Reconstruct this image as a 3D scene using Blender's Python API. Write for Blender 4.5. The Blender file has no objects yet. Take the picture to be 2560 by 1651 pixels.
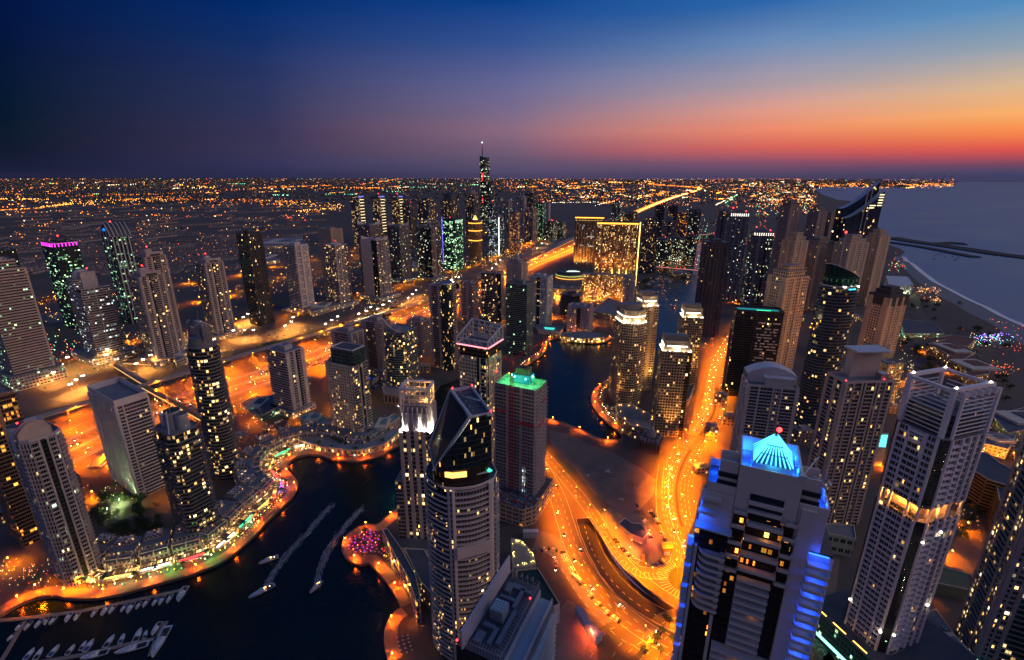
import bpy, math, random
from math import sin, cos, pi, radians as rad, atan2, hypot
from mathutils import Vector
random.seed(7)
S = bpy.context.scene
COL = S.collection
# ------------------------------------------------------------------ camera
F, CAMH, PIT, ROL = 1220.0, 300.0, rad(17.493), rad(0.2)
cam_d = bpy.data.cameras.new('camera'); cam = bpy.data.objects.new('camera', cam_d); COL.objects.link(cam)
cam.location = (0, 0, CAMH); cam_d.sensor_width = 36; cam_d.lens = F / 2560 * 36
cam_d.clip_start = 1; cam_d.clip_end = 400000
from mathutils import Matrix
cam.matrix_world = Matrix.Translation((0, 0, CAMH)) @ Matrix.Rotation(pi/2 - PIT, 4, 'X') @ Matrix.Rotation(ROL, 4, 'Z')
S.camera = cam
S.view_settings.view_transform = 'Standard'; S.view_settings.look = 'None'
S.view_settings.exposure = 0.0; S.view_settings.gamma = 1
cy = S.cycles; S.render.engine = 'CYCLES'
cy.use_denoising = True; cy.max_bounces = 4; cy.diffuse_bounces = 2; cy.glossy_bounces = 3; cy.transmission_bounces = 2
cy.volume_bounces = 0; cy.sample_clamp_indirect = 4; cy.sample_clamp_direct = 0; cy.caustics_reflective = False; cy.caustics_refractive = False
cy.use_light_tree = True

def ray(u, v):
    x, y = u - 1280, v - 825.5
    c, s = cos(ROL), sin(ROL)
    x, y = (c*x + s*y)/F, (-s*x + c*y)/F
    return x, cos(PIT) - y*sin(PIT), -sin(PIT) - y*cos(PIT)
def G(u, v, z=0.0):
    d = ray(u, v); t = (z - CAMH)/d[2]
    return (d[0]*t, d[1]*t)
def proj(x, y, z):
    z -= CAMH
    cf = y*cos(PIT) - z*sin(PIT); cu = y*sin(PIT) + z*cos(PIT)
    a, b = x/cf*F, -cu/cf*F
    c, s = cos(ROL), sin(ROL)
    return 1280 + c*a - s*b, 825.5 + s*a + c*b
def TW(ut, vt, vb):
    best = None
    for i in range(4, 298*2):
        z = i*0.5
        x, y = G(ut, vt, z)
        if y < 0: break
        e = abs(proj(x, y, 0)[1] - vb)
        if best is None or e < best[0]: best = (e, x, y, z)
    return best[1:]
def srgb(h):
    h = h.lstrip('#'); r = []
    for i in (0, 2, 4):
        c = int(h[i:i+2], 16)/255
        r.append(c/12.92 if c <= .04045 else ((c+.055)/1.055)**2.4)
    return r

# ------------------------------------------------------------------ world (dusk sky, after sunset on the right)
W = bpy.data.worlds.new('World'); S.world = W; W.use_nodes = True
nt = W.node_tree; nt.nodes.clear()
def NN(nt, t, **k):
    n = nt.nodes.new(t)
    for a, b in k.items(): setattr(n, a, b)
    return n
def MT(nt, op, a, b=None, c=None, clamp=False):
    n = nt.nodes.new('ShaderNodeMath'); n.operation = op; n.use_clamp = clamp
    for i, x in enumerate((a, b, c)):
        if x is None: continue
        if isinstance(x, (int, float)): n.inputs[i].default_value = x
        else: nt.links.new(x, n.inputs[i])
    return n.outputs[0]
def MIX(nt, f, a, b, bt='MIX'):
    n = nt.nodes.new('ShaderNodeMix'); n.data_type = 'RGBA'; n.blend_type = bt
    for sock, x in ((n.inputs[0], f), (n.inputs[6], a), (n.inputs[7], b)):
        if isinstance(x, (int, float)): sock.default_value = x
        elif isinstance(x, (tuple, list)): sock.default_value = (*x[:3], 1)
        else: nt.links.new(x, sock)
    return n.outputs[2]
tc = NN(nt, 'ShaderNodeTexCoord'); sep = NN(nt, 'ShaderNodeSeparateXYZ')
nt.links.new(tc.outputs['Generated'], sep.inputs[0])
az = MT(nt, 'ARCTAN2', sep.outputs[0], sep.outputs[1])         # 0 ahead, + to the right
el = MT(nt, 'DIVIDE', MT(nt, 'ARCSINE', sep.outputs[2]), pi/2, clamp=True)
SKY = [  # azimuth deg, [(elevation deg, colour)]
 (-175, [(0,'62505a'),(8,'604e5a'),(20,'4a4e70'),(45,'3c5488'),(90,'2c4674')]),  # behind the camera the sky is lifted and warmed to light the facades
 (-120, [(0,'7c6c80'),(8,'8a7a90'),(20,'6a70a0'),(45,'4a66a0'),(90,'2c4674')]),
 (-75, [(0,'141a30'),(8,'081228'),(20,'041034'),(50,'14305c'),(90,'2c4674')]),
 (-60, [(0,'181f3a'),(3.4,'0a1a2e'),(6.5,'02182f'),(9.5,'001238'),(12.3,'00103c'),(20,'000f3c'),(50,'1a3a70'),(90,'2c4674')]),
 (-44, [(0,'181f3a'),(2,'10192e'),(3.4,'0a1a2e'),(4.7,'04182b'),(6.5,'021730'),(9.5,'001238'),(12.3,'00103c'),(20,'000f3c'),(50,'1a3a70'),(90,'2c4674')]),
 (-25, [(0,'2c2f52'),(1.2,'36355a'),(2.6,'3b3655'),(4.4,'383558'),(5.9,'30345a'),(8.2,'2b3560'),(11.8,'143068'),(15.1,'002a6c'),(40,'1c4080'),(90,'2c4674')]),
 (0, [(0,'50496a'),(1.4,'605470'),(3,'7a5f78'),(4.9,'8a6a80'),(6.6,'7c6c8c'),(9.1,'6a6a98'),(13,'365494'),(16.6,'07408a'),(40,'284c8c'),(90,'2c4674')]),
 (26, [(0,'524668'),(.5,'5a4a68'),(1.4,'84506a'),(2.8,'d8645c'),(4.5,'f08c6c'),(6.1,'e09a88'),(8.3,'b09ca4'),(11.9,'6e8eb8'),(15.2,'2b68ad'),(40,'305894'),(90,'2c4674')]),
 (44, [(0,'40446a'),(.5,'48466a'),(1.1,'7c4860'),(2.3,'e8584c'),(3.7,'ff9450'),(4.9,'ffb46c'),(6.8,'dcb890'),(9.7,'8fa4b4'),(12.6,'4c8cc0'),(40,'386098'),(90,'2c4674')]),
 (75, [(0,'6a4866'),(1,'c0504a'),(3,'ff7a40'),(6,'ffc070'),(12,'e0c8a0'),(20,'86a8bc'),(45,'4470a8'),(90,'2c4674')]),
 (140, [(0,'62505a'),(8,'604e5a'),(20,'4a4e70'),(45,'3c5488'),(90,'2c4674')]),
]
prev = None
azd = MT(nt, 'MULTIPLY', az, 180/pi)
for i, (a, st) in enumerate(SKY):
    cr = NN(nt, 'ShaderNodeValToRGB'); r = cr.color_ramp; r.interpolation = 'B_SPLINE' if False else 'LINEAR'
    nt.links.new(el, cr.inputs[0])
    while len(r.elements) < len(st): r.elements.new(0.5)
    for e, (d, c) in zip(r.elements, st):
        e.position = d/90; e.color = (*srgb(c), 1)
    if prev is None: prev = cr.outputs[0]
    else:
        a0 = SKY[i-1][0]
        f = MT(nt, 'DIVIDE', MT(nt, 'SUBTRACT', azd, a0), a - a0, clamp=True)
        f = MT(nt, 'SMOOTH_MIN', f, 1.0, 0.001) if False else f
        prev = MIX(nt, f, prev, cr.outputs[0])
nz = NN(nt, 'ShaderNodeTexNoise'); mp = NN(nt, 'ShaderNodeMapping'); mp.inputs['Scale'].default_value = (1.5, 1.5, 14)
nt.links.new(tc.outputs['Generated'], mp.inputs[0]); nt.links.new(mp.outputs[0], nz.inputs[0]); nz.inputs['Scale'].default_value = 1.6
fm = MT(nt, 'MULTIPLY_ADD', nz.outputs[0], 0.22, 0.89)
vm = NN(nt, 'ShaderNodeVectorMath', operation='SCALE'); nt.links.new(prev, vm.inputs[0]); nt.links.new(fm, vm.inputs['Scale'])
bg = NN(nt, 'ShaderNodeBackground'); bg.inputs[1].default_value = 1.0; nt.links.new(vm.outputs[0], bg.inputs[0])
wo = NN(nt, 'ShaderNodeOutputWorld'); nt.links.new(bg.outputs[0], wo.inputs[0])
# last light of the sunset, low on the right
sd = bpy.data.lights.new('sun', 'SUN'); sd.energy = 0.5; sd.angle = rad(25); sd.color = (1, .62, .48)
so = bpy.data.objects.new('sun', sd); COL.objects.link(so)
so.rotation_euler = Vector((-0.86, 0.22, -0.42)).to_track_quat('-Z', 'Y').to_euler()

# ------------------------------------------------------------------ helpers
def tag(o, label=None, cat=None, group=None, kind=None):
    if label: o['label'] = label
    if cat: o['category'] = cat
    if group: o['group'] = group
    if kind: o['kind'] = kind
    return o
def empty(name, loc=(0, 0, 0), rz=0, label=None, cat=None, group=None):
    o = bpy.data.objects.new(name, None); COL.objects.link(o); o.location = loc; o.rotation_euler = (0, 0, rz)
    o.empty_display_size = 1
    return tag(o, label, cat, group)
class MB:
    def __init__(s): s.v = []; s.f = []; s.m = []; s.uv = []; s.mats = []
    def mi(s, m):
        if m not in s.mats: s.mats.append(m)
        return s.mats.index(m)
    def face(s, pts, m, uv=None):
        b = len(s.v); s.v += [tuple(p) for p in pts]; s.f.append(tuple(range(b, b+len(pts)))); s.m.append(s.mi(m))
        s.uv.append(uv or [(p[0], p[1]) for p in pts])
    def box(s, c, d, m, rz=0, bottom=False):
        hx, hy, hz = d[0]/2, d[1]/2, d[2]/2; cs, sn = cos(rz), sin(rz)
        P = [(c[0]+x*cs-y*sn, c[1]+x*sn+y*cs, c[2]+z) for z in (-hz, hz) for x, y in ((-hx,-hy),(hx,-hy),(hx,hy),(-hx,hy))]
        fs = [(4,5,6,7),(0,1,5,4),(1,2,6,5),(2,3,7,6),(3,0,4,7)] + ([(3,2,1,0)] if bottom else [])
        for f in fs:
            p = [P[i] for i in f]
            L = hypot(p[1][0]-p[0][0], p[1][1]-p[0][1])
            s.face(p, m, [(0, p[0][2]), (L, p[1][2]), (L, p[2][2]), (0, p[3][2])] if f != (4,5,6,7) else None)
    def prism(s, poly, z0, z1, m, mt=None, cap=True):
        n = len(poly); u = 0
        for i in range(n):
            a, b = poly[i], poly[(i+1) % n]; L = hypot(b[0]-a[0], b[1]-a[1])
            s.face([(*a, z0), (*b, z0), (*b, z1), (*a, z1)], m, [(u, z0), (u+L, z0), (u+L, z1), (u, z1)]); u += L
        if cap: s.face([(*p, z1) for p in poly], mt or m)
    def bar(s, a, b, t, m, t2=None):
        a, b = Vector(a), Vector(b); d = b - a; L = d.length
        if L < 1e-6: return
        d.normalize(); up = Vector((0, 0, 1)) if abs(d.z) < .99 else Vector((1, 0, 0))
        x = d.cross(up).normalized()*t/2; y = x.normalized().cross(d)*(t2 or t)/2
        P = [a-x-y, a+x-y, a+x+y, a-x+y, b-x-y, b+x-y, b+x+y, b-x+y]
        for f in ((0,1,5,4),(1,2,6,5),(2,3,7,6),(3,0,4,7),(3,2,1,0),(4,5,6,7)): s.face([P[i] for i in f], m)
    def cyl(s, c, r, z0, z1, m, n=12, r2=None, mt=None, cap=True):
        r2 = r if r2 is None else r2; u = 0
        for i in range(n):
            a, b = 2*pi*i/n, 2*pi*(i+1)/n; L = r*(b-a)
            s.face([(c[0]+r*cos(a), c[1]+r*sin(a), z0), (c[0]+r*cos(b), c[1]+r*sin(b), z0), (c[0]+r2*cos(b), c[1]+r2*sin(b), z1), (c[0]+r2*cos(a), c[1]+r2*sin(a), z1)], m, [(u, z0), (u+L, z0), (u+L, z1), (u, z1)]); u += L
        if cap: s.face([(c[0]+r2*cos(2*pi*i/n), c[1]+r2*sin(2*pi*i/n), z1) for i in range(n)], mt or m)
    def dome(s, c, r, z0, m, n=16, k=5, sz=1.0):
        for j in range(k):
            a, b = pi/2*j/k, pi/2*(j+1)/k
            s.cyl(c, r*cos(a), z0+r*sz*sin(a), z0+r*sz*sin(b), m, n, r2=max(r*cos(b), 1e-3), cap=False)
    def ball(s, c, r, m, n=8, k=4):
        for j in range(-k, k):
            a, b = pi/2*j/k, pi/2*(j+1)/k
            s.cyl(c, max(r*cos(a), 1e-3), c[2]+r*sin(a), c[2]+r*sin(b), m, n, r2=max(r*cos(b), 1e-3), cap=False)
    def build(s, name, parent=None, smooth=False):
        me = bpy.data.meshes.new(name); me.from_pydata(s.v, [], s.f)
        for m in s.mats: me.materials.append(m)
        me.polygons.foreach_set('material_index', s.m)
        ul = me.uv_layers.new(name='UVMap'); ul.data.foreach_set('uv', [c for f in s.uv for p in f for c in p])
        if smooth:
            import bmesh
            bm = bmesh.new(); bm.from_mesh(me); bmesh.ops.remove_doubles(bm, verts=bm.verts, dist=1e-4); bm.to_mesh(me); bm.free()
            me.polygons.foreach_set('use_smooth', [True]*len(me.polygons))
        me.update()
        o = bpy.data.objects.new(name, me); COL.objects.link(o)
        if parent: o.parent = parent
        return o
def dup(o, parent=None, loc=None, rz=None, label=None):
    c = o.copy(); COL.objects.link(c)
    if parent: c.parent = parent
    if loc is not None: c.location = loc
    if rz is not None: c.rotation_euler = (0, 0, rz)
    if label: c['label'] = label
    for ch in o.children: dup(ch, c)
    return c
def light(name, kind, loc, power, color, parent=None, size=0.5, spot=150, blend=0.6):
    d = bpy.data.lights.new(name, kind); d.energy = power; d.color = color
    if kind in ('POINT', 'SPOT'): d.shadow_soft_size = size
    if kind == 'SPOT': d.spot_size = rad(spot); d.spot_blend = blend
    o = bpy.data.objects.new(name, d); COL.objects.link(o); o.location = loc
    if parent: o.parent = parent
    return o

# ------------------------------------------------------------------ materials
MATS = {}
def newmat(name):
    m = bpy.data.materials.new(name); m.use_nodes = True; t = m.node_tree; t.nodes.clear()
    b = NN(t, 'ShaderNodeBsdfPrincipled'); o = NN(t, 'ShaderNodeOutputMaterial'); t.links.new(b.outputs[0], o.inputs[0])
    return m, t, b
def mat(name, col, rough=.8, var=.18, scale=.15, metal=0, bump=0, spec=.5):
    if name in MATS: return MATS[name]
    m, t, b = newmat(name)
    g = NN(t, 'ShaderNodeNewGeometry'); n = NN(t, 'ShaderNodeTexNoise'); n.inputs['Scale'].default_value = scale; n.inputs['Detail'].default_value = 5
    n.inputs['Roughness'].default_value = .65
    t.links.new(g.outputs['Position'], n.inputs['Vector'])
    c = MIX(t, n.outputs[0], [x*(1-var*1.6) for x in col], [min(1, x*(1+var*1.6)) for x in col])
    t.links.new(c, b.inputs['Base Color']); b.inputs['Roughness'].default_value = rough; b.inputs['Metallic'].default_value = metal
    b.inputs['Specular IOR Level'].default_value = spec
    if bump:
        bp = NN(t, 'ShaderNodeBump'); bp.inputs['Strength'].default_value = bump; bp.inputs['Distance'].default_value = .3
        t.links.new(n.outputs[0], bp.inputs['Height']); t.links.new(bp.outputs[0], b.inputs['Normal'])
    MATS[name] = m; return m
def emat(name, col, st):
    if name in MATS: return MATS[name]
    m = bpy.data.materials.new(name); m.use_nodes = True; t = m.node_tree; t.nodes.clear()
    e = NN(t, 'ShaderNodeEmission'); e.inputs[0].default_value = (*col, 1); e.inputs[1].default_value = st
    o = NN(t, 'ShaderNodeOutputMaterial'); t.links.new(e.outputs[0], o.inputs[0])
    MATS[name] = m; return m
TINT = {'warm': ((1, .42, .08), (1, .72, .28)), 'green': ((.25, 1, .55), (.75, 1, .45)), 'mix': ((1, .55, .15), (.6, 1, .75)),
        'gold': ((1, .42, .05), (1, .72, .32)), 'cool': ((.5, .85, 1), (1, .9, .7)), 'orange': ((1, .22, .02), (1, .45, .06))}
def FM(wall=(.45,.4,.38), glass=(.02,.025,.03), bay=3.6, fh=3.5, wx=.8, wz=.62, lit=.12, tint='warm', st=1.6, band=0, mull=2, floorlit=0):
    key = ('F', wall, glass, bay, fh, wx, wz, lit, tint, st, band, mull, floorlit)
    if key in MATS: return MATS[key]
    m, t, b = newmat('facade')
    uv = NN(t, 'ShaderNodeUVMap'); uv.uv_map = 'UVMap'; sp = NN(t, 'ShaderNodeSeparateXYZ'); t.links.new(uv.outputs[0], sp.inputs[0])
    oi = NN(t, 'ShaderNodeObjectInfo'); g = NN(t, 'ShaderNodeNewGeometry')
    A = MT(t, 'DIVIDE', sp.outputs[0], bay*(.8 if wx < .8 or bay < 5 else 1)); B = MT(t, 'DIVIDE', sp.outputs[1], fh)
    fa = MT(t, 'FRACT', A); fb = MT(t, 'FRACT', B); ia = MT(t, 'FLOOR', A); ib = MT(t, 'FLOOR', B)
    ma = MT(t, 'LESS_THAN', MT(t, 'ABSOLUTE', MT(t, 'SUBTRACT', fa, .5)), wx/2)
    mb = MT(t, 'LESS_THAN', MT(t, 'ABSOLUTE', MT(t, 'SUBTRACT', fb, .55)), wz/2)
    mask = MT(t, 'MULTIPLY', ma, mb)
    cb = NN(t, 'ShaderNodeCombineXYZ'); t.links.new(MT(t, 'MULTIPLY_ADD', oi.outputs['Random'], 731.0, ia), cb.inputs[0]); t.links.new(ib, cb.inputs[1])
    wn = NN(t, 'ShaderNodeTexWhiteNoise'); wn.noise_dimensions = '3D'; t.links.new(cb.outputs[0], wn.inputs['Vector'])
    sc = NN(t, 'ShaderNodeSeparateColor'); t.links.new(wn.outputs['Color'], sc.inputs[0])
    # clusters: a slow noise over the facade shifts how many windows are lit
    n2 = NN(t, 'ShaderNodeTexNoise'); n2.inputs['Scale'].default_value = .16; n2.inputs['Detail'].default_value = 1; t.links.new(cb.outputs[0], n2.inputs['Vector'])
    thr = MT(t, 'MULTIPLY', MT(t, 'SUBTRACT', n2.outputs[0], .28), lit*4.4)
    if floorlit:
        cb2 = NN(t, 'ShaderNodeCombineXYZ'); t.links.new(MT(t, 'MULTIPLY_ADD', oi.outputs['Random'], 331.0, ib), cb2.inputs[0])
        t.links.new(MT(t, 'FLOOR', MT(t, 'DIVIDE', A, 5)), cb2.inputs[1])
        w2 = NN(t, 'ShaderNodeTexWhiteNoise'); t.links.new(cb2.outputs[0], w2.inputs['Vector'])
        thr = MT(t, 'ADD', thr, MT(t, 'MULTIPLY', MT(t, 'LESS_THAN', w2.outputs['Value'], floorlit), .75))
    on = MT(t, 'LESS_THAN', wn.outputs['Value'], thr)
    part_ = MT(t, 'LESS_THAN', MT(t, 'ABSOLUTE', MT(t, 'SUBTRACT', fa, MT(t, 'MULTIPLY_ADD', sc.outputs[0], .3, .35))), MT(t, 'MULTIPLY_ADD', sc.outputs[1], .35*wx, .18*wx))
    on = MT(t, 'MULTIPLY', on, part_)
    mu = MT(t, 'LESS_THAN', MT(t, 'ABSOLUTE', MT(t, 'SUBTRACT', MT(t, 'FRACT', MT(t, 'MULTIPLY', fa, mull)), .5)), .45)
    n3 = NN(t, 'ShaderNodeTexNoise'); n3.inputs['Scale'].default_value = 1.7; t.links.new(uv.outputs[0], n3.inputs['Vector'])
    br = MT(t, 'MULTIPLY', MT(t, 'MULTIPLY_ADD', MT(t, 'POWER', sc.outputs[2], 3.0), 2.6, .14), MT(t, 'MULTIPLY_ADD', n3.outputs[0], 1.4, .3))
    ems = MT(t, 'MULTIPLY', MT(t, 'MULTIPLY', MT(t, 'MULTIPLY', on, mask), MT(t, 'MULTIPLY', mu, br)), st)
    c1, c2 = TINT[tint]
    t.links.new(MIX(t, sc.outputs[1], c1, c2), b.inputs['Emission Color']); t.links.new(ems, b.inputs['Emission Strength'])
    n1 = NN(t, 'ShaderNodeTexNoise'); n1.inputs['Scale'].default_value = .12; n1.inputs['Detail'].default_value = 6; t.links.new(g.outputs['Position'], n1.inputs['Vector'])
    wc = MIX(t, n1.outputs[0], [x*.75 for x in wall], [min(1, x*1.25) for x in wall])
    gc = MIX(t, sc.outputs[0], [x*.4 for x in glass], [x*1.7 for x in glass])
    gm = MT(t, 'MULTIPLY', mask, MT(t, 'MULTIPLY_ADD', mu, .8, .2))
    t.links.new(MIX(t, gm, wc, gc), b.inputs['Base Color'])
    t.links.new(MT(t, 'MULTIPLY_ADD', gm, -.68, .8), b.inputs['Roughness'])
    bp = NN(t, 'ShaderNodeBump'); bp.inputs['Strength'].default_value = .6; bp.inputs['Distance'].default_value = .25; bp.invert = True
    t.links.new(mask, bp.inputs['Height']); t.links.new(bp.outputs[0], b.inputs['Normal'])
    MATS[key] = m; return m
WHITE = (.72,.64,.6); PINK = (.56,.44,.38); BEIGE = (.68,.53,.35); DARK = (.05,.05,.055); GREY = (.33,.33,.35); BROWN = (.34,.26,.2); CREAM=(.68,.58,.44)
M_white = mat('white_render', WHITE); M_pink = mat('pinkish_render', PINK); M_beige = mat('beige_stone', BEIGE); M_dark = mat('dark_cladding', DARK, .5)
M_grey = mat('grey_concrete', GREY); M_brown = mat('brown_stone', BROWN); M_cream = mat('cream_render', CREAM); M_lgrey = mat('light_metal_panel', (.55,.57,.6), .5)
M_roof = mat('roof_screed', (.2,.21,.23), .9, .3); M_roofd = mat('dark_roof', (.09,.1,.12), .9, .3); M_steel = mat('steel', (.4,.42,.45), .4, metal=.6)
M_black = mat('black_metal', (.02,.02,.022), .5); M_glassd = mat('dark_glass', (.012,.02,.028), .08, .3, .05); M_glassb = mat('blue_glass', (.015,.05,.08), .08, .3, .05)
M_glassg = mat('green_glass', (.015,.06,.05), .1, .3, .05)
E_red = emat('red_beacon', (1, .02, .02), 14); E_orange = emat('sodium_lamp', (1, .42, .08), 30); E_white = emat('white_lamp', (1, .85, .6), 26)
E_neon = emat('white_strip', (1, .93, .8), 6); E_gold = emat('gold_strip', (1, .5, .08), 5); E_cyan = emat('cyan_strip', (.05, .75, 1), 3.2)
E_green = emat('green_strip', (.05, 1, .35), 3); E_blue = emat('blue_strip', (.03, .15, 1), 5); E_purple = emat('purple_lamp', (.5, .1, 1), 6); E_pink = emat('pink_lamp', (1, .1, .35), 6)
E_redl = emat('red_strip', (1, .03, .03), 5); E_yel = emat('yellow_lamp', (1, .75, .2), 9); E_wlamp = emat('lantern_white', (1, .8, .5), 14)
M_road = mat('asphalt', (.12,.1,.055), .85, .15, .08); M_walk = mat('promenade_paving', (.32,.2,.1), .8, .15, .6)
# ------------------------------------------------------------------ outlines (photo pixels -> ground points)
def PX(pts, z=0): return [G(u, v, z) for u, v in pts]
basin_px = [(0,1539),(38,1515),(90,1494),(136,1490),(169,1496),(235,1497),(300,1486),(382,1463),(477,1437),(545,1410),(586,1384),(640,1336),(667,1305),(733,1242),(745,1213),(738,1196),(719,1174),(722,1158),(738,1144),(771,1136),(804,1139),(831,1149),(872,1154),(913,1151),(954,1138),(997,1114),(1060,1075),(1078,1030),(1085,985),(1100,962),(1142,948),(1200,952),(1262,948),(1300,933),(1324,910),(1348,894),(1367,877),(1369,864),(1375,851),(1397,846),(1425,850),(1457,857),(1493,859),(1517,854),(1534,844),
 (1585,800),(1598,770),(1600,735),(1590,712),(1610,697),(1650,690),(1640,672),(1648,655),(1640,638),(1648,624),(1700,622),(1735,612),(1757,600),(1790,594),(1792,606),(1772,640),(1764,700),(1760,760),(1740,800),(1700,850),(1600,900),(1530,945),(1487,973),(1478,1000),(1483,1016),(1498,1038),(1517,1057),(1539,1074),(1553,1086),(1554,1095),(1542,1101),(1515,1101),(1487,1093),(1455,1076),(1416,1060),(1389,1052),(1340,1040),(1250,1060),(1160,1110),(1080,1190),(994,1272),(967,1294),(943,1313),(913,1314),(880,1329),(858,1351),(854,1373),(861,1392),(877,1406),(902,1412),(924,1408),(940,1427),(967,1457),(989,1493),(1003,1520),(984,1534),(967,1558),(960,1591),(962,1624),(972,1660),(960,1760),(600,1900),(0,1800),(-200,1720)]
sea_px = [(2700,900),(2560,818),(2493,788),(2452,765),(2411,747),(2370,725),(2329,704),(2296,679),(2272,657),(2261,652),(2250,638),(2262,631),(2250,622),(2222,612),(2214,604),(2222,594),(2205,580),(2188,558),(2172,530),(2150,505),(2094,500),(2056,487),(2034,470),(2200,466),(2388,463),(2388,457),(2400,454)]
basin = PX(basin_px)
sea = PX(sea_px) + [(44000,38000),(56000,20000),(58000,2000),(3000,300)]
tun_px = [(1440,1299),(1478,1296),(1500,1330),(1530,1375),(1560,1417),(1600,1458),(1650,1500),(1700,1532),(1790,1580),(1775,1620),(1690,1585),(1640,1560),(1590,1530),(1540,1490),(1500,1440),(1470,1385),(1450,1335)]
tunnel = PX(tun_px)
def filled(name, outer, holes, z, thick, m, kind='structure', label=None, cat=None):
    cu = bpy.data.curves.new(name, 'CURVE'); cu.dimensions = '2D'; cu.fill_mode = 'BOTH' if thick else 'FRONT'; cu.extrude = thick/2
    for P in [outer] + holes:
        sp = cu.splines.new('POLY'); sp.points.add(len(P)-1)
        for q, p in zip(sp.points, P): q.co = (p[0], p[1], 0, 1)
        sp.use_cyclic_u = True
    tmp = bpy.data.objects.new('tmp', cu); COL.objects.link(tmp)
    dg = bpy.context.evaluated_depsgraph_get(); me = bpy.data.meshes.new_from_object(tmp.evaluated_get(dg)); bpy.data.objects.remove(tmp)
    me.materials.clear(); me.materials.append(m)
    o = bpy.data.objects.new(name, me); COL.objects.link(o); o.location.z = z
    return tag(o, label, cat, None, kind)
# ground material: sand, darker plots, built-up patches
def ground_mat():
    m, t, b = newmat('city_ground')
    g = NN(t, 'ShaderNodeNewGeometry')
    def noise(s, d=4):
        n = NN(t, 'ShaderNodeTexNoise'); n.inputs['Scale'].default_value = s; n.inputs['Detail'].default_value = d; n.inputs['Roughness'].default_value = .6
        t.links.new(g.outputs['Position'], n.inputs['Vector']); return n.outputs[0]
    a = noise(.0012, 6); c = noise(.02, 6); e = noise(.25, 5)
    vo = NN(t, 'ShaderNodeTexVoronoi'); vo.inputs['Scale'].default_value = .012; t.links.new(g.outputs['Position'], vo.inputs['Vector'])
    c1 = MIX(t, MT(t, 'MULTIPLY_ADD', a, 3, -1, clamp=True), (.06,.055,.05), (.2,.16,.12))
    c2 = MIX(t, .35, c1, vo.outputs['Color'], 'MULTIPLY')
    c3 = MIX(t, c, c2, (.16,.125,.1)); c4 = MIX(t, MT(t, 'MULTIPLY', e, .5), c3, (.07,.06,.055))
    t.links.new(c4, b.inputs['Base Color']); b.inputs['Roughness'].default_value = .95
    return m
M_ground = ground_mat()
OUT = [(62000*cos(rad(a)), 62000*sin(rad(a))) for a in range(0, 360, 6)]
filled('ground', OUT, [basin, sea, tunnel], -2.0, 4.0, M_ground)
def water_mat(name, col, bscale, bstr, rough):
    m, t, b = newmat(name)
    g = NN(t, 'ShaderNodeNewGeometry'); mp = NN(t, 'ShaderNodeMapping'); t.links.new(g.outputs['Position'], mp.inputs[0])
    n = NN(t, 'ShaderNodeTexNoise'); n.inputs['Scale'].default_value = bscale; n.inputs['Detail'].default_value = 3; t.links.new(mp.outputs[0], n.inputs['Vector'])
    n2 = NN(t, 'ShaderNodeTexNoise'); n2.inputs['Scale'].default_value = bscale*.04; n2.inputs['Detail'].default_value = 5; t.links.new(mp.outputs[0], n2.inputs['Vector'])
    bp = NN(t, 'ShaderNodeBump'); bp.inputs['Strength'].default_value = bstr; bp.inputs['Distance'].default_value = .4
    t.links.new(n.outputs[0], bp.inputs['Height']); t.links.new(bp.outputs[0], b.inputs['Normal'])
    t.links.new(MIX(t, n2.outputs[0], [x*.6 for x in col], [x*1.5 for x in col]), b.inputs['Base Color'])
    b.inputs['Roughness'].default_value = rough; b.inputs['IOR'].default_value = 1.33
    t.links.new(MT(t, 'MULTIPLY_ADD', n2.outputs[0], .3, rough-.1, clamp=True), b.inputs['Roughness'])
    return m
M_water = water_mat('marina_water', (.002,.012,.016), .35, .35, .2)
M_sea = water_mat('sea_water', (.15,.2,.31), .06, .3, .42)
filled('marina_water', basin, [], -2.2, 0, M_water)
filled('sea_water', sea, [], -2.2, 0, M_sea)
# wet beach sand along the bay
def ribbon(name, pts, w, z, m, kind='structure', label=None, cat=None, group=None, closed=False, side=0, thick=0, wl=None):
    """strip along world points; side 0 = centred, 1 = to the left of travel, -1 = to the right"""
    P = [Vector(p[:2]) for p in pts]; n = len(P); L, R = [], []
    for i in range(n):
        a = P[i-1] if (i > 0 or closed) else P[i]; c = P[(i+1) % n] if (i < n-1 or closed) else P[i]
        t = (c - a).normalized(); nn = Vector((-t.y, t.x)); ww = w[i] if isinstance(w, (list, tuple)) else w
        l, r = (ww/2, -ww/2) if side == 0 else ((ww, 0) if side > 0 else (0, -ww))
        L.append(P[i] + nn*l); R.append(P[i] + nn*r)
    b = MB(); u = 0
    for i in range(n if closed else n-1):
        j = (i+1) % n; d = (P[j]-P[i]).length
        b.face([(*R[i], z), (*R[j], z), (*L[j], z), (*L[i], z)], m, [(u, 0), (u+d, 0), (u+d, 1), (u, 1)])
        if thick:
            b.face([(*R[i], z-thick), (*R[j], z-thick), (*R[j], z), (*R[i], z)], m); b.face([(*L[j], z-thick), (*L[i], z-thick), (*L[i], z), (*L[j], z)], m)
        u += d
    if name is None: return b
    return tag(b.build(name), label, cat, group, kind)
def smooth(pts, k=4):
    P = [Vector((*p[:2], 0)) for p in pts]; out = []
    for i in range(len(P)-1):
        a, b, c, d = P[max(i-1, 0)], P[i], P[i+1], P[min(i+2, len(P)-1)]
        for j in range(k):
            t = j/k; out.append(((2*b + (c-a)*t + (2*a-5*b+4*c-d)*t*t + (3*b-a-3*c+d)*t**3)*.5)[:2])
    out.append(P[-1][:2]); return [tuple(p) for p in out]
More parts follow.
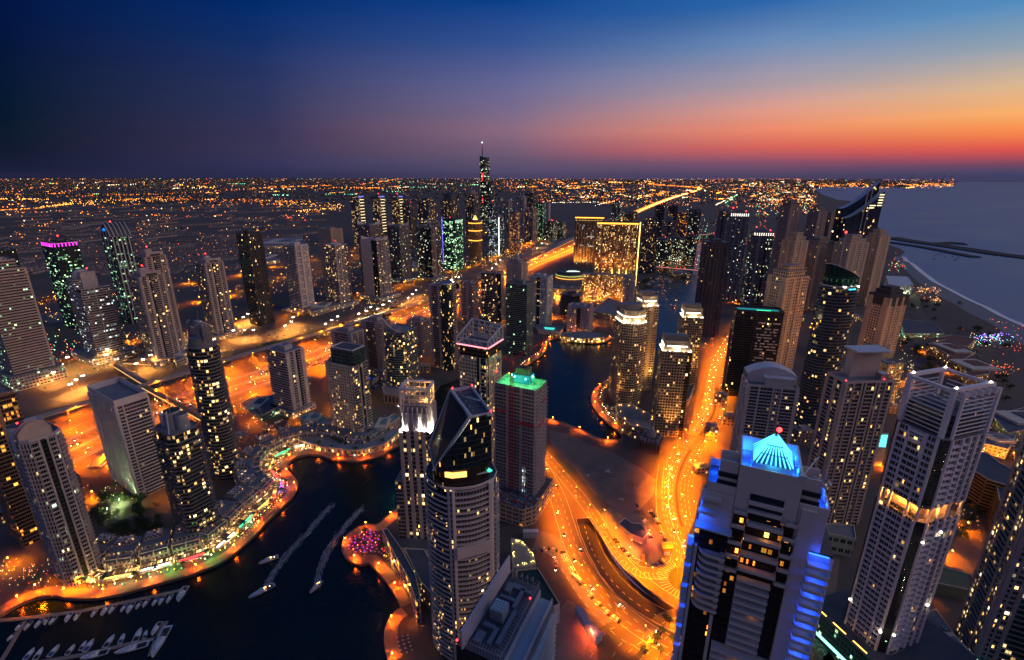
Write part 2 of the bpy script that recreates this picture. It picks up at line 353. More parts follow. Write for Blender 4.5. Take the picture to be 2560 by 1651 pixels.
def along(pts, step, start=0):
    out = []; s = start; acc = 0
    for a, b in zip(pts[:-1], pts[1:]):
        L = hypot(b[0]-a[0], b[1]-a[1])
        while s <= acc + L and L > 0:
            t = (s-acc)/L; out.append((a[0]+(b[0]-a[0])*t, a[1]+(b[1]-a[1])*t, atan2(b[1]-a[1], b[0]-a[0]))); s += step
        acc += L
    return out
M_sand = mat('beach_sand', (.16,.15,.15), .6, .2, .02)
M_wet = mat('surf', (.75,.75,.8), .35, .25, .015)
M_rock = mat('breakwater_rock', (.03,.03,.035), .95, .4, .05, bump=1)
bay = smooth(PX([(2250,641),(2258,652),(2270,658),(2296,680),(2329,705),(2370,727),(2411,749),(2452,767),(2493,790),(2560,820),(2700,905)]), 3)
ribbon('beach', bay, [18+ (i*1.6 if i < 20 else 32) for i in range(len(bay))], .05, M_sand, side=-1)
ribbon('surf', bay, 20, -1.9, M_wet, side=1, kind='stuff', label='pale surf breaking along the curved beach', cat='surf')
def breakwater(pxs, w, label):
    pts = smooth(PX(pxs), 4); b = MB(); n = len(pts)
    for i in range(n-1):
        a, c = Vector(pts[i]), Vector(pts[i+1]); t = (c-a).normalized(); nn = Vector((-t.y, t.x))
        prof = [(-w/2-5, -3), (-w/2, 1.6), (w/2, 1.8), (w/2+5, -3)]
        for (o1, z1), (o2, z2) in zip(prof[:-1], prof[1:]):
            b.face([(*(a+nn*o1), z1), (*(c+nn*o1), z1), (*(c+nn*o2), z2), (*(a+nn*o2), z2)], M_rock)
    tag(b.build('breakwater'), label, 'breakwater')
breakwater([(2225,594),(2290,605),(2350,613),(2430,625),(2500,636),(2560,643),(2700,662)], 85, 'long dark rock breakwater reaching furthest out past the bay')
breakwater([(2225,606),(2300,617),(2360,628),(2400,636),(2440,643)], 40, 'shorter rock breakwater closing the curved beach bay')
breakwater([(2330,609),(2360,608.5),(2390,607),(2402,611)], 45, 'short rock spur branching off the long breakwater')
breakwater([(2060,505),(2120,505),(2180,506),(2216,508)], 20, 'low rock jetty beyond the sail shaped hotel')
breakwater([(2020,476),(2060,476.5),(2108,477)], 20, 'thin far jetty below the harbour lights')
breakwater([(2256,476),(2300,476.5),(2350,476.4)], 14, 'thin offshore mole in front of the harbour')

# ------------------------------------------------------------------ roads
RD = {}
def road(key, pxs, w, z=.02, mark=True, m=None, k=5, zt=0):
    pts = smooth(PX(pxs, zt), k); RD[key] = pts
    ribbon('road', pts, w, z, m or M_road)
    return pts
M_kerb = mat('kerb_concrete', (.35,.33,.3), .8)
M_paint = mat('road_paint', (.75,.72,.65), .6, .15)
M_lot = mat('parking_asphalt', (.17,.16,.14), .9, .25, .05)
M_grass = mat('verge_grass', (.045,.08,.02), .95, .4, .3)
M_pave = mat('plaza_paving', (.3,.26,.22), .85, .2, .2)
hw_px = [(-80,1235),(60,1170),(175,1128),(330,1052),(480,1000),(640,948),(776,899),(900,852),(1010,810),(1150,750),(1250,705),(1325,664),(1435,620),(1520,570),(1600,528),(1680,496),(1745,476),(1748,470),(1720,464),(1650,459),(1580,456),(1510,450)]
hw = smooth(PX(hw_px), 5); RD['hw'] = hw
ribbon('highway', hw, [112 if p[1] < 2500 else 90 for p in hw], .02, M_road)
def offpts(pts, d):
    P = [Vector(p) for p in pts]; o = []
    for i in range(len(P)):
        t = (P[min(i+1, len(P)-1)] - P[max(i-1, 0)]).normalized(); o.append((P[i].x - t.y*d, P[i].y + t.x*d))
    return o
near_hw = [p for p in hw if p[1] < 3200]
mk = MB()
for d in (-52,-44,-36,-20,-16,-12,-8,-4,4,8,12,16,20,36,44,52):
    op = offpts(near_hw, d); solid = d in (-52,-36,-20,-4,4,20,36,52)
    for (x, y, a) in along(op, 14 if solid else 9):
        ln = 14.2 if solid else 3.5
        if y > 1700 and not solid: continue
        mk.box((x, y, .045), (ln, .3, .004), M_paint, a)
tag(mk.build('lane_markings'), None, None, None, 'structure')
for d, nm in ((0, 1), (-28, 2), (28, 3)):
    ribbon('road_median', offpts(near_hw, d), 3 if d == 0 else 9, .17, M_kerb if d == 0 else M_pave, thick=.15)
road('r2', [(1900,800),(1872,826),(1842,850),(1808,905),(1793,950),(1790,1000),(1781,1040),(1750,1090),(1712,1150),(1692,1210),(1695,1280),(1715,1340),(1735,1390),(1748,1440),(1752,1500)], [26,28,30]*40, .03)
road('r2up', [(1900,800),(1930,770),(1960,740),(2000,700)], 22, .03)
road('jn', [(1330,1130),(1362,1180),(1392,1240),(1412,1300),(1428,1350),(1450,1400),(1480,1450),(1525,1505),(1575,1550),(1630,1588),(1700,1628)], 17, .034)
road('jn0', [(1345,1120),(1390,1170),(1432,1235),(1458,1290)], 30, .032)
road('jnr', [(1486,1285),(1512,1330),(1540,1375),(1580,1425),(1640,1475),(1700,1512),(1760,1550)], 11, .036)
road('jn2', [(1600,1650),(1660,1600),(1700,1570),(1800,1560)], 30, .028)
road('jn3', [(1660,1170),(1655,1230),(1662,1300),(1690,1370),(1690,1410),(1650,1432),(1600,1428),(1560,1400),(1520,1340),(1478,1280),(1440,1230),(1390,1170),(1345,1120)], 13, .04)
road('jn4', [(1345,1310),(1400,1330),(1440,1365)], 14, .038)
road('pk', [(1340,1350),(1400,1370),(1440,1420),(1490,1490),(1560,1560),(1610,1590)], 24, .026, m=M_lot)
road('bot', [(1500,1651),(1540,1590),(1600,1600),(1660,1640),(1700,1700)], 22, .032)
road('m1', [(620,1160),(700,1085),(780,1050),(860,1020),(940,1000),(1000,1012),(1060,1030)], 24, .03)
road('m2', [(660,1110),(600,1140),(500,1200),(400,1250),(300,1290)], 16, .026)
road('m3', [(1270,800),(1200,830),(1130,870),(1060,920),(960,985),(890,1010)], 18, .036)
road('m4', [(1280,810),(1340,800),(1420,800),(1520,815),(1580,800)], 16, .03)
road('j1', [(-60,960),(60,940),(240,880),(400,842),(560,818),(700,800),(800,770),(940,735),(1060,700),(1200,660),(1330,610),(1420,575)], 22, .03)
road('j2', [(380,800),(440,764),(560,748),(690,700),(800,680),(900,640),(1000,600),(1150,590),(1260,575),(1320,548),(1400,560)], 44, .026)
road('j3', [(60,770),(160,740),(300,735),(430,715),(560,700),(700,665),(840,640),(960,612)], 34, .024)
road('j4', [(-20,800),(110,790),(170,800)], 60, .028, m=M_lot)
road('right', [(1960,1651),(2040,1590),(2080,1640),(2150,1720)], 40, .03)
road('sideR', [(2060,1560),(2010,1600),(1985,1651),(1960,1720)], 26, .034)
road('beachrd', [(2260,690),(2290,760),(2330,830),(2420,880),(2560,930)], 14, .03)
# floodlit car parks and plazas by the highway
def plot(pxs, m, z, name='parking_lot'):
    b = MB(); b.face([(*p, z) for p in PX(pxs)][::-1], m); o = b.build(name); tag(o, None, None, None, 'structure'); return o
LOTS = [[(60,955),(190,905),(270,925),(120,985)],[(200,900),(300,875),(330,905),(270,930)],[(390,855),(520,830),(600,840),(470,870)],[(650,838),(740,805),(830,822),(700,850)],[(830,815),(940,780),(1010,790),(880,815)],[(960,770),(1050,735),(1100,745),(1010,775)],[(1060,725),(1150,700),(1190,712),(1110,735)],[(1180,690),(1260,655),(1290,660),(1220,700)],[(1290,640),(1370,600),(1410,604),(1330,648)],[(560,815),(640,792),(690,800),(600,825)],[(640,835),(560,852),(600,865),(660,850)],[(760,835),(860,805),(900,812),(800,845)],[(900,790),(990,765),(1010,775),(930,805)],[(1080,735),(1160,700),(1175,712),(1110,745)],[(290,945),(400,905),(430,915),(330,950)],[(450,895),(560,865),(580,875),(480,905)],[(120,1000),(230,960),(270,965),(170,1005)]]
for q in LOTS: plot(q, M_lot, .045)
plot([(640,865),(760,835),(850,818),(860,824),(760,848),(640,880)], M_grass, .05, 'lawn')
plot([(1120,752),(1230,700),(1290,672),(1290,680),(1180,735)], M_grass, .05, 'lawn')
# sand plot by the second basin
M_plot = mat('building_plot_sand', (.22,.165,.13), .95, .35, .06, bump=.5)
plot([(1372,1075),(1420,1085),(1480,1115),(1530,1130),(1600,1170),(1640,1200),(1632,1240),(1600,1275),(1560,1282),(1520,1262),(1480,1230),(1430,1165),(1380,1130)], M_plot, .03, 'sand_plot')
plot([(1530,1260),(1610,1290),(1660,1350),(1670,1400),(1620,1415),(1560,1385),(1520,1330),(1500,1290)], M_lot, .022, 'parking_lot')
plot([(1360,1560),(1420,1500),(1500,1540),(1550,1590),(1540,1680),(1340,1700)], M_plot, .03, 'sand_plot')
plot([(2050,1380),(2100,1400),(2090,1480),(2020,1560),(1960,1560),(1990,1450)], M_plot, .02, 'sand_plot')
plot([(600,1150),(660,1105),(760,1090),(790,1115),(720,1140),(680,1160)], M_lot, .024, 'parking_lot')
# sunken road with retaining walls
M_retain = mat('retaining_wall', (.4,.33,.27), .8)
tl = PX([(1459,1296),(1475,1350),(1500,1400),(1540,1452),(1590,1496),(1650,1532),(1720,1565),(1790,1602)])
sr = smooth(tl, 4); ribbon('underpass_road', sr, 26, -4.2, mat('shaded_asphalt', (.022,.022,.03), .85, .2, .1)).__setitem__('kind', 'structure')  # asphalt darkened: the dim light of the cut is put into its colour
b = MB()
for i in range(len(tunnel)):
    a, c = tunnel[i], tunnel[(i+1) % len(tunnel)]
    b.face([(*a, -4.3), (*c, -4.3), (*c, .9), (*a, .9)], M_retain); b.bar((*a, .75), (*c, .75), .5, M_retain)
tag(b.build('retaining_wall'), 'concrete retaining walls lining the sunken road', 'wall')
b = MB()
for (x, y, a) in along(sr, 7): b.box((x, y, -4.17), (3, .25, .01), M_paint, a)
for (x, y, a) in along(offpts(sr, 8.5), 12): b.box((x, y, -4.1), (12.1, .3, .25), M_kerb, a)
for (x, y, a) in along(offpts(sr, -8.5), 12): b.box((x, y, -4.1), (12.1, .3, .25), M_kerb, a)
tag(b.build('lane_markings'), None, None, None, 'structure')
# lane paint on the curved roads
mk = MB()
for key, offs in (('r2', (-11,-7.5,-4,4,7.5,11)), ('jn', (-7.8,-2.5,2.5,7.8)), ('jnr', (-4.6,4.6)), ('pk', (-11.5,)), ('m1', (-8,0,8)), ('right', (-12,-8,-4,4,8,12)), ('jn2', (-8,0,8)), ('j1', (-7,0,7)), ('j2', (-14,-8,8,14)), ('j3',(-10,10)), ('jn3', (-5.8, 0, 5.8)), ('bot', (-6, 6))):
    for d in offs:
        for (x, y, a) in along(offpts(RD[key], d), 9):
            mk.box((x, y, .052), (4 if d not in (-7.8, 7.8, -5.8, 5.8, -4.6, 4.6) else 9.1, .22, .006), M_paint, a)
rc = G(1712, 1450)
for i in range(22):      # hatched island fans beside the roundabout
    a = rad(100 + i*8); mk.bar((rc[0]+13*cos(a), rc[1]+13*sin(a), .055), (rc[0]+21*cos(a), rc[1]+21*sin(a), .055), .25, M_paint, .02)
    q = RD['jn3'][min(22+i, len(RD['jn3'])-2)]; q2 = RD['jn3'][min(23+i, len(RD['jn3'])-1)]
    t = atan2(q2[1]-q[1], q2[0]-q[0]); mk.bar((q[0], q[1], .058), (q[0]+7*cos(t+1.9), q[1]+7*sin(t+1.9), .058), .22, M_paint, .02)
tag(mk.build('lane_markings'), None, None, None, 'structure')
b = MB(); b.cyl(rc, 12, 0, .4, M_grass, 28); tag(b.build('roundabout'), None, None, None, 'structure')
for d, (i0, i1) in ((0, (22, 36)), (0, (38, 54))):
    seg = RD['r2'][i0:i1]
    ribbon('road_median', seg, 2.6, .2, mat('median_soil', (.05,.035,.025), .95), thick=.18)
# ------------------------------------------------------------------ promenade along the basins (raised paving following the quay)
def prom(i0, i1, w, label_pts=None):
    seg = smooth([basin[i] for i in range(i0, i1+1)], 4)
    cx = basin; 
    ribbon('promenade', seg, w, .35, M_walk, side=1, thick=.5)
    bb = MB()
    for (x, y, a) in along(offpts(seg, .5), 3.0):
        bb.bar((x, y, .35), (x, y, 1.45), .1, M_steel)
    q = offpts(seg, .5)
    for a, c in zip(q[:-1], q[1:]): bb.bar((*a, 1.45), (*c, 1.45), .1, M_steel); bb.bar((*a, .9), (*c, .9), .06, M_steel)
    return seg, bb
PROM = []
for (p0, p1, w, lb) in (((0,1539), (997,1114), 9, 'steel railing along the long restaurant quay'), ((1262,948), (1534,844), 9, 'steel railing round the head of the second basin'), ((1530,945), (1553,1086), 9, 'steel railing round the quay below the bright crowned towers'), ((1542,1101), (1340,1040), 6, 'steel railing between the empty sand plot and the water'), ((994,1272), (1003,1520), 9, 'steel railing round the circular cafe platform'), ((1003,1520), (972,1660), 9, 'steel railing round the curved deck at the bottom edge')):
    i0, i1 = basin_px.index(p0), basin_px.index(p1)
    seg, bb = prom(i0, i1, w); PROM.append(seg)
    tag(bb.build('railing'), lb, 'railing')
# ------------------------------------------------------------------ towers
def offset(poly, d):
    n = len(poly); out = []
    for i in range(n):
        p, a, c = Vector(poly[i]), Vector(poly[i-1]), Vector(poly[(i+1) % n])
        e1 = (p-a).normalized(); e2 = (c-p).normalized()
        n1 = Vector((e1.y, -e1.x)); n2 = Vector((e2.y, -e2.x)); b = (n1+n2)
        k = 1/max(.35, (1 + n1.dot(n2))); out.append(tuple(p + b*k*d))
    return out
def rect(w, d): return [(-w/2,-d/2),(w/2,-d/2),(w/2,d/2),(-w/2,d/2)]
def oval(w, d, n=20): return [(w/2*cos(2*pi*i/n - pi/2), d/2*sin(2*pi*i/n - pi/2)) for i in range(n)]
def chamf(w, d, c): return [(-w/2+c,-d/2),(w/2-c,-d/2),(w/2,-d/2+c),(w/2,d/2-c),(w/2-c,d/2),(-w/2+c,d/2),(-w/2,d/2-c),(-w/2,-d/2+c)]
def bow(w, d, k=8, b=.28):     # rectangle with a bulging front
    return [(-w/2 + w*i/k, -d/2 - b*d*sin(pi*i/k)) for i in range(k+1)] + [(w/2, d/2), (-w/2, d/2)]
def toks(s):
    r = []
    for t in s.split(): r.append((t[0], float(t[1:] or 1)))
    T = sum(w for _, w in r); o = []; x = 0
    for k, w in r: o.append((k, x/T, (x+w)/T)); x += w
    return o
def body(poly, z0, z1, pats, mA, mB, mW, mR, fh=3.5, bo=1.3, bh=1.0, near=False, parent=None, fin=.7, name='facade', mBand=None, skipf=1, cap=True, every=1, mC=None):
    """walls of one tower block; each edge carries a pattern of kinds:
    w wall, g window grid A, h window grid B, b A + projecting balcony, s A + flush spandrel band, v fin, u thin fin over A"""
    mBand = mBand or mW
    m = MB(); n = len(poly); u = 0; bands = []
    for i in range(n):
        a, c = Vector(poly[i]), Vector(poly[(i+1) % n]); L = (c-a).length; e = (c-a)/L; nn = Vector((e.y, -e.x))
        pat = pats[i % len(pats)] if isinstance(pats, list) else pats
        for k, f0, f1 in toks(pat):
            p, q = a + e*L*f0, a + e*L*f1; l = L*(f1-f0)
            ma = {'w': mW, 'v': mW, 'h': mB, 'k': mB, 'b': mC or mA}.get(k, mA)
            m.face([(*p, z0), (*q, z0), (*q, z1), (*p, z1)], ma, [(u, z0-z0), (u+l, 0), (u+l, z1-z0), (u, z1-z0)])
            if k == 'v' or k == 'u':
                if k == 'u': p, q = p+(q-p)*.35, p+(q-p)*.65
                P = [p, q, q+nn*fin, p+nn*fin]
                for (s1, s2) in ((1, 2), (2, 3), (3, 0)) :
                    m.face([(*P[s2], z0), (*P[s1], z0), (*P[s1], z1), (*P[s2], z1)][::-1], mW, [(0,0),(1,0),(1,1),(0,1)])
                m.face([(*x, z1) for x in P][::-1], mW)
            if k in 'bsk': bands.append((i, p, q, nn, f0 == 0, f1 == 1, bo if k in 'bk' else .35, u))
            u += l
    if cap:
        m.face([(*p, z1) for p in poly], mR)
    nf = int((z1-z0)/fh)
    ofc = {}
    def one(bm, zb):
        for (i, p, q, nn, s0, s1, o, _) in bands:
            if o not in ofc: ofc[o] = offset(poly, o)
            O = ofc[o]
            P = Vector(O[i]) if (s0 and n > 6) else p + nn*o; Q = Vector(O[(i+1) % n]) if (s1 and n > 6) else q + nn*o
            zt = zb + bh*(1 if o > .5 else .7)
            bm.face([(*P, zb), (*Q, zb), (*Q, zt), (*P, zt)], mBand)
            if near and o > .5:
                bm.face([(*p, zb+.25), (*q, zb+.25), (*Q, zb+.25), (*P, zb+.25)][::-1] if False else [(*P, zb+.25), (*Q, zb+.25), (*q, zb+.25), (*p, zb+.25)], mBand)
                P2, Q2 = P - nn*.2, Q - nn*.2
                bm.face([(*Q2, zb), (*P2, zb), (*P2, zt), (*Q2, zt)], mBand); bm.face([(*P, zt), (*Q, zt), (*Q2, zt), (*P2, zt)], mBand)
                bm.face([(*p, zb), (*q, zb), (*Q, zb), (*P, zb)], mBand)
            else:
                bm.face([(*P, zt), (*Q, zt), (*q, zt), (*p, zt)], mBand); bm.face([(*p, zb), (*q, zb), (*Q, zb), (*P, zb)], mBand)
            bm.face([(*p, zb), (*P, zb), (*P, zt), (*p, zt)], mBand); bm.face([(*Q, zb), (*q, zb), (*q, zt), (*Q, zt)], mBand)
    if bands:
        if near:
            bb = MB(); one(bb, 0); base = bb.build('balcony_row' if bo > .5 else 'floor_band', parent); base.location.z = z0 + fh*skipf
            for j in range(skipf+every, nf, every):
                c = base.copy(); COL.objects.link(c); c.location.z = z0 + fh*j
        else:
            for j in range(skipf, nf, every): one(m, z0 + fh*j)
    return m.build(name, parent)
def roofkit(parent, poly, z, mW, mR, ph=1.4, plant=2, seed=0, name='parapet', pm=None):
    rr = random.Random(seed); m = MB(); I = offset(poly, -.45); n = len(poly)
    for i in range(n):
        j = (i+1) % n
        m.face([(*poly[i], z), (*poly[j], z), (*poly[j], z+ph), (*poly[i], z+ph)], mW); m.face([(*I[j], z), (*I[i], z), (*I[i], z+ph), (*I[j], z+ph)], mW)
        m.face([(*poly[i], z+ph), (*poly[j], z+ph), (*I[j], z+ph), (*I[i], z+ph)], mW)
    m.build(name, parent)
    if plant:
        xs = [p[0] for p in poly]; ys = [p[1] for p in poly]; cx, cy_ = sum(xs)/n, sum(ys)/n; w, d = max(xs)-min(xs), max(ys)-min(ys)
        b = MB(); b.box((cx, cy_, z+plant*1.5+.1), (w*.42, d*.42, plant*3), pm or mW); b.box((cx+w*.05, cy_+d*.03, z+plant*3+.6), (w*.2, d*.22, 1.2), mR)
        b.build('plant_room', parent)
        b = MB(); b.box((0, 0, .9), (2.6, 2.0, 1.8), M_steel); b.cyl((0, 0), .7, 1.8, 2.0, M_dark, 8); ac = b.build('air_conditioner', parent)
        ac.location = (cx+rr.uniform(-.36,.36)*w, cy_-.32*d, z)
        for _ in range(3):
            dup(ac, parent, (cx+rr.uniform(-.36,.36)*w, cy_+rr.choice((-1, 1))*rr.uniform(.27,.38)*d, z), rr.choice((0, pi/2)))
def beacon(parent, loc, h=5, r=.55, m=None, mast=True):
    b = MB()
    if mast: b.cyl(loc, .18, loc[2], loc[2]+h, M_steel, 6)
    b.ball((loc[0], loc[1], loc[2]+h), r, m or E_red, 6, 3)
    return b.build('beacon', parent)
def inside(w): pass
TOWERS = {}
def place(ut, vt, vb, wpx, asp, rot):
    x, y, z = TW(ut, vt, vb); r = rad(rot); w = 30.0
    for _ in range(6):
        us = [proj(x + a*cos(r) - b*sin(r), y + a*sin(r) + b*cos(r), z)[0] for a, b in rect(w, w*asp)]
        w *= wpx/(max(us)-min(us))
    return x, y, z, w, w*asp
NT = [0]
def tower(name, label, ut, vt, vb, wpx, asp=1, rot=-30, pats='g', shape='rect', wall=WHITE, glass=(.02,.025,.03), bay=3.6, fh=3.5, wx=.8, wz=.62, lit=.1, tint='warm', st=1.6,
          mA=None, mB=None, mW=None, mR=None, bo=1.2, bh=1.1, near=False, plant=2, crown=None, red=0, podium=0, podw=1.3, group=None, floorlit=0, cat='tower', mBand=None, ph=1.4, every=1, mull=2):
    NT[0] += 1
    x, y, h, w, d = place(ut, vt, vb, wpx, asp, rot)
    root = empty(name, (x, y, 0), rad(rot), label, cat, group)
    poly = {'rect': lambda: rect(w, d), 'oval': lambda: oval(w, d), 'chamf': lambda: chamf(w, d, min(w, d)*.18), 'bow': lambda: bow(w, d),
            'cross': lambda: [(-w/2,-d/4),(-w/4,-d/4),(-w/4,-d/2),(w/4,-d/2),(w/4,-d/4),(w/2,-d/4),(w/2,d/4),(w/4,d/4),(w/4,d/2),(-w/4,d/2),(-w/4,d/4),(-w/2,d/4)]}[shape]()
    mA_ = mA
    mA = mA or FM(wall, glass, bay, fh, wx, wz, lit, tint, st, 0, mull, floorlit); mW = mW or mat('wall_%s' % (str(wall)), wall); mR = mR or M_roof
    mB = mB or FM((.04,.04,.045), glass, 3, fh, .94, .8, lit*.6, tint, st)
    if podium: 
        pd = MB(); pd.prism(offset(poly, podium*0+w*.22*podw), 0, podium if podium > 3 else 14, FM(wall, glass, 5, 4.5, .7, .5, .35, tint, st), M_roof); pd.build('podium', root)
    body(poly, 0.01, h, pats, mA, mB, mW, mR, fh, bo, bh, near, root, mBand=mBand, every=every, mC=None if mA_ else FM(wall, glass, bay, fh, .93, .78, lit, tint, st, 0, mull, floorlit))
    if crown: crown(root, poly, h, w, d, mW, mR, mA)
    else: roofkit(root, poly, h, mW, mR, ph=ph, plant=plant, seed=NT[0])
    if red: beacon(root, (w*.2, d*.1, h + (plant*3 if not crown else 2)), 4, .5 + w*.012)
    TOWERS[name + str(NT[0])] = (x, y, h, w, d)
    return root, poly, (x, y, h, w, d)
# crowns ------------------------------------------------------------
def cr_step(k=.62, hh=14, pat='g', top=None):
    def f(root, poly, h, w, d, mW, mR, mA):
        q = [(p[0]*k, p[1]*k) for p in poly]
        roofkit(root, poly, h, mW, mR, plant=0)
        m = MB(); m.prism(q, h, h+hh, mA, mR); m.build('upper_block', root); roofkit(root, q, h+hh, mW, mR, plant=1.2, name='upper_parapet')
    return f
def cr_frame(hh=12, k=1.0, glow=None):
    def f(root, poly, h, w, d, mW, mR, mA):
        roofkit(root, poly, h, mW, mR, plant=1.5)
        m = MB()
        for i in (0, 1):
            for j in range(2):
                a = Vector(poly[0]) if j == 0 else Vector(poly[len(poly)//2]); c = Vector(poly[1]) if j == 0 else Vector(poly[len(poly)//2+1])
                m.bar((*a, h), (*a, h+hh), 1.6, mW); m.bar((*c, h), (*c, h+hh), 1.6, mW); m.bar((*a, h+hh), (*c, h+hh), 1.8, mW, 2.6)
        a, b_, c, e = [Vector(poly[k_]) for k_ in (0, 1, len(poly)//2, len(poly)//2+1)]
        m.bar((*b_, h+hh), (*c, h+hh), 1.8, mW, 2.6); m.bar((*e, h+hh), (*a, h+hh), 1.8, mW, 2.6)
        m.build('roof_frame', root)
    return f
def cr_dome(k=.36, sz=1, m_=None):
    def f(root, poly, h, w, d, mW, mR, mA):
        roofkit(root, poly, h, mW, mR, plant=0)
        m = MB(); r = min(w, d)*k; m.cyl((0, 0), r, h, h+3, mW, 20); m.dome((0, 0), r, h+3, m_ or mW, 20, 6, sz); m.build('dome', root)
        beacon(root, (0, 0, h+3+r*sz), 5)
    return f
def cr_sail(hh=18, mm=None):     # curved blade walls rising over the roof
    def f(root, poly, h, w, d, mW, mR, mA):
        roofkit(root, poly, h, mW, mR, plant=1)
        for sx in (-1, 1):
            m = MB(); n = 8; y0 = -d*.5
            for i in range(n):
                t0, t1 = i/n, (i+1)/n; z = lambda t: h + hh*(t**2 if sx > 0 else (1-t)**2)*.9 + 1
                for s in (-.35, .35):
                    X = sx*w*.45 + s; P = [(X, y0+d*t0, h), (X, y0+d*t1, h), (X, y0+d*t1, z(t1)), (X, y0+d*t0, z(t0))]
                    m.face(P if s > 0 else P[::-1], mm or mW)
                m.face([(sx*w*.45-.35, y0+d*t0, z(t0)), (sx*w*.45+.35, y0+d*t0, z(t0)), (sx*w*.45+.35, y0+d*t1, z(t1)), (sx*w*.45-.35, y0+d*t1, z(t1))], mm or mW)
            m.build('roof_blade', root)
    return f
def cr_arch(hh=22, mm=None):
    def f(root, poly, h, w, d, mW, mR, mA):
        roofkit(root, poly, h, mW, mR, plant=1); m = MB(); n = 12
        for y in (-d*.45, d*.45):
            for i in range(n):
                a, b_ = pi*i/n, pi*(i+1)/n; m.bar((w*.47*cos(a), y, h+hh*sin(a)), (w*.47*cos(b_), y, h+hh*sin(b_)), 1.4, mm or mW)
        for i in range(1, n, 2):
            a = pi*i/n; m.bar((w*.47*cos(a), -d*.45, h+hh*sin(a)), (w*.47*cos(a), d*.45, h+hh*sin(a)), .7, mm or mW)
        m.build('arch_crown', root)
    return f
def cr_spire(hh=30, k=.5, em=None):
    def f(root, poly, h, w, d, mW, mR, mA):
        roofkit(root, poly, h, mW, mR, plant=0); m = MB()
        m.prism([(p[0]*.6, p[1]*.6) for p in poly], h, h+hh*.2, mA, mR); m.cyl((0, 0), w*.22, h+hh*.2, h+hh*.55, em or mW, 8, r2=w*.05); m.cyl((0, 0), .8, h+hh*.5, h+hh, em or M_steel, 6, r2=.2)
        m.build('spire', root)
    return f
def cr_slope(hh=14, mm=None):
    def f(root, poly, h, w, d, mW, mR, mA):
        m = MB(); q = rect(w, d)
        P = [(*q[0], h), (*q[1], h), (*q[2], h), (*q[3], h)]; T = [(*q[0], h+2), (*q[1], h+hh), (*q[2], h+hh), (*q[3], h+2)]
        for i in range(4):
            j = (i+1) % 4; m.face([P[i], P[j], T[j], T[i]], mA, [(0,P[i][2]),(w,P[j][2]),(w,T[j][2]),(0,T[i][2])])
        m.face(T, mm or M_glassb); m.build('sloped_crown', root)
    return f
def cr_lit(strips, col=(1,.72,.38), pw=2500, em=None, hh=16, k=.86, curve=0):
    """bright recessed crown: set-back block with floodlights standing on the roof ledge and glowing slots"""
    def f(root, poly, h, w, d, mW, mR, mA):
        n = len(poly); q = [(p[0]*k, p[1]*k) for p in poly]
        roofkit(root, poly, h, mW, mR, ph=1.2, plant=0)
        m = MB(); m.prism(q, h, h+hh, mW, mR); q2 = [(p[0]*k, p[1]*k*.45+d*.2) for p in poly]
        m.prism(q2, h+hh, h+hh*1.45, mW, mR); m.build('crown_block', root)
        roofkit(root, q, h+hh, mW, mR, plant=0, ph=2.5, name='crown_parapet')
        s = MB(); 
        for z in (h+hh*.62,):
            for i in range(n):
                a, c = Vector(q[i]), Vector(q[(i+1) % n]); e = (c-a).normalized(); nn = Vector((e.y, -e.x))
                if (c-a).length > 3 or n > 8: s.bar((*(a+(c-a)*.12+nn*.15), z), (*(a+(c-a)*.88+nn*.15), z), .25, em or E_neon, 1.0)
        s.build('light_slot', root)
        rim = offset(poly, -w*.035)
        fl = MB()
        for i in range(n):
            a, c = Vector(rim[i]), Vector(rim[(i+1) % n]); K = max(1, int((c-a).length/5))
            for j in range(K):
                p = a+(c-a)*(j+.5)/K; fl.box((p.x, p.y, h+.7), (1.4, 1.4, .5), em or E_white)
        fl.build('floodlight', root)
        for i in range(n):
            a, c = Vector(rim[i]), Vector(rim[(i+1) % n])
            if n > 8 and i % 4: continue
            p = (a+c)/2; light('crown_light', 'POINT', (p.x, p.y, h+1.6), pw*8, col, root, .6)
        for i in range(3): light('uplight', 'SPOT', (-w*.6+w*.6*i, -d*.5-9, 3), 240000, (1,.42,.09), root, .5, 50, .8).rotation_euler = (rad(172), 0, 0)
    return f
# ------------------------------------------------------------------ the towers, left to right (roof centre px, base px row, roof width px)
RT, OT = 'residential_tower', 'office_tower'
R = -30
JLTB = 'v1 b5 w1 b4 v1 g3 v1'
# --- beyond the highway, left part
tower(OT, 'wide tower with pink and dark horizontal stripes at the left edge', -8, 672, 950, 150, .8, R, ['s1', 's7 g2 w.5', 'w', 'w'], wall=PINK, fh=4, wx=.96, wz=.5, lit=.05, tint='green', bh=1.9, podium=22, podw=.6, crown=cr_step(.7, 12))
tower(OT, 'dark tower with a few green lit windows behind the striped tower', -5, 625, 700, 90, 1, R, 'g', wall=(.05,.05,.06), lit=.03, tint='green')
def cr_magenta(root, poly, h, w, d, mW, mR, mA):
    roofkit(root, poly, h, mW, mR, plant=1)
    m = MB(); e = emat('magenta_strip', (1, .05, .8), 2.2); q = offset(poly, .2)
    for i in range(4):
        a, c = Vector(q[i]), Vector(q[(i+1) % 4])
        for j in range(7):
            p = a+(c-a)*(j+.5)/7; 
            m.box((p.x, p.y, h-4), (1.6, 1.6, 5), e)
        m.bar((*a, h-.5), (*c, h-.5), .6, e)
    m.build('neon_band', root); beacon(root, (0, 0, h+4), 8, 1.4)
tower(OT, 'dark glass tower with a magenta lit crown and green offices', 148, 605, 812, 92, .7, R, ['g', 'g3 w.6 g2'], wall=(.04,.04,.045), glass=(.02,.04,.04), wx=.97, wz=.6, lit=.1, floorlit=.12, tint='green', st=1.8, crown=cr_magenta)
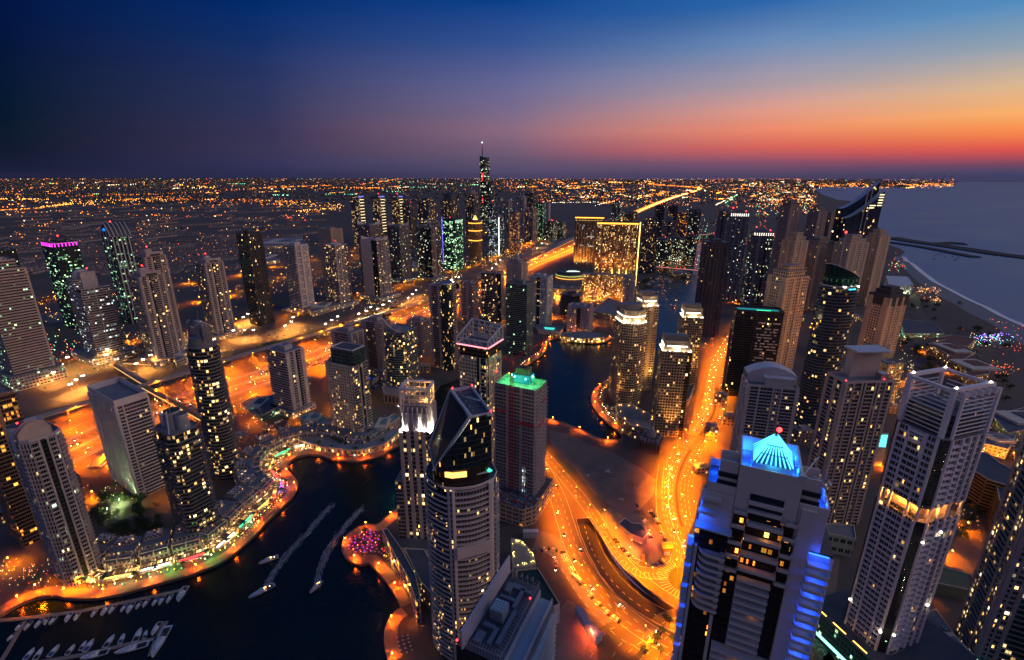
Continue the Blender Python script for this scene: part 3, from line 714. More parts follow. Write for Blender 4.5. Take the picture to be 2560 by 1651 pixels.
def cr_ball(root, poly, h, w, d, mW, mR, mA):
    roofkit(root, poly, h, mW, mR, plant=0)
    m = MB(); m.cyl((-w*.12, -d*.1), w*.36, h, h+16, mA, 24, mt=mR); m.build('upper_drum', root)
    m = MB()
    for k in range(4): m.cyl((-w*.12, -d*.1), w*.38, h+1+k*4, h+2.8+k*4, mW, 24)
    m.build('drum_band', root)
    m = MB(); m.dome((-w*.12, -d*.1), w*.27, h+16, mW, 20, 6, .95); m.build('dome', root, smooth=True)
    m = MB(); m.prism([(w*.12, -d*.3), (w*.28, -d*.3), (w*.28, d*.2), (w*.12, d*.2)], h, h+26, mW, mR); m.build('service_core', root)
    beacon(root, (w*.2, 0, h+26), 5, 1)
tower(OT, 'striped tower topped by a white half sphere', 222, 716, 890, 108, .8, R, ['s1 k1', 's4 w.4 s3 g2'], wall=(.55,.48,.44), fh=4, wx=.97, wz=.5, lit=.08, floorlit=.08, tint='cool', bh=1.9, st=1.6, podium=12, crown=cr_ball)
def cr_gothic(root, poly, h, w, d, mW, mR, mA):
    m = MB(); n = 12
    for i in range(n):      # pointed vault over the roof
        a, b_ = -1+2*i/n, -1+2*(i+1)/n; z = lambda t: h+26*(1-abs(t)**1.7)
        m.face([(w/2*a, -d/2, h), (w/2*b_, -d/2, h), (w/2*b_, -d/2, z(b_)), (w/2*a, -d/2, z(a))], M_glassd)
        m.face([(w/2*b_, d/2, h), (w/2*a, d/2, h), (w/2*a, d/2, z(a)), (w/2*b_, d/2, z(b_))], M_glassd)
        m.face([(w/2*a, -d/2, z(a)), (w/2*b_, -d/2, z(b_)), (w/2*b_, d/2, z(b_)), (w/2*a, d/2, z(a))], M_dark)
    m.build('vaulted_roof', root)
    m = MB()
    for y in [-d/2-.4 + (d+.8)*j/5 for j in range(6)]:
        for i in range(n):
            a, b_ = -1+2*i/n, -1+2*(i+1)/n; z = lambda t: h+26*(1-abs(t)**1.7)+.6
            m.bar((w/2*a*1.03, y, z(a)), (w/2*b_*1.03, y, z(b_)), 1.3, M_lgrey)
    for x in (-w*.16, w*.16): m.bar((x, -d/2-.7, 8), (x, -d/2-.7, h+8), 1.6, M_lgrey); m.bar((x, -d/2-.7, h+8), (x*2.3, -d/2-2, h+16), 1.4, M_lgrey)
    m.build('white_rib', root)
    m = MB(); m.ball((0, -d/2-.4, h+14), 3, emat('blue_sign', (.02, .25, 1), 1.2), 8, 3); m.build('blue_lamp', root); beacon(root, (-w*.3, 0, h+24), 4, 1.4)
tower(OT, 'dark glass tower with a white ribbed pointed vault on top', 290, 590, 802, 72, .9, R, ['g', 'u1 u1 u1 u1 u1'], wall=(.05,.05,.06), glass=(.01,.02,.02), mW=M_lgrey, wx=.96, wz=.6, lit=.07, floorlit=.13, tint='green', fh=4, crown=cr_gothic)
TWP = ['b5 v1', 'v1 b2 w1.2 h.8 b3 v.6 g2 v1', 'b1', 'b1']
KW = dict(wall=(.52,.42,.38), bo=1.3, bh=1.0, lit=.1, tint='warm', wz=.72)
def cr_portal(root, poly, h, w, d, mW, mR, mA):
    roofkit(root, poly, h, mW, mR, plant=0); X = w/2
    m = MB(); m.box((X-2, 0, h+4), (4, d*.8, 8), mW); m.box((-w*.1, 0, h+3), (w*.5, d*.55, 6), mW); m.box((-w*.2, 0, h+8), (w*.22, d*.3, 5), mW); m.build('portal_block', root)
    m = MB(); m.box((X+.06, 0, h+3), (.3, d*.45, 3), M_dark); m.build('portal_opening', root)
    beacon(root, (-w*.2, 0, h+10), 5, 1)
tower(RT, 'rear pinkish twin apartment tower with stepped white roof blocks', 376, 640, 880, 78, 1, R, TWP, crown=cr_portal, **KW)
tower(RT, 'front pinkish twin apartment tower with a portal framed top', 365, 688, 900, 90, 1, R, TWP, crown=cr_portal, podium=10, near=False, **KW)
tower(RT, 'pinkish balcony tower with a tall red tipped mast', 522, 655, 838, 72, 1, R, TWP, crown=cr_portal, podium=9, **KW)
tower(RT, 'dark unlit lattice clad tower left of the white framed one', 622, 584, 808, 66, .9, R, ['g', 'u1 u1 u1 w.6 u1 u1'], wall=(.09,.08,.08), lit=.05, wz=.7, mW=M_dark, plant=2)
def cr_ladder(root, poly, h, w, d, mW, mR, mA):
    roofkit(root, poly, h, mW, mR, plant=2); m = MB()
    for y in (-d*.45, -d*.08): m.box((w/2+1.3, y, h*.5+2), (1.6, 2.2, h-2), mW)
    k = int(h/14)
    for j in range(k): m.box((w/2+1.3, -d*.265, 12+j*14), (1.6, d*.4, 2.2), mW)
    m.build('ladder_frame', root)
tower(RT, 'white tower with a giant ladder like frame on its front', 738, 612, 775, 62, .9, R, ['b1', 'w1 g2.6 w1 g3 w.5', 'b1', 'b1'], shape='rect', wall=WHITE, lit=.05, wz=.6, bay=3, wx=.6, crown=cr_ladder, podium=8)
tower(OT, 'plain brown slab tower with floodlit roof standing behind', 825, 572, 745, 62, .8, R, ['w', 'w1 g4 w1'], wall=(.4,.31,.25), lit=.03, wx=.5, plant=1)
tower(RT, 'white tower with a bright lit stairwell strip and drum top', 838, 612, 762, 58, .9, R, ['b1', 'v.5 b2 v.4 b3 h1', 'b1', 'b1'], wall=(.6,.5,.47), lit=.16, st=1.8, crown=cr_dome(.38, .12), podium=9)
tower(RT, 'dark glass tower with curved white crest behind the slab fronted tower', 922, 562, 715, 60, .9, R, ['g', 's1'], wall=(.25,.22,.24), lit=.05, crown=cr_sail(14, M_lgrey))
tower(RT, 'white balcony tower edged by a tall white slab', 936, 598, 742, 70, .8, R, ['v2 h1', 'b2 h.4 b3 w.3 b2', 'b1', 'b1'], shape='rect', wall=(.6,.52,.5), lit=.1, podium=8, crown=cr_sail(9))
tower(RT, 'grey horned tower with a small white sign on its side', 996, 564, 700, 56, 1, R, 's1', wall=(.26,.23,.25), lit=.08, tint='mix', crown=cr_sail(13, M_grey), podium=8)
for i, (u, lab) in enumerate(((893, 'left'), (946, 'middle'), (993, 'right'))):
    r_, p_, q_ = tower(OT, '%s one of the three slim towers with yellow lit bands' % lab, u, 490, (612, 606, 600)[i], (36, 34, 31)[i], .9, R, ['g1', 's1 h2'], wall=(.2,.18,.22), wx=.98, lit=.12, floorlit=.1, tint='warm', st=1.6, plant=2)
    m = MB()
    for k in range(12): m.box((q_[3]*.5+.3, q_[4]*.05, q_[2]-16-k*13), (.5, q_[4]*.6, 2.2), emat('pale_yellow_strip', (1, .8, .4), 2.2))
    m.build('light_band', r_); m = MB(); m.box((q_[3]*.5+.4, 0, q_[2]-3), (.4, q_[4]*.7, 4), emat('violet_sign', (.15, .2, 1), 1.6)); m.build('roof_sign', r_)
    beacon(r_, (0, 0, q_[2]+2), 8, 1.7)
for (u, v, vb, w, lab, cr) in ((1022, 512, 620, 34, 'dark glass tower with a red lamp behind the horned tower', None), (1068, 505, 640, 50, 'dark twin peaked tower behind the arched crown', cr_step(.5, 12)), (1124, 498, 600, 46, 'dark tower with a ribbed dome behind the teal tower', cr_dome(.45, 1, M_dark)), (1180, 488, 620, 34, 'small brown domed tower beside the tallest tower', cr_dome(.45, 1, M_brown))):
    tower(OT, lab, u, v, vb, w, 1, R, ['u1 u1 u1', 'u1 u1 u1'], wall=(.12,.11,.13), lit=.14, wx=.9, crown=cr, red=1)
tower(RT, 'tower crowned by a pale lattice arch', 1072, 568, 695, 62, .9, R, ['b1 h1', 'g1 w.8 b2'], wall=(.25,.18,.17), lit=.14, tint='mix', crown=cr_arch(22, M_lgrey), podium=7)
def cr_teal(root, poly, h, w, d, mW, mR, mA):
    roofkit(root, poly, h, mW, mR, plant=1); m = MB()
    for k in range(8): m.box((w/2+.4, -d*.4+k*d*.115, h-6), (.4, 1.4, 9), emat('pale_green_strip', (.7, 1, .8), 1.6))
    m.build('lit_screen', root); m = MB(); m.bar((-w/2, -d/2-.6, 20), (-w/2, -d/2-.6, h+8), 1.2, emat('violet_strip', (.15, .12, 1), 2.2)); m.build('neon_edge', root); beacon(root, (0, -d*.3, h), 6, 1.2)
tower(OT, 'teal glass office tower with bright green lit offices', 1131, 548, 672, 52, .9, R, 'g', wall=(.02,.06,.06), glass=(.01,.06,.06), wx=.97, wz=.6, lit=.16, floorlit=.16, tint='green', st=2.2, fh=4, crown=cr_teal)
def cr_gold(root, poly, h, w, d, mW, mR, mA):
    roofkit(root, poly, h, mW, mR, plant=0); m = MB()
    for z in (h*.985, h*.8, h*.56):
        q = offset(poly, 1.0); 
        for i in range(len(q)): m.bar((*q[i], z), (*q[(i+1) % len(q)], z), 1.4, emat('gold_cornice', (1, .42, .05), 3.2), 2.2)
    m.build('gold_cornice', root)
    m = MB(); m.prism([(p[0]*.62, p[1]*.62) for p in poly], h, h+9, mA, mR); m.build('upper_block', root)
    m = MB(); m.cyl((0, 0), w*.24, h+9, h+24, emat('gold_spire', (1, .6, .15), 2.6), 8, r2=w*.03); m.cyl((0, 0), .6, h+24, h+34, M_steel, 6); m.build('spire', root)
tower('hotel_tower', 'golden lit tower with three glowing cornices and a spire', 1188, 556, 656, 38, 1, R, 'u1 u1 u1 u1', shape='chamf', wall=(.42,.22,.1), lit=.12, tint='gold', wx=.6, crown=cr_gold, podium=8, cat='tower')
def almas():
    x, y = G(1214, 566); s = 1.0; rot = rad(-30)
    def hz(v):
        z = 0
        while proj(x, y, z)[1] > v and z < 900: z += 1
        return z
    h1, h2, h3 = hz(398), hz(455), hz(357)
    root = empty('skyscraper', (x, y, 0), rot, 'tallest tower with a needle spire rising above the horizon', 'skyscraper')
    w = 84; g = FM((.05,.06,.07), (.015,.03,.04), 6, 7, .95, .5, .14, 'mix', 1.6, 0, 2, .12)
    body(oval(w*.6, w*.95, 18), 0, h1, 'g', g, g, M_dark, M_roofd, 5, parent=root, name='left_shaft', cap=True)
    q = [(p[0]+w*.42, p[1]-w*.05) for p in oval(w*.55, w*.8, 18)]; body(q, 0, h2, 'g', g, g, M_dark, M_roofd, 5, parent=root, name='right_shaft')
    m = MB(); q = oval(w*.6, w*.95, 18)
    for i in range(18):
        a, b_ = q[i], q[(i+1) % 18]; z = lambda p: h1 + 24*(p[0]/w+.5)*-1 + 26
        m.face([(*a, h1), (*b_, h1), (*b_, z(b_)), (*a, z(a))], g, [(0, h1), (4, h1), (4, z(b_)), (0, z(a))])
    m.face([(*p, h1 + 24*(p[0]/w+.5)*-1 + 26) for p in q], M_lgrey); m.build('slanted_crown', root)
    m = MB(); m.cyl((-w*.2, 0), 4.2, h1, h3-20, M_dark, 8, r2=1.2); m.cyl((-w*.2, 0), 1.2, h3-20, h3, M_steel, 6, r2=.5); m.build('spire', root)
    beacon(root, (-w*.2, 0, h3), 1, 3.2, emat('spire_lamp', (.6, 1, .95), 7), False)
    m = MB()
    for k in range(7): m.ball((w*.1, -w*.5, h2 + 10 + k*9 if k < 5 else h2-20*k), 2.2, E_red, 6, 3)
    m.build('warning_light', root)
    m = MB(); m.prism(oval(w*2.2, w*2), 0, 26, FM((.2,.2,.2), (.02,.03,.03), 5, 5, .8, .5, .4, 'mix', 2), M_roof); m.build('podium', root)
almas()
def cr_glasssail(root, poly, h, w, d, mW, mR, mA):
    roofkit(root, poly, h, mW, mR, plant=1); m = MB(); m.bar((w/2+1, -d*.5, 4), (w/2+1, -d*.5, h+6), 2.0, emat('white_edge_light', (1, .9, .75), 3)); m.build('light_line', root)
    m = MB()
    for i in range(10):
        t0, t1 = i/10, (i+1)/10; m.bar((w/2, -d/2+d*t0, h+14*cos(t0*pi/2)), (w/2, -d/2+d*t1, h+14*cos(t1*pi/2)), 1, M_lgrey); m.bar((w/2, -d/2+d*t0, h), (w/2, -d/2+d*t0, h+14*cos(t0*pi/2)), .7, M_lgrey)
    m.build('curved_screen', root)
tower(OT, 'glass tower with a vertical white light line and curved edge', 1241, 546, 640, 38, .9, R, ['g', 'h1'], wall=(.1,.12,.12), glass=(.02,.06,.06), lit=.2, floorlit=.15, tint='cool', crown=cr_glasssail)
for (u, v, vb, w, lab, wl, ti, l, pt, cr) in (
 (1266, 502, 630, 30, 'pale grey notched tower right of the tallest tower', (.3,.28,.3), 'mix', .06, 'u1 u1', cr_sail(12, M_lgrey)),
 (1288, 530, 634, 26, 'slim tower edged with blue and white neon dots', (.2,.18,.24), 'orange', .3, 'g1', None),
 (1306, 494, 600, 22, 'pale pierced arch tower in the far cluster', (.4,.38,.4), 'warm', .05, 'u1 u1', cr_arch(8, M_lgrey)),
 (1328, 484, 585, 30, 'dark horned tower with red lamps in the far cluster', (.1,.1,.12), 'warm', .06, 'u1 u1', cr_sail(16, M_dark)),
 (1328, 522, 606, 34, 'pinkish tower with greenish lit roof in the far cluster', (.42,.3,.27), 'warm', .1, 'v.5 b1 v.5 b1 v.5', None),
 (1352, 510, 598, 28, 'dark glass tower with green windows in the far cluster', (.06,.07,.08), 'green', .22, 'g', None),
 (1369, 508, 588, 16, 'pale slim blade tower at the right of the far cluster', (.4,.36,.38), 'warm', .02, 'w', None),
 (1376, 556, 600, 36, 'low dark office block beside the highway bend', (.12,.1,.1), 'mix', .15, 'g', None),
 (1402, 556, 594, 28, 'low brown office block at the highway bend', (.2,.16,.14), 'mix', .15, 'g', None),
 (1228, 508, 585, 22, 'thin dark tower left behind the curved edge tower', (.1,.1,.13), 'cool', .15, 'g', None),
 (1250, 520, 600, 24, 'thin pale tower with a white top lamp', (.35,.33,.36), 'warm', .05, 'u1', cr_spire(26))):
    tower(OT, lab, u, v, vb, w, 1, R, pt, wall=wl, lit=l, tint=ti, crown=cr, red=1 if 'red' in lab or 'dark' in lab else 0)
# --- marina side, middle distance
tower(RT, 'tower on a domed spire with green construction netting below', 1293, 655, 875, 54, 1, -24, ['w1 g2 w1', 'w1 g2 w1'], wall=(.42,.33,.29), wx=.45, wz=.5, lit=.03, crown=cr_spire(24, .5), mB=M_glassg)
tower(RT, 'green netted concrete tower under construction beside the white one', 1300, 708, 880, 70, .8, -24, ['b1', 's1'], wall=(.2,.24,.22), glass=(.01,.03,.02), lit=.04, tint='green', plant=2)
tower(RT, 'white tower with a dark centre strip and a cyan roof lamp', 1353, 690, 815, 60, .8, -24, ['w.5 g2 h1 g2 w.5', 'w.5 g3 w.5'], wall=WHITE, wx=.55, lit=.08, plant=1.5)
tower('office_block', 'cinnamon coloured low tower with concave white crown and cyan lamps', 1452, 765, 828, 66, .8, -20, ['w.5 g2 h1 g2 w.5', 's1'], wall=(.5,.42,.42), wx=.6, lit=.06, crown=cr_sail(8))
tower('hotel_tower', 'dark low block behind the concave crowned building', 1430, 735, 790, 56, .8, -20, 'g', wall=(.12,.1,.11), lit=.03)
tower(RT, 'round pale grey tower with lit roof rim beside the hotel', 1574, 690, 762, 40, 1, 0, 'w.4 g1', shape='oval', wall=(.45,.42,.44), wx=.7, lit=.05, plant=1)
def hotel():
    A = FM((.36,.21,.1), (.03,.015,.01), 3.4, 3.6, .55, .62, .55, 'gold', 2.3); L = FM((.3,.2,.1), (.02,.012,.01), 2.6, 3.6, .5, .9, .06, 'cool', 2)
    r_, p_, (x, y, h, w, d) = tower('hotel_tower', 'wide hotel slab dotted with golden windows above the lit portal', 1543, 560, 745, 112, .28, -10, ['v.4 g1.2 v.4 g1.2 v.4 g1.2 v.4 g1.2 v.4 g1.2 v.4 g1.2 v.4'], wall=(.3,.2,.11), mA=A, plant=1, ph=5, cat='hotel')
    for k in range(6): light('uplight', 'SPOT', (-w*.42+k*w*.17, -d/2-10, h*.37), 90000, (1, .3, .03), r_, .5, 80).rotation_euler = (rad(168), 0, 0)
    for k in range(5): light('uplight', 'POINT', (-w*.6+k*w*.25, -d/2-44, 9), 60000, (1, .32, .04), r_, .5)
    m = MB(); m.bar((-w*.45, -d/2-.4, h+2), (w*.47, -d/2-.4, h+2), 1.6, emat('gold_cornice', (1, .42, .05), 3.2), 3); m.build('gold_cornice', r_)
    m = MB(); m.bar((w/2+.9, -d/2, 30), (w/2+.9, -d/2, h+6), 1.9, emat('edge_gold', (1, .55, .12), 5)); m.build('light_edge', r_)
    m = MB(); m.prism([(-w*.72,-d/2-30),(w*.3,-d/2-30),(w*.3,-d/2-.5),(-w*.72,-d/2-.5)], 0, h*.36, A, M_roof); m.build('lower_wing', r_)
    m = MB(); m.prism([(w*.3,-d/2-30),(w*.52,-d/2-30),(w*.52,-d/2-.5),(w*.3,-d/2-.5)], 0, h*.2, A, M_roof); m.build('side_wing', r_)
    m = MB(); m.box((w*.25, -d/2-30.3, 12), (5, .5, 36), emat('edge_gold2', (1, .5, .08), 3)); m.build('portal_light', r_)
    m = MB()
    for k in range(3): m.cyl((-w*.05+k*w*.16, -d/2-4), 2, h*.36, h*.36+13, emat('gold_spire', (1, .6, .15), 2.6), 6, r2=.2)
    m.build('roof_lantern', r_)
    r2, p2, (x2, y2, h2, w2, d2) = tower('hotel_tower', 'left wing of the golden hotel with uplit vertical fins', 1475, 546, 662, 74, .35, -10, ['u1 u1 u1 u1 u1 u1 u1 u1 u1 u1'], wall=(.42,.26,.12), mA=L, plant=0, ph=5, cat='hotel')
    m = MB(); m.bar((-w2*.5, -d2/2-.5, h2+3), (w2*.48, -d2/2-.5, h2+3), 1.4, emat('gold_cornice', (1, .42, .05), 3.2), 3)
    for k in range(18): m.box((-w2*.45+k*w2*.05, -d2/2-.5, h2-6), (1.2, .5, 1.6), emat('gold_spire', (1, .6, .15), 2.6))
    for zz in (.62, .42): 
        for k in range(9): m.box((-w2*(.05-.0)+k*w2*.045 if zz > .5 else k*w2*.05, -d2/2-.5, h2*zz), (1.8, .5, 2), emat('pale_strip2', (1, .9, .6), 2))
    m.build('gold_cornice', r2)
    for k in range(7): light('uplight', 'SPOT', (-w2*.45+k*w2*.15, -d2/2-6, 6), 200000, (1, .4, .06), r2, .5, 70).rotation_euler = (rad(165), 0, 0)
hotel()
def dome_mall():
    x, y = G(1490, 690); r_ = empty('event_hall', (x, y, 0), 0, 'round low hall with glowing rim left of the hotel', 'hall')
    x, y = G(1425, 695); r_.location = (x, y, 0)
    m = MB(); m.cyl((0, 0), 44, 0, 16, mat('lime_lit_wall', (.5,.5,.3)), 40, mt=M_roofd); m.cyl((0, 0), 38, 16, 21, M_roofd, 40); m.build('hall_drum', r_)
    m = MB(); m.cyl((0, 0), 44.6, 11, 12.2, emat('lime_strip', (.8, .9, .2), 1.4), 40, cap=False); m.cyl((0, 0), 44.6, 3, 4.4, emat('orange_strip', (1, .4, .05), 3), 40, cap=False); m.build('rim_light', r_)
    m = MB(); m.box((8, -8, 21.3), (40, 9, .5), emat('skylight', (.8, 1, .8), 1.6)); m.box((8, 5, 21.3), (26, 4, .5), emat('skylight', (.8, 1, .8), 1.6)); m.build('skylight', r_)
    x, y = G(1415, 745); r_ = empty('office_block', (x, y, 0), rad(-12), 'low golden lit block with large yellow windows below the round hall', 'building')
    m = MB(); m.prism(rect(74, 40), 0, 26, FM((.45,.3,.12), (.03,.02,.01), 9, 8, .7, .45, .8, 'gold', 2.2), M_roof); m.build('facade', r_); roofkit(r_, rect(74, 40), 26, M_beige, M_roof, plant=1)
    light('uplight', 'POINT', (-20, -30, 4), 30000, (1, .5, .1), r_, 1)
dome_mall()
for a in ((1543, 508, 600, 25, 'slim banded tower behind the hotel roof', (.2,.17,.2), 'mix', .12, None), (1576, 530, 600, 37, 'brown block behind the right end of the hotel', (.26,.2,.2), 'warm', .12, None),
 (1651, 515, 590, 22, 'dark tower standing just right of the far highway', (.13,.1,.12), 'warm', .03, None), (1683, 515, 600, 24, 'dark tower second right of the far highway', (.14,.1,.12), 'warm', .03, None),
 (1673, 552, 640, 34, 'pale violet tower behind the marina boats', (.35,.3,.36), 'warm', .05, cr_step(.6, 12)), (1708, 532, 640, 26, 'tower with a pink lit corner above the far canal', (.35,.22,.24), 'orange', .2, None),
 (1737, 528, 625, 30, 'tower with a glowing orange roof line above the far canal', (.2,.16,.2), 'mix', .08, cr_frame(5)), (1690, 596, 650, 44, 'low dotted apartment block in front of the far towers', (.16,.14,.18), 'mix', .3, None),
 (1655, 600, 655, 40, 'dark low apartment block by the boat harbour', (.12,.11,.15), 'mix', .15, None), (1726, 590, 640, 36, 'dark low apartment block near the far bridge', (.14,.12,.15), 'mix', .2, None),
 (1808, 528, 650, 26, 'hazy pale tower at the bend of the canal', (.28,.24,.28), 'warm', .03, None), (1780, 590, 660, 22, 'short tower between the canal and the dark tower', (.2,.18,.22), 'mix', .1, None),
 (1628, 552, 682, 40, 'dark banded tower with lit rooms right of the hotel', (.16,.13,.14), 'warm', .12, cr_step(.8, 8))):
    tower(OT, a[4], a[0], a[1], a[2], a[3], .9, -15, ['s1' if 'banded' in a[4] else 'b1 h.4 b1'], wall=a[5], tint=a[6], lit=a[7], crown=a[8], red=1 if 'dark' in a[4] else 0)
# --- marina, middle: front row along the highway
def cr_drumtop(root, poly, h, w, d, mW, mR, mA):
    roofkit(root, poly, h, mW, mR, plant=1)
    m = MB(); m.cyl((w*.36, -d*.3), w*.3, 0, h+5, FM((.02,.03,.03), (.01,.03,.035), 3, 3.5, .94, .75, .2, 'gold', 2), 28, mt=M_glassb); m.build('glass_drum', root)
    m = MB(); m.cyl((w*.36, -d*.3), w*.31, h+4.4, h+6.2, M_lgrey, 28, mt=M_glassb); m.build('drum_rim', root)
tower(RT, 'pink tower with a round black glass corner drum', 1106, 712, 915, 66, .8, -24, ['v1 b3 w1 b3 v1', 'b1'], wall=(.46,.36,.33), bh=1, lit=.06, crown=cr_drumtop, near=True, cat='tower')
tower(RT, 'slim pinkish tower with lit roof corners behind the drum tower', 1174, 706, 806, 42, .9, -24, ['b1 w.4 g1', 'b1'], wall=(.46,.36,.34), lit=.06, plant=1)
tower(RT, 'brown banded slab tower with evenly spaced yellow windows', 1231, 682, 800, 56, .5, -14, ['b4 h1', 'v1 b1'], wall=(.34,.26,.24), lit=.14, plant=1)
tower(RT, 'pinkish grid tower half hidden behind the curved glass tower', 1048, 800, 885, 62, .9, -26, ['w1 g3 w1 g3 w1', 'b1'], wall=(.46,.36,.34), lit=.06, near=True)
tower(RT, 'pink balcony tower with dark roof blocks behind the grid front', 940, 800, 935, 74, .8, -26, ['w1 b2 w1', 'b1 w.4 g2 w.4'], wall=(.44,.34,.32), lit=.06, near=True, cat='tower', podium=16, podw=.7)
def cr_curvewall(root, poly, h, w, d, mW, mR, mA):
    roofkit(root, poly, h, mW, mR, plant=1.5); m = MB(); n = 10
    for i in range(n):
        t0, t1 = i/n, (i+1)/n; f = lambda t: (-w*.5+w*.9*t, -d*.5-d*.16*sin(pi*t)); a, c = f(t0), f(t1)
        z0, z1 = h+16*(1-t0)**1.2, h+16*(1-t1)**1.2
        m.face([(*a, h-1), (*c, h-1), (*c, z1), (*a, z0)], M_pink); m.face([(*c, h-1), (*a, h-1), (*a, z0), (*c, z1)], M_pink)
        m.bar((*a, z0), (*c, z1), 1.1, M_white)
    m.bar((-w*.5, -d*.5, 4), (-w*.5, -d*.5, h+16), 1.4, M_white); m.build('curved_parapet', root)
tower(RT, 'teal glass tower of curved floors with a sweeping white wall', 1000, 822, 975, 82, .8, -26, 'b1', shape='bow', wall=(.22,.24,.24), glass=(.015,.04,.04), lit=.22, bo=1.4, bh=.9, st=1.8, near=True, crown=cr_curvewall, podium=15, podw=.7)
tower(RT, 'apartment tower with bowed wall and blue grey roof behind the taupe tower', 868, 826, 960, 80, .7, -26, ['w.7 b3 w.7', 'v.5 g1 v.5 g1 v.5'], shape='rect', wall=(.44,.36,.35), lit=.04, near=True)
tower(RT, 'rounded white edged tower at the highway with many dark balconies', 712, 872, 1025, 92, .75, -28, ['b1', 'v1 b1 v.7 h.5 b1 v1', 'b1', 'w'], wall=(.52,.45,.44), lit=.05, bo=1.6, near=True, podium=9, podw=.6)
def cr_glassbox(root, poly, h, w, d, mW, mR, mA):
    roofkit(root, poly, h, mW, mR, plant=0); q = [(p[0]*.8+w*.1, p[1]*.8) for p in poly]
    m = MB(); m.prism(q, h, h+19, FM((.05,.07,.07), (.02,.05,.05), 3.4, 4, .94, .8, .05, 'warm'), M_roofd); m.build('glass_upper_block', root); roofkit(root, q, h+19, M_lgrey, M_roofd, plant=0, name='upper_parapet')
tower(RT, 'taupe stone tower with a dark glass top on the waterfront terrace', 866, 905, 1088, 104, .62, -24, ['w.6 g5 w.5 g2', 'b2 v.4 h1 v.4 b2', 'w', 'w'], wall=(.46,.4,.36), bay=4.4, wx=.5, wz=.5, lit=.22, bh=.8, near=True, crown=cr_glassbox)
# --- left foreground
def cr_princess(root, poly, h, w, d, mW, mR, mA):
    m = MB(); m.cyl((0, 0), w*.34, h, h+9, mW, 28, mt=mR); m.build('roof_drum', root)
    m = MB(); n = 10
    for (ox, sg) in ((-w*.18, 1), (w*.16, -1)):
        for i in range(n):
            a0, a1 = pi*.75+sg*pi*.9*i/n, pi*.75+sg*pi*.9*(i+1)/n; r_ = w*.24
            z0, z1 = h+12+14*i/n, h+12+14*(i+1)/n
            p, q = (ox+r_*cos(a0), r_*sin(a0)), (ox+r_*cos(a1), r_*sin(a1))
            m.face([(*p, h+6), (*q, h+6), (*q, z1), (*p, z0)], M_grey); m.face([(*q, h+6), (*p, h+6), (*p, z0), (*q, z1)], M_grey); m.bar((*p, z0), (*q, z1), .9, M_lgrey)
    m.build('curved_roof_screen', root); m = MB(); m.box((w*.1, -d*.05, h+14), (w*.26, d*.2, 22), M_grey); m.build('service_core', root)
    beacon(root, (w*.1, 0, h+25), 8, .5, M_steel)
tower(RT, 'tall dark rounded tower of stacked curved balconies with scattered yellow windows', 505, 862, 1185, 104, .8, -30, 'b1', shape='oval', wall=(.2,.2,.21), glass=(.01,.012,.015), bay=4, lit=.2, tint='gold', st=2.6, bo=1.8, bh=.8, near=True, crown=cr_princess, cat='tower')
tower(RT, 'white slab tower with long dark balcony rows beside the highway', 294, 985, 1205, 150, .42, -33, ['v.6 g1.2 w.3 g1.2 v.3', 'v.5 b1.2 v.35 b6 v.35'], wall=(.66,.6,.6), glass=(.012,.014,.018), bay=3.2, wx=.5, lit=.03, bo=1.6, bh=.9, near=True, plant=0, ph=6)
def cr_horns(root, poly, h, w, d, mW, mR, mA):
    roofkit(root, poly, h, mW, M_roofd, plant=0)
    m = MB(); m.cyl((-w*.05, 0), w*.2, h, h+15, M_grey, 20, mt=M_glassg); m.cyl((w*.22, d*.12), w*.16, h, h+13, M_grey, 18, mt=M_roofd); m.build('roof_drum', root)
    m = MB(); m.box((-w*.36, 0, h+5), (w*.18, d*.4, 10), M_lgrey); m.build('plant_room', root)
    m = MB(); n = 10
    for i in range(n):
        t0, t1 = i/n, (i+1)/n; f = lambda t: (w*(.02+.34*t), -d*.2-d*.25*t, h+16*(1-t)**2); m.bar(f(t0), f(t1), .8, M_lgrey)
    m.build('curved_beam', root); m = MB(); m.cyl((w*.05, -d*.1), .35, h, h+42, M_steel, 6, r2=.15); m.build('mast', root)
tower(RT, 'dark stepped balcony tower with twin roof drums, curved beam and thin mast', 440, 1068, 1335, 124, .8, -30, ['b2 v.5 b1 h.6 b2', 'b2 h.6 b2', 'b1', 'b1'], shape='chamf', wall=(.17,.17,.18), glass=(.01,.012,.015), lit=.2, tint='gold', st=2.2, bo=1.7, bh=.8, near=True, crown=cr_horns, cat='tower')
def cr_marinatop(root, poly, h, w, d, mW, mR, mA):
    roofkit(root, poly, h, mW, M_roofd, plant=0, ph=2.5)
    m = MB(); m.cyl((-w*.15, -d*.3), w*.2, h-10, h+9, M_lgrey, 20, mt=M_roofd); m.build('roof_drum', root)
    m = MB(); m.box((-w*.3, d*.1, h+4), (w*.3, d*.3, 8), M_lgrey); m.box((0, d*.15, h+5), (w*.2, d*.25, 10), M_grey); m.build('plant_room', root)
    m = MB(); n = 8
    for X in (w*.18, w*.36):
        for i in range(n):
            t0, t1 = i/n, (i+1)/n; z = lambda t: h+13*sin(pi*(.15+.7*t)); y0 = -d*.5
            P = [(X, y0+d*.8*t0, h-4), (X, y0+d*.8*t1, h-4), (X, y0+d*.8*t1, z(t1)), (X, y0+d*.8*t0, z(t0))]; m.face(P, M_pink); m.face([(p[0]-.7, p[1], p[2]) for p in P][::-1], M_pink); m.bar(P[3], P[2], .9, M_pink)
    m.build('curved_fin_wall', root); m = MB()
    for k in range(6): m.bar((-w*.45, -d*.45+k*1.4, h+2.6), (w*.05, -d*.45+k*1.4, h+2.6), .3, M_lgrey)
    m.build('roof_pergola', root); beacon(root, (w*.12, -d*.35, h+12), 1, .6)
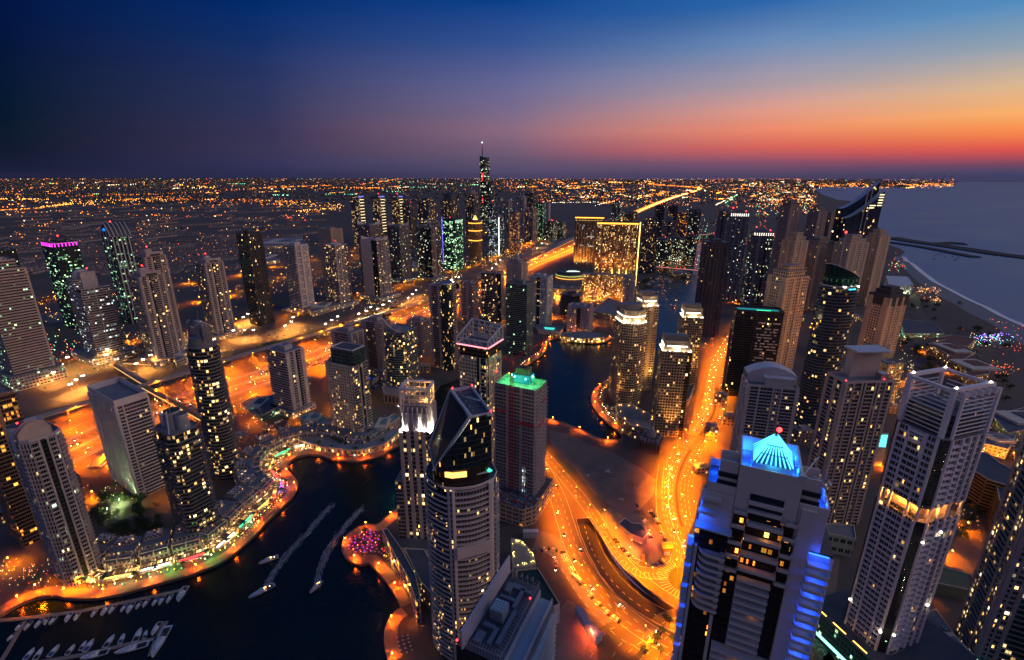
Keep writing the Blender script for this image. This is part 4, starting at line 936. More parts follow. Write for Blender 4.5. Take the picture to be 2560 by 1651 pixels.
tower(RT, 'leftmost large tower with black glass drum, pale ribs and green glow at its foot', 88, 1085, 1432, 140, .8, -30, ['b1.4 v.4 h1.2 v.4 b1.2 v.4', 'b1 v.3 b1 v.3 b1 v.3'], shape='chamf', wall=(.46,.41,.41), glass=(.01,.015,.018), lit=.12, tint='mix', st=1.8, bo=1.5, bh=.8, near=True, crown=cr_marinatop, cat='tower')
tower(RT, 'brown lit tower cut off by the left edge beneath the red lamp', -30, 985, 1335, 130, .9, -30, ['b1', 'b2 v.5 b2'], wall=(.34,.2,.13), glass=(.015,.012,.01), lit=.18, tint='orange', bo=1.4, bh=.8, near=True, red=1)
# --- lit round crown trio by the second basin
KC = dict(wall=(.46,.36,.24), glass=(.02,.018,.014), bay=3.9, fh=3.6, wx=.68, wz=.6, lit=.12, tint='warm')
tower(RT, 'front round stone tower with blazing white crown beside the water', 1576, 800, 998, 84, .85, 8, ['s1'], shape='bow', crown=cr_lit(1, hh=15, pw=2600), near=True, cat='tower', **KC)
tower(RT, 'rear stone tower with blazing white crown beyond the front one', 1617, 762, 968, 62, 1, 8, ['s1 w.3 g.6'], shape='rect', crown=cr_lit(1, hh=13, pw=2200), near=False, cat='tower', **KC)
tower(RT, 'square stone tower with the lowest blazing crown above the mosque', 1688, 872, 1078, 84, .8, -8, ['s5 h1', 's1', 'w', 'h1 s2'], crown=cr_lit(1, hh=11, pw=2600), near=True, cat='tower', **KC)
tower(RT, 'stone tower with blazing crown right of the canal', 1728, 790, 955, 62, .9, -8, ['s1'], crown=cr_lit(1, hh=12, pw=2200), near=False, cat='tower', **KC)
# --- right: marina towers
tower(RT, 'big unlit black ribbed tower beside the canal', 1790, 604, 835, 70, 1.05, -12, ['u1 u1 u1 w.6 u1 u1', 'u1 u1', 'u1', 'b1 w1 b1'], wall=(.12,.1,.1), glass=(.012,.012,.014), lit=.01, wx=.6, plant=1.5)
def cr_teeth(root, poly, h, w, d, mW, mR, mA):
    roofkit(root, poly, h, mW, mR, plant=2); m = MB()
    for k in range(9): m.box((-w*.44+k*w*.11, -d/2-.5, h-4), (1.5, .5, 6), emat('crown_lamp', (1, .85, .7), 3))
    m.build('crown_lamp', root); beacon(root, (-w*.3, 0, h+5), 6, 1.3); beacon(root, (w*.4, 0, h), 4, 1.3)
tower(RT, 'tall ribbed tower with a row of white lamps at its crown and neon edge', 1846, 532, 752, 56, .9, -12, ['u1 u1 u1 u1', 'g', 'w', 'u1 u1 u1'], wall=(.22,.2,.24), lit=.08, tint='mix', crown=cr_teeth)
tower(RT, 'tower with a white lamp row and red light right of the ribbed tower', 1905, 580, 758, 62, .9, -12, ['b1 w.5 b1 h.5 b1', 'g', 'w', 'b1'], wall=(.22,.2,.24), lit=.12, tint='mix', crown=cr_teeth)
def cr_pool(root, poly, h, w, d, mW, mR, mA):
    roofkit(root, poly, h, mW, M_roofd, plant=0, ph=3); m = MB(); m.box((0, 0, h+.6), (w*.86, d*.3, 1), emat('teal_roof_light', (.02, .35, .4), .7)); m.box((w*.1, -d*.2, h+1), (w*.3, .6, 1.2), E_green); m.build('roof_light_strip', root)
    m = MB(); rr = random.Random(4)
    for k in range(26):
        for j in range(9):
            if rr.random() < .42: m.box((w*(.02+j*.052), -d/2-.2, h-14-k*4.2), (w*.05 if rr.random() < .6 else w*.1, .3, 1.7), M_white)
    m.build('white_panel', root)
tower(RT, 'black tower patterned with white dashes under a teal lit roof', 1895, 776, 985, 128, .45, -14, ['h3 g4', 'h', 'h', 'h1 g1'], wall=(.04,.04,.045), glass=(.01,.01,.012), lit=.03, crown=cr_pool, cat='tower')
BG = dict(wall=BEIGE, glass=(.012,.01,.008), bay=5.2, fh=4.6, wx=.5, wz=.52, lit=.05, tint='gold')
def cr_castle(root, poly, h, w, d, mW, mR, mA):
    roofkit(root, poly, h, mW, mR, plant=0)
    for k, (s, z0, z1) in enumerate(((.78, 0, 9), (.5, 9, 17))):
        q = [(p[0]*s, p[1]*s) for p in poly]; m = MB(); m.prism(q, h+z0, h+z1, mA, mR); m.build('stepped_top', root)
        m = MB(); m.prism(offset(q, .8), h+z1-.6, h+z1+.5, mW, mR); m.build('cornice', root)
tower(RT, 'beige beach apartment tower with black slotted side and stepped top', 1972, 690, 930, 104, .7, 20, ['v.6 g1 v.5 g1 v.5 g1.5', 'g1', 'g', 'v.5 g1 v.5'], crown=cr_castle, near=True, cat='tower', **BG)
tower(RT, 'beige tower with white framed stepped top behind the slotted one', 1988, 602, 800, 66, .9, 20, ['v.5 g1 v.5 g1 v.5'], crown=cr_castle, **BG)
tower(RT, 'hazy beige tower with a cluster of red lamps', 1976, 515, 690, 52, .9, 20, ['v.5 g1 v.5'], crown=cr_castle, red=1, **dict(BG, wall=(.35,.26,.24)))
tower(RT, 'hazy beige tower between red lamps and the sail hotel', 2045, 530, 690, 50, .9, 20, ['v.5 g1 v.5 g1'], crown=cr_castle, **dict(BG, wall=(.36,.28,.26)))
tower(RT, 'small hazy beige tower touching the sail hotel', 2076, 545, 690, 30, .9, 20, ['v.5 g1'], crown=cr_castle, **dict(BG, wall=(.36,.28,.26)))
tower(RT, 'long beige slab behind the mast of the glass crown', 2050, 612, 770, 84, .6, 20, ['v.5 g1 v.5 g1 v.5 g1'], crown=cr_castle, **dict(BG, wall=(.4,.31,.24)))
tower(RT, 'left half of the broad beige twin block facing the bay', 2130, 606, 775, 86, .6, 20, ['v.5 g1 v.5 g1 v.5 g1 v.5'], crown=cr_castle, cat='tower', **BG)
tower(RT, 'right half of the broad beige twin block facing the bay', 2195, 592, 760, 62, .9, 20, ['v.5 g1 v.5', 'w', 'w', 'v.4 g1 v.4 g1'], crown=cr_castle, cat='tower', **BG)
def cr_black(root, poly, h, w, d, mW, mR, mA):
    q = offset(poly, .5); m = MB(); m.prism(q, h-14, h+3, M_dark, M_roofd); m.build('black_crown', root)
    q = [(p[0]*.7, p[1]*.7) for p in poly]; m = MB(); m.prism(q, h+3, h+11, M_dark, M_roofd); m.prism([(p[0]*.45, p[1]*.5) for p in poly], h+11, h+16, M_dark, M_roofd); m.build('upper_crown', root)
tower(RT, 'beige tower with a stepped black crown', 2222, 738, 890, 100, .8, 18, ['v.6 g1 v.5 g1 v.5 g1', 'w', 'w', 'v.5 g1 v.5'], crown=cr_black, near=True, cat='tower', **BG)
tower(RT, 'pale green lit beige tower below the black crowned one', 2222, 906, 1022, 76, .7, 14, ['v.4 g1.4 v.4 g1.4'], crown=None, plant=.5, near=False, cat='tower', **dict(BG, wall=(.52,.5,.3)))
def sail_hotel():
    x, y, z = TW(2140, 560, 720); r_ = empty('hotel_tower', (x, y, 0), rad(14), 'dark blue sail shaped glass hotel with twin masts beside the sea', 'hotel')
    def hz(v):
        q = 0
        while proj(x, y, q)[1] > v and q < 600: q += 1
        return q
    h0, h1, h2 = hz(545), hz(478), hz(463)
    s = 86/472*0 + 1; w = 100*(y/1300)
    w = 1180; d_ = y*cos(PIT)+(CAMH-h0)*sin(PIT); w = 104*d_/F
    g = FM((.01,.02,.04), (.004,.02,.05), 6, 4, .98, .9, .03, 'gold', 2.2)
    def blade(y0, y1, dz, nm):
        m = MB(); n = 12; t = lambda i: h0 + dz + (h1-h0)*(i/n)**1.5*1.0
        for i in range(n):
            X0, X1 = -w/2+w*i/n, -w/2+w*(i+1)/n
            for yy, fl in ((y0, 0), (y1, 1)):
                P = [(X0, yy, 0), (X1, yy, 0), (X1, yy, t(i+1)), (X0, yy, t(i))]; m.face(P[::-1] if fl else P, g, [(p[0]+w, p[2]) for p in (P[::-1] if fl else P)])
            m.face([(X0, y0, t(i)), (X1, y0, t(i+1)), (X1, y1, t(i+1)), (X0, y1, t(i))], M_lgrey)
        m.face([(-w/2, y1, 0), (-w/2, y0, 0), (-w/2, y0, t(0)), (-w/2, y1, t(0))], g, [(0, 0), (20, 0), (20, t(0)), (0, t(0))])
        m.face([(w/2, y0, 0), (w/2, y1, 0), (w/2, y1, t(n)), (w/2, y0, t(n))], g, [(0, 0), (20, 0), (20, t(n)), (0, t(n))]); m.build(nm, r_)
    blade(-16, 0, 0, 'front_sail'); blade(3, 18, 24, 'rear_sail')
    m = MB()
    for X in (-2, 12): m.bar((X-w*.05, -17, 0), (X, -17, h1*.96), 2.2, M_steel); m.bar((X, -17, h1*.96), (X+3, -15, h2+16), 1.4, M_steel)
    m.build('mast', r_)
    m = MB()
    for k in range(5): m.box((w*.43-k*.5, -16.4, h1-10-k*7), (w*.13, .5, 2.4), emat('pale_yellow_strip', (1, .8, .4), 2.2))
    for k in range(2): m.box((w*.2-k*4, -16.4, h1-38-k*6), (w*.2, .5, 2.4), emat('pale_yellow_strip', (1, .8, .4), 2.2))
    m.build('lit_floor', r_)
sail_hotel()
def cr_glasscrown(root, poly, h, w, d, mW, mR, mA):
    m = MB(); n = len(poly); q = [(p[0]*.9, p[1]*.9) for p in poly]
    zt = lambda p: h + 26 - 20*(p[0]/w+.5)
    gg = FM((.05,.1,.1), (.01,.06,.06), 3, 3, .9, .9, .02, 'green', 1)
    for i in range(n):
        a, c = q[i], q[(i+1) % n]; m.face([(*a, h), (*c, h), (*c, zt(c)), (*a, zt(a))], gg, [(i*3, h), (i*3+3, h), (i*3+3, zt(c)), (i*3, zt(a))]); m.face([(*c, h), (*a, h), (*a, zt(a)), (*c, zt(c))], gg, [(0, h), (3, h), (3, zt(a)), (0, zt(c))])
        m.bar((*a, zt(a)), (*c, zt(c)), .7, M_lgrey)
    m.build('sloped_glass_crown', root); roofkit(root, poly, h, M_lgrey, M_roofd, plant=1)
    for k, X in enumerate((-w*.22, 0, w*.2)):
        light('crown_light', 'POINT', (X, -d*.47, h+1.2), 900, (.85, 1, .7), root, .4)
    m = MB(); m.box((0, -d*.49, h-2), (w*.2, .6, 1.2), E_cyan)
    for X in (-w*.22, 0, w*.2): m.box((X, -d*.47, h+.6), (1.6, 1, .5), E_white)
    m.build('floodlight', root); m = MB(); m.cyl((-w*.15, 0), .5, h, h+58, M_white, 6, r2=.2); m.build('mast', root); beacon(root, (-w*.15, 0, h+58), 1, 1.2, None, False)
tower(RT, 'round blue glass tower with sloping teal lit glass crown and mast', 2100, 712, 1072, 142, .75, 14, 'k1', shape='oval', wall=(.14,.15,.18), glass=(.015,.03,.045), mB=FM((.12,.12,.15), (.012,.035,.05), 4.2, 3.7, .93, .6, .1, 'gold', 1.6), bh=.45, bo=1.0, fh=3.7, near=True, crown=cr_glasscrown, cat='tower')
def cr_archroof(root, poly, h, w, d, mW, mR, mA):
    roofkit(root, poly, h, mW, mR, plant=0); n = 14; m = MB(); R_ = w*.5; z = lambda t: h+4+13*sin(pi*(.12+.76*t))
    for i in range(n):
        t0, t1 = i/n, (i+1)/n; a, c = -R_+w*t0, -R_+w*t1
        m.face([(a, -d*.12, z(t0)), (c, -d*.12, z(t1)), (c, d*.45, z(t1)), (a, d*.45, z(t0))], M_lgrey)
        m.face([(a, -d*.12, h), (c, -d*.12, h), (c, -d*.12, z(t1)), (a, -d*.12, z(t0))], mW); m.face([(c, d*.45, h), (a, d*.45, h), (a, d*.45, z(t0)), (c, d*.45, z(t1))], mW)
    m.build('vaulted_roof', root); m = MB(); m.box((w*.12, -d*.25, h+4), (w*.55, d*.25, 8), mW); m.box((w*.12, -d*.25, h+8.3), (w*.6, d*.32, .7), M_lgrey); m.build('penthouse', root)
tower(RT, 'tower under a white vaulted roof left of the beige balcony tower', 1925, 955, 1175, 142, .62, -14, ['v.3 b1 v.2 b1.5 v.2 g.8 v.2 b1.5 v.4', 'b1', 'w', 'v.5 b1 v.5 b1 v.5'], wall=(.6,.54,.54), glass=(.012,.012,.016), lit=.06, tint='warm', bo=1.4, bh=.7, near=True, crown=cr_archroof, cat='tower')
def cr_tworoof(root, poly, h, w, d, mW, mR, mA):
    roofkit(root, poly, h, mW, M_roofd, plant=0, ph=2)
    m = MB(); m.box((w*.12, d*.3, h+10), (w*.6, d*.36, 26), mW); m.build('rear_block', root)
    m = MB(); m.box((w*.12, d*.2, h+24), (w*.7, d*.75, 1.2), M_lgrey); m.build('canopy_roof', root)
    m = MB(); m.box((w*.36, -d*.2, h+3), (w*.16, d*.3, 6), M_steel); m.build('plant_room', root)
    for X in (-w*.48, w*.3): beacon(root, (X, -d*.45, h), 2.5, .5)
tower(RT, 'beige striped balcony tower with paired black windows and wide flat canopy roof', 2150, 945, 1295, 168, .5, 5, ['v.5 g1 v.3 b1.3 v.3 h.35 v.3 b1.7 v.3 h.35 v.3 g.9 v.3 b1 v.4', 'b1', 'w', 'v.5 b1 v.5 b1 v.5'], wall=(.56,.46,.4), glass=(.012,.016,.016), bay=3, wx=.8, lit=.12, tint='gold', bo=1.3, bh=.7, near=True, crown=cr_tworoof, cat='tower')
# ------------------------------------------------------------------ foreground towers built one by one
def root_at(name, label, x, y, rot, cat='tower'): return empty(name, (x, y, 0), rad(rot), label, cat)
def part(parent, name, boxes, m, smooth=False):
    b = MB()
    for c, d in boxes: b.box(c, d, m, bottom=True)
    return b.build(name, parent, smooth)
def rows(parent, name, c, d, m, zs):
    first = part(parent, name, [((c[0], c[1], 0), d)], m); first.location.z = zs[0]
    for z in zs[1:]:
        o = first.copy(); COL.objects.link(o); o.location.z = z
M_bwall = mat('warm_grey_panel', (.66,.57,.5), .7, .08, .05); M_blackg = FM((.01,.01,.012), (.006,.007,.009), 2.2, 3.3, .9, .6, .07, 'orange', 2.2)
M_blueroom = mat('white_balcony_wall', (.55,.58,.62), .7)
def blue_tower():
    r = root_at('residential_tower', 'blue lit tower with a glowing cyan striped pyramid on its roof', 93.3, 153.3, -25)
    b = MB(); b.prism([(-21.6,-11),(22,-11),(22,14),(-21.6,14)], 0, 178, M_blackg, M_roofd); b.build('glass_core', r)
    part(r, 'side_pier', [((-20.6,-11.9,84),(1.2,1.8,168))], M_bwall)
    part(r, 'side_pier', [((12.4,-11.7,97),(4.4,1.6,194))], M_bwall)
    # centre block under the crown
    b = MB(); b.prism([(-10.1,-11.5),(9.2,-11.5),(9.2,11.6),(-10.1,11.6)], 178, 199, M_bwall, M_roof); b.build('crown_block', r)
    # open box round the pyramid
    b = MB()
    for c, d in (((-.45,-11.25,202),(19.3,.5,6)),((-.45,11.35,202),(19.3,.5,6)),((-9.85,0,202),(.5,22.2,6)),((8.95,0,202),(.5,22.2,6))): b.box(c, d, M_bwall)
    b.build('parapet', r)
    b = MB(); b.box((0,-4,202.2),(12.6,9,6.2), mat('pale_blue_panel', (.35,.5,.6), .6)); b.build('pyramid_base', r)
    P = [(-6,-8.2),(6,-8.2),(6,5),(-6,5)]; ap = (0, -1.5, 214.5)
    b = MB()
    for i in range(4): b.face([(*P[i], 205.35), (*P[(i+1)%4], 205.35), ap], mat('blue_pyramid_cladding', (.03,.12,.35), .5))
    b.build('pyramid', r)
    s = emat('pyramid_tube', (.1, .75, 1), 2.2); b = MB()
    for i in range(4):
        a, c = Vector((*P[i], 205.5)), Vector((*P[(i+1)%4], 205.5)); A = Vector(ap)
        n = (c-a).cross(A-a).normalized()*.15
        for k in range(8):
            t = (k+.5)/8; p = a+(c-a)*t; top = A + (p-A)*.06
            for f0, f1 in ((0, .31), (.34, .62), (.65, .97)):
                b.bar(p+(top-p)*f0+n, p+(top-p)*f1+n, .42, s, .2)
    b.build('glow_tube', r)
    beacon(r, (0.6, -1.5, 214.5), 1.6, .9)
    for x, y in ((-8,9),(7,9),(-8,-9.5),(7.4,-9.5),(-8,0),(7.6,0)): light('blue_light', 'POINT', (x, y, 201), 2600, (.005,.1,1), r, .3)
    light('pyramid_glow', 'POINT', (0, -10, 206), 250, (.1,.7,1), r, .5)
    # recessed slots and terraces of the centre
    part(r, 'slot', [((-.35,-11.7,193.6),(10.4,.5,2.6))], M_glassd); part(r, 'slot', [((-.35,-11.7,190.2),(10.4,.5,2.4))], M_glassd); part(r, 'slot', [((-.35,-11.7,187),(10.4,.5,2.2))], M_glassd)
    for z in (191.9, 188.7): part(r, 'ledge', [((-.35,-12.3,z),(10.8,1.8,1.1))], M_bwall)
    for x, w_, z in ((0.2, 11.2, 184.6), (-7.8, 4.6, 187.5), (8, 4, 187.5), (0.2, 11.6, 178.6), (-8, 4.6, 181.6), (8, 4, 181.6), (0.2, 12, 171.8), (-8, 4.6, 174.6), (8, 4, 174.6), (0.2, 12.2, 165.4), (-8.1, 4.6, 168.6), (8.2, 4, 168.6), (8.2, 4, 162.4), (-8.1, 4.4, 162.6)):
        b = MB(); yy = -13.6 if w_ > 10 else -12.9; dd = 3.6 if w_ > 10 else 2.4
        b.box((x, yy, z-.45), (w_, dd, .25), M_bwall, bottom=True); b.box((x, yy-dd/2+.12, z+.1), (w_, .24, 1.3), M_bwall, bottom=True)
        b.box((x-w_/2+.12, yy, z+.1), (.24, dd, 1.3), M_bwall); b.box((x+w_/2-.12, yy, z+.1), (.24, dd, 1.3), M_bwall); b.build('terrace', r)
    wl = FM((.015,.012,.01), (.012,.008,.005), 2.6, 3.3, .8, .6, .34, 'orange', 3.4)
    part(r, 'lit_window_wall', [((-.3,-11.4,174.3),(19,.7,23))], wl)
    # wings left and right
    for sx, x0, x1, tag_ in ((-1, -19.6, -10.2, 0), (1, 9.4, 18, 1)):
        cx, w_ = (x0+x1)/2, abs(x1-x0)
        b = MB(); b.prism([(x0,-11),(x1,-11),(x1,6),(x0,6)], 178, 192.6, M_bwall, M_roof); b.build('wing_block', r)
        b = MB(); b.box((cx,-11.1,194),(w_,.4,3), M_bwall); b.box((cx,6,194),(w_,.4,3), M_bwall); b.box((x0 if sx<0 else x1,-2.5,194),(.4,17,3), M_bwall); b.build('wing_parapet', r)
        b = MB(); b.box((cx-sx*1.6, -3, 197),(w_-3.4, 12, 9), M_bwall); b.box((cx-sx*1.6, -3, 203),(w_-3.4, .4, 4), M_bwall); b.box((cx-sx*1.6, -8.9, 202.6),(w_-3.4, .4, 3), M_bwall); b.build('wing_upper_block', r)
        b = MB()
        for z in (195.2, 198.6): b.box((cx-sx*1.4, -9.3, z),(w_-3, .8, 1.7), M_glassd)
        b.build('wing_slot', r)
        ex = x0+1.8 if sx < 0 else x1-1.8
        light('blue_light', 'POINT', (ex, -7, 194.3), 1200, (.005,.08,1), r, .3); light('blue_light', 'POINT', (ex, 0, 194.3), 1200, (.005,.08,1), r, .3)
    b = MB(); rr = random.Random(3)
    for k in range(6): b.dome((15+rr.uniform(-1.6,2.4), -6+rr.uniform(-2,4)), .9, 201.4, M_lgrey, 10, 3)
    for k in range(14): b.bar((15+rr.uniform(-2,2), -6+rr.uniform(-3,3), 201.3), (15+rr.uniform(-2,2), -6+rr.uniform(-3,3), 204.5), .15, M_steel)
    b.build('satellite_dish', r)
    b = MB(); b.box((8.4,-12.4,206),(2.4,1.2,1.3), M_lgrey); b.bar((8.4,-12,206),(13.5,-2,209),.35,M_lgrey); b.build('facade_crane', r)
    for k, (x0, z, w_) in enumerate(((-19.8,190.2,5.6),(-20.6,187.1,5.8),(-21.5,184,6.8))):
        part(r, 'side_terrace', [((x0+w_/2,-13.0,z),(w_,2.4,.9))], M_bwall)
    part(r, 'side_wall', [((-15.6,-11.2,185),(10.6,.9,14))], M_bwall)
    part(r, 'roof_deck', [((-15.6,-13.4,178.2),(12.4,4.6,.5))], M_blueroom)
    light('blue_light', 'POINT', (-20.6,-14,181.4), 1200, (.005,.08,1), r, .3); light('blue_light', 'POINT', (-21.6,-12.6,186), 700, (.005,.08,1), r, .3)
    # curved balconies left of centre
    def curved(z):
        b = MB(); n = 8; P = [(-19.5+9.1*0, -11.5)]
        P = [(-19.5 + 4.2*(1-cos(pi/2*i/n)), -11.5-3.6*sin(pi/2*i/n)) for i in range(n+1)] + [(-10.4, -15.1)]
        for a, c in zip(P[:-1], P[1:]):
            b.face([(*a, -.4), (*c, -.4), (*c, .9), (*a, .9)], M_bwall); b.face([(a[0]+.2,a[1]+.25,.9),(c[0]+.2,c[1]+.25,.9),(c[0]+.2,c[1]+.25,-.2),(a[0]+.2,a[1]+.25,-.2)][::-1], M_bwall)
            b.face([(*a, .9), (*c, .9), (c[0]+.2, c[1]+.25, .9), (a[0]+.2, a[1]+.25, .9)], M_bwall)
            b.face([(*a, -.2), (*c, -.2), (c[0], -11, -.2), (a[0], -11, -.2)], M_bwall); b.face([(a[0],-11,-.4),(c[0],-11,-.4),(*c,-.4),(*a,-.4)], M_bwall)
        b.face([(-10.4,-15.1,-.4),(-10.4,-11,-.4),(-10.4,-11,.9),(-10.4,-15.1,.9)], M_bwall)
        return b
    c0 = curved(0).build('curved_balcony', r); c0.location.z = 166.6
    for k in range(1, 9): o = c0.copy(); COL.objects.link(o); o.location.z = 166.6 - k*3.05
    part(r, 'curved_bay_wall', [((-11.2,-12.6,154),(1.6,2.2,27))], M_bwall); part(r, 'curved_bay_wall', [((-11.6,-12.4,70),(1.2,1.8,138))], M_bwall)
    # central bars
    rows(r, 'balcony', (.1,-12.6,0), (11,2.2,1.25), M_bwall, [159.2-k*3.38 for k in range(10)])
    rows(r, 'balcony', (.1,-13.4,0), (20.4,3.8,1.25), M_bwall, [125.2-k*3.4 for k in range(36)])
    part(r, 'glass_pool_pane', [((.1,-11.3,64),(10.6,.6,126))], wl)
    # blue lit corner balconies, right and left
    FHb = 3.3; zz = [174.4-k*FHb for k in range(46)]
    def bl(x0, x1, y0, y1):
        b = MB(); cx, cy_ = (x0+x1)/2, (y0+y1)/2
        b.box((cx, cy_, -.15), (x1-x0, y1-y0, .3), M_blueroom, bottom=True)
        b.box((cx, y0+.1, .5), (x1-x0, .2, 1.1), M_bwall, bottom=True); b.box((x0+.1, cy_, .5), (.2, y1-y0, 1.1), M_bwall); b.box((x1-.1, cy_, .5), (.2, y1-y0, 1.1), M_bwall)
        return b
    g1 = bl(14.6, 21.4, -15.4, -10.9).build('blue_balcony', r); g1.location.z = zz[0]
    st = MB(); st.box((18, -11.2, 2.75), (6, .3, .25), E_blue); st.build('blue_lamp', g1)
    for z in zz[1:]: dup(g1, r, (0, 0, z))
    g2 = bl(-23.7, -21.5, -14.4, -10.9).build('blue_balcony', r); g2.location.z = zz[2]
    st = MB(); st.box((-22.6, -11.2, 2.75), (1.8, .3, .25), E_blue); st.build('blue_lamp', g2)
    for z in zz[3:]: dup(g2, r, (0, 0, z))
    part(r, 'balcony_back_wall', [((18.2,-10.9,89),(7.6,.4,176))], M_blueroom); part(r, 'balcony_back_wall', [((-22.7,-10.9,86),(2.2,.4,170))], M_blueroom)
    part(r, 'side_box', [((22.2,0,88),(.5,22,176))], M_bwall); part(r, 'side_box', [((-22.2,0,84),(.5,22,168))], M_bwall)
    for z in zz[::2][:14]:
        light('blue_light', 'POINT', (18, -13.4, z+2.4), 900, (.003,.06,1), r, .25); 
    for z in zz[2::3][:9]: light('blue_light', 'POINT', (-22.6, -12.8, z+2.4), 500, (.003,.06,1), r, .25)
blue_tower()

def white_tower():
    r = root_at('residential_tower', 'tall white framed tower with an open roof frame and an orange lit sky floor', 237, 244.5, -72)
    W_ = mat('white_frame', (.8,.74,.76), .7, .1, .05); g = FM((.7,.64,.66), (.005,.006,.008), 3.4, 3.9, .84, .7, .05, 'warm', 1.8); gd = FM((.03,.03,.035), (.008,.009,.012), 2.2, 1.3, .95, .55, .01, 'green', 1)
    poly = [(-13,-11.5),(-9.6,-14.5),(11.6,-14.5),(14.6,-11),(14.6,16),(-13,16)]
    pats = ['h1', 'v.35 b1.3 v.32 b2.4 v.32 b1.2 v.4', 'h1', 'v.25 b1.5 v.25 b1 v.25 g1 v.25 g1 v.25', 'w', 'h1']
    body(poly, 0, 116, pats, g, gd, W_, M_roof, 3.9, 1.5, .55, True, r, fin=1.0, name='lower_facade')
    body(poly, 125, 168, pats, g, gd, W_, M_roof, 3.9, 1.5, .55, True, r, fin=1.0, name='upper_facade')
    # sky floor
    q = [(p[0]*.8, p[1]*.8) for p in poly]; b = MB(); b.prism(q, 116, 125, mat('cream_soffit', (.6,.5,.35), .7), M_roof, cap=False); b.build('sky_floor_wall', r)
    b = MB()
    for p in [(-9.6,-14.3),(-4.2,-14.3),(5.8,-14.3),(11.4,-14.3),(14.4,-10),(14.4,-3),(14.4,5),(14.4,15.4)]: b.box((*p, 120.5), (1.1, 1.1, 9), W_)
    b.build('sky_floor_column', r)
    b = MB(); b.box((0,-13,124.6),(1,.7,.3), E_gold); b.box((-7,-13,124.6),(1,.7,.3), E_gold); b.box((9,-13,124.6),(1,.7,.3), E_gold); b.box((13.6,0,124.6),(.7,1,.3), E_gold); b.build('ceiling_lamp', r)
    for p in ((-7,-13),(1,-13.2),(8.6,-13),(13.4,-5),(13.4,6)): light('sky_floor_light', 'POINT', (*p, 123), 3600, (1,.3,.035), r, .4)
    b = MB()
    for k in range(9):
        x = -7+k*2.0
        for a in range(6): b.bar((x,-12.6,116.2),(x+.9*cos(a),-12.6+.9*sin(a),117.8+.4*(a%2)),.25,mat('planter_leaves',(.06,.09,.02)))
    b.build('planter', r)
    # louvred crown with corner posts and top beams
    b = MB(); q = [(p[0]*.86, p[1]*.8) for p in poly]; b.prism(q, 168, 181, FM((.06,.06,.07), (.01,.012,.015), 2.4, 3.5, .9, .6, .02), M_roofd); b.build('plant_block', r)
    for k in range(9):
        z = 171+k*2.4; m = MB()
        m.box((1,-14.5,z),(20.6,.5,.45),W_,bottom=True); m.box((14.4,2.5,z),(.5,26,.45),W_,bottom=True); m.box((1,15.8,z),(20,.5,.45),W_,bottom=True); m.box((-12.6,2.5,z),(.5,26,.45),W_,bottom=True); m.build('louvre', r)
    for x, y, d in ((-9.4,-14.4,2),(11.4,-14.4,2.2),(14.4,-11,1.2),(14.4,15.8,1.8),(-12.4,15.8,1.8),(-12.4,-11.5,1.2)):
        part(r, 'corner_post', [((x,y,182),(d,d,26))], W_)
    for c, d in (((1,-14.4,195.5),(23,1.6,1.8)),((11.4,0,196.2),(2.2,31,1.8)),((-10.4,0,196.2),(2,31,1.8)),((1,15.6,195.5),(23,1.4,1.6))): part(r, 'roof_beam', [(c, d)], W_)
    for k in range(5): part(r, 'roof_brace', [((13.2,-9+k*5.6,193.6),(3.8,.7,3.4))], W_)
    part(r, 'balcony_frame', [((-3.2,-15.2,160),(1.1,1.2,13)),((4.8,-15.2,160),(1.1,1.2,13)),((.8,-15.2,166.6),(9.1,1.2,1.2)),((.8,-15.2,161.6),(9.1,1.2,1))], W_)
    b = MB(); b.box((1,-2,181.6),(12,9,1.2),M_roofd); b.box((3,-2,183.4),(4,3,3),M_steel); b.bar((-6,4,182),(-6,4,188),.4,M_lgrey); b.bar((-6,4,188),(8,6,190),.5,M_lgrey); b.build('roof_machine', r)
    b = MB()
    for p in ((11.4,-13.5),(11.4,13),(-10.4,13.5),(-10.4,-12)): b.ball((p[0],p[1],197.4),.45,E_white,6,3)
    b.build('roof_lamp', r)
    # uplights on the lower piers
    for p in ((-9.6,-15.9,40),(11.6,-16.4,36),(15.6,-10.6,36),(15.9,12,52),(15.6,-10.6,104),(15.9,2,108)):
        m = MB(); m.box(p,(.9,.9,.7),E_white,bottom=True); m.build('uplight_fitting', r)
        light('uplight', 'SPOT', (p[0]*1.03, p[1]*1.03, p[2]+.6), 9000, (1,.62,.25), r, .15, 24, .7).rotation_euler = (pi, 0, 0)
    # podium with green glass
    b = MB(); b.prism([(-30,-24),(34,-24),(34,40),(-30,40)], 0, 20, FM((.05,.12,.1), (.01,.05,.04), 3, 4, .95, .6, .2, 'green', 1.4), M_roofd); b.build('podium', r)
    b = MB(); b.box((0,-24.3,4),(60,.4,2.2),emat('shopfront_light',(.3,1,.8),2.4)); b.build('shopfront', r)
    b = MB()
    for k in range(4): b.bar((-26+k*14,-22,20.1),(-26+k*14+9,-22,20.1),.5,E_gold)
    b.build('terrace_light', r)
white_tower()

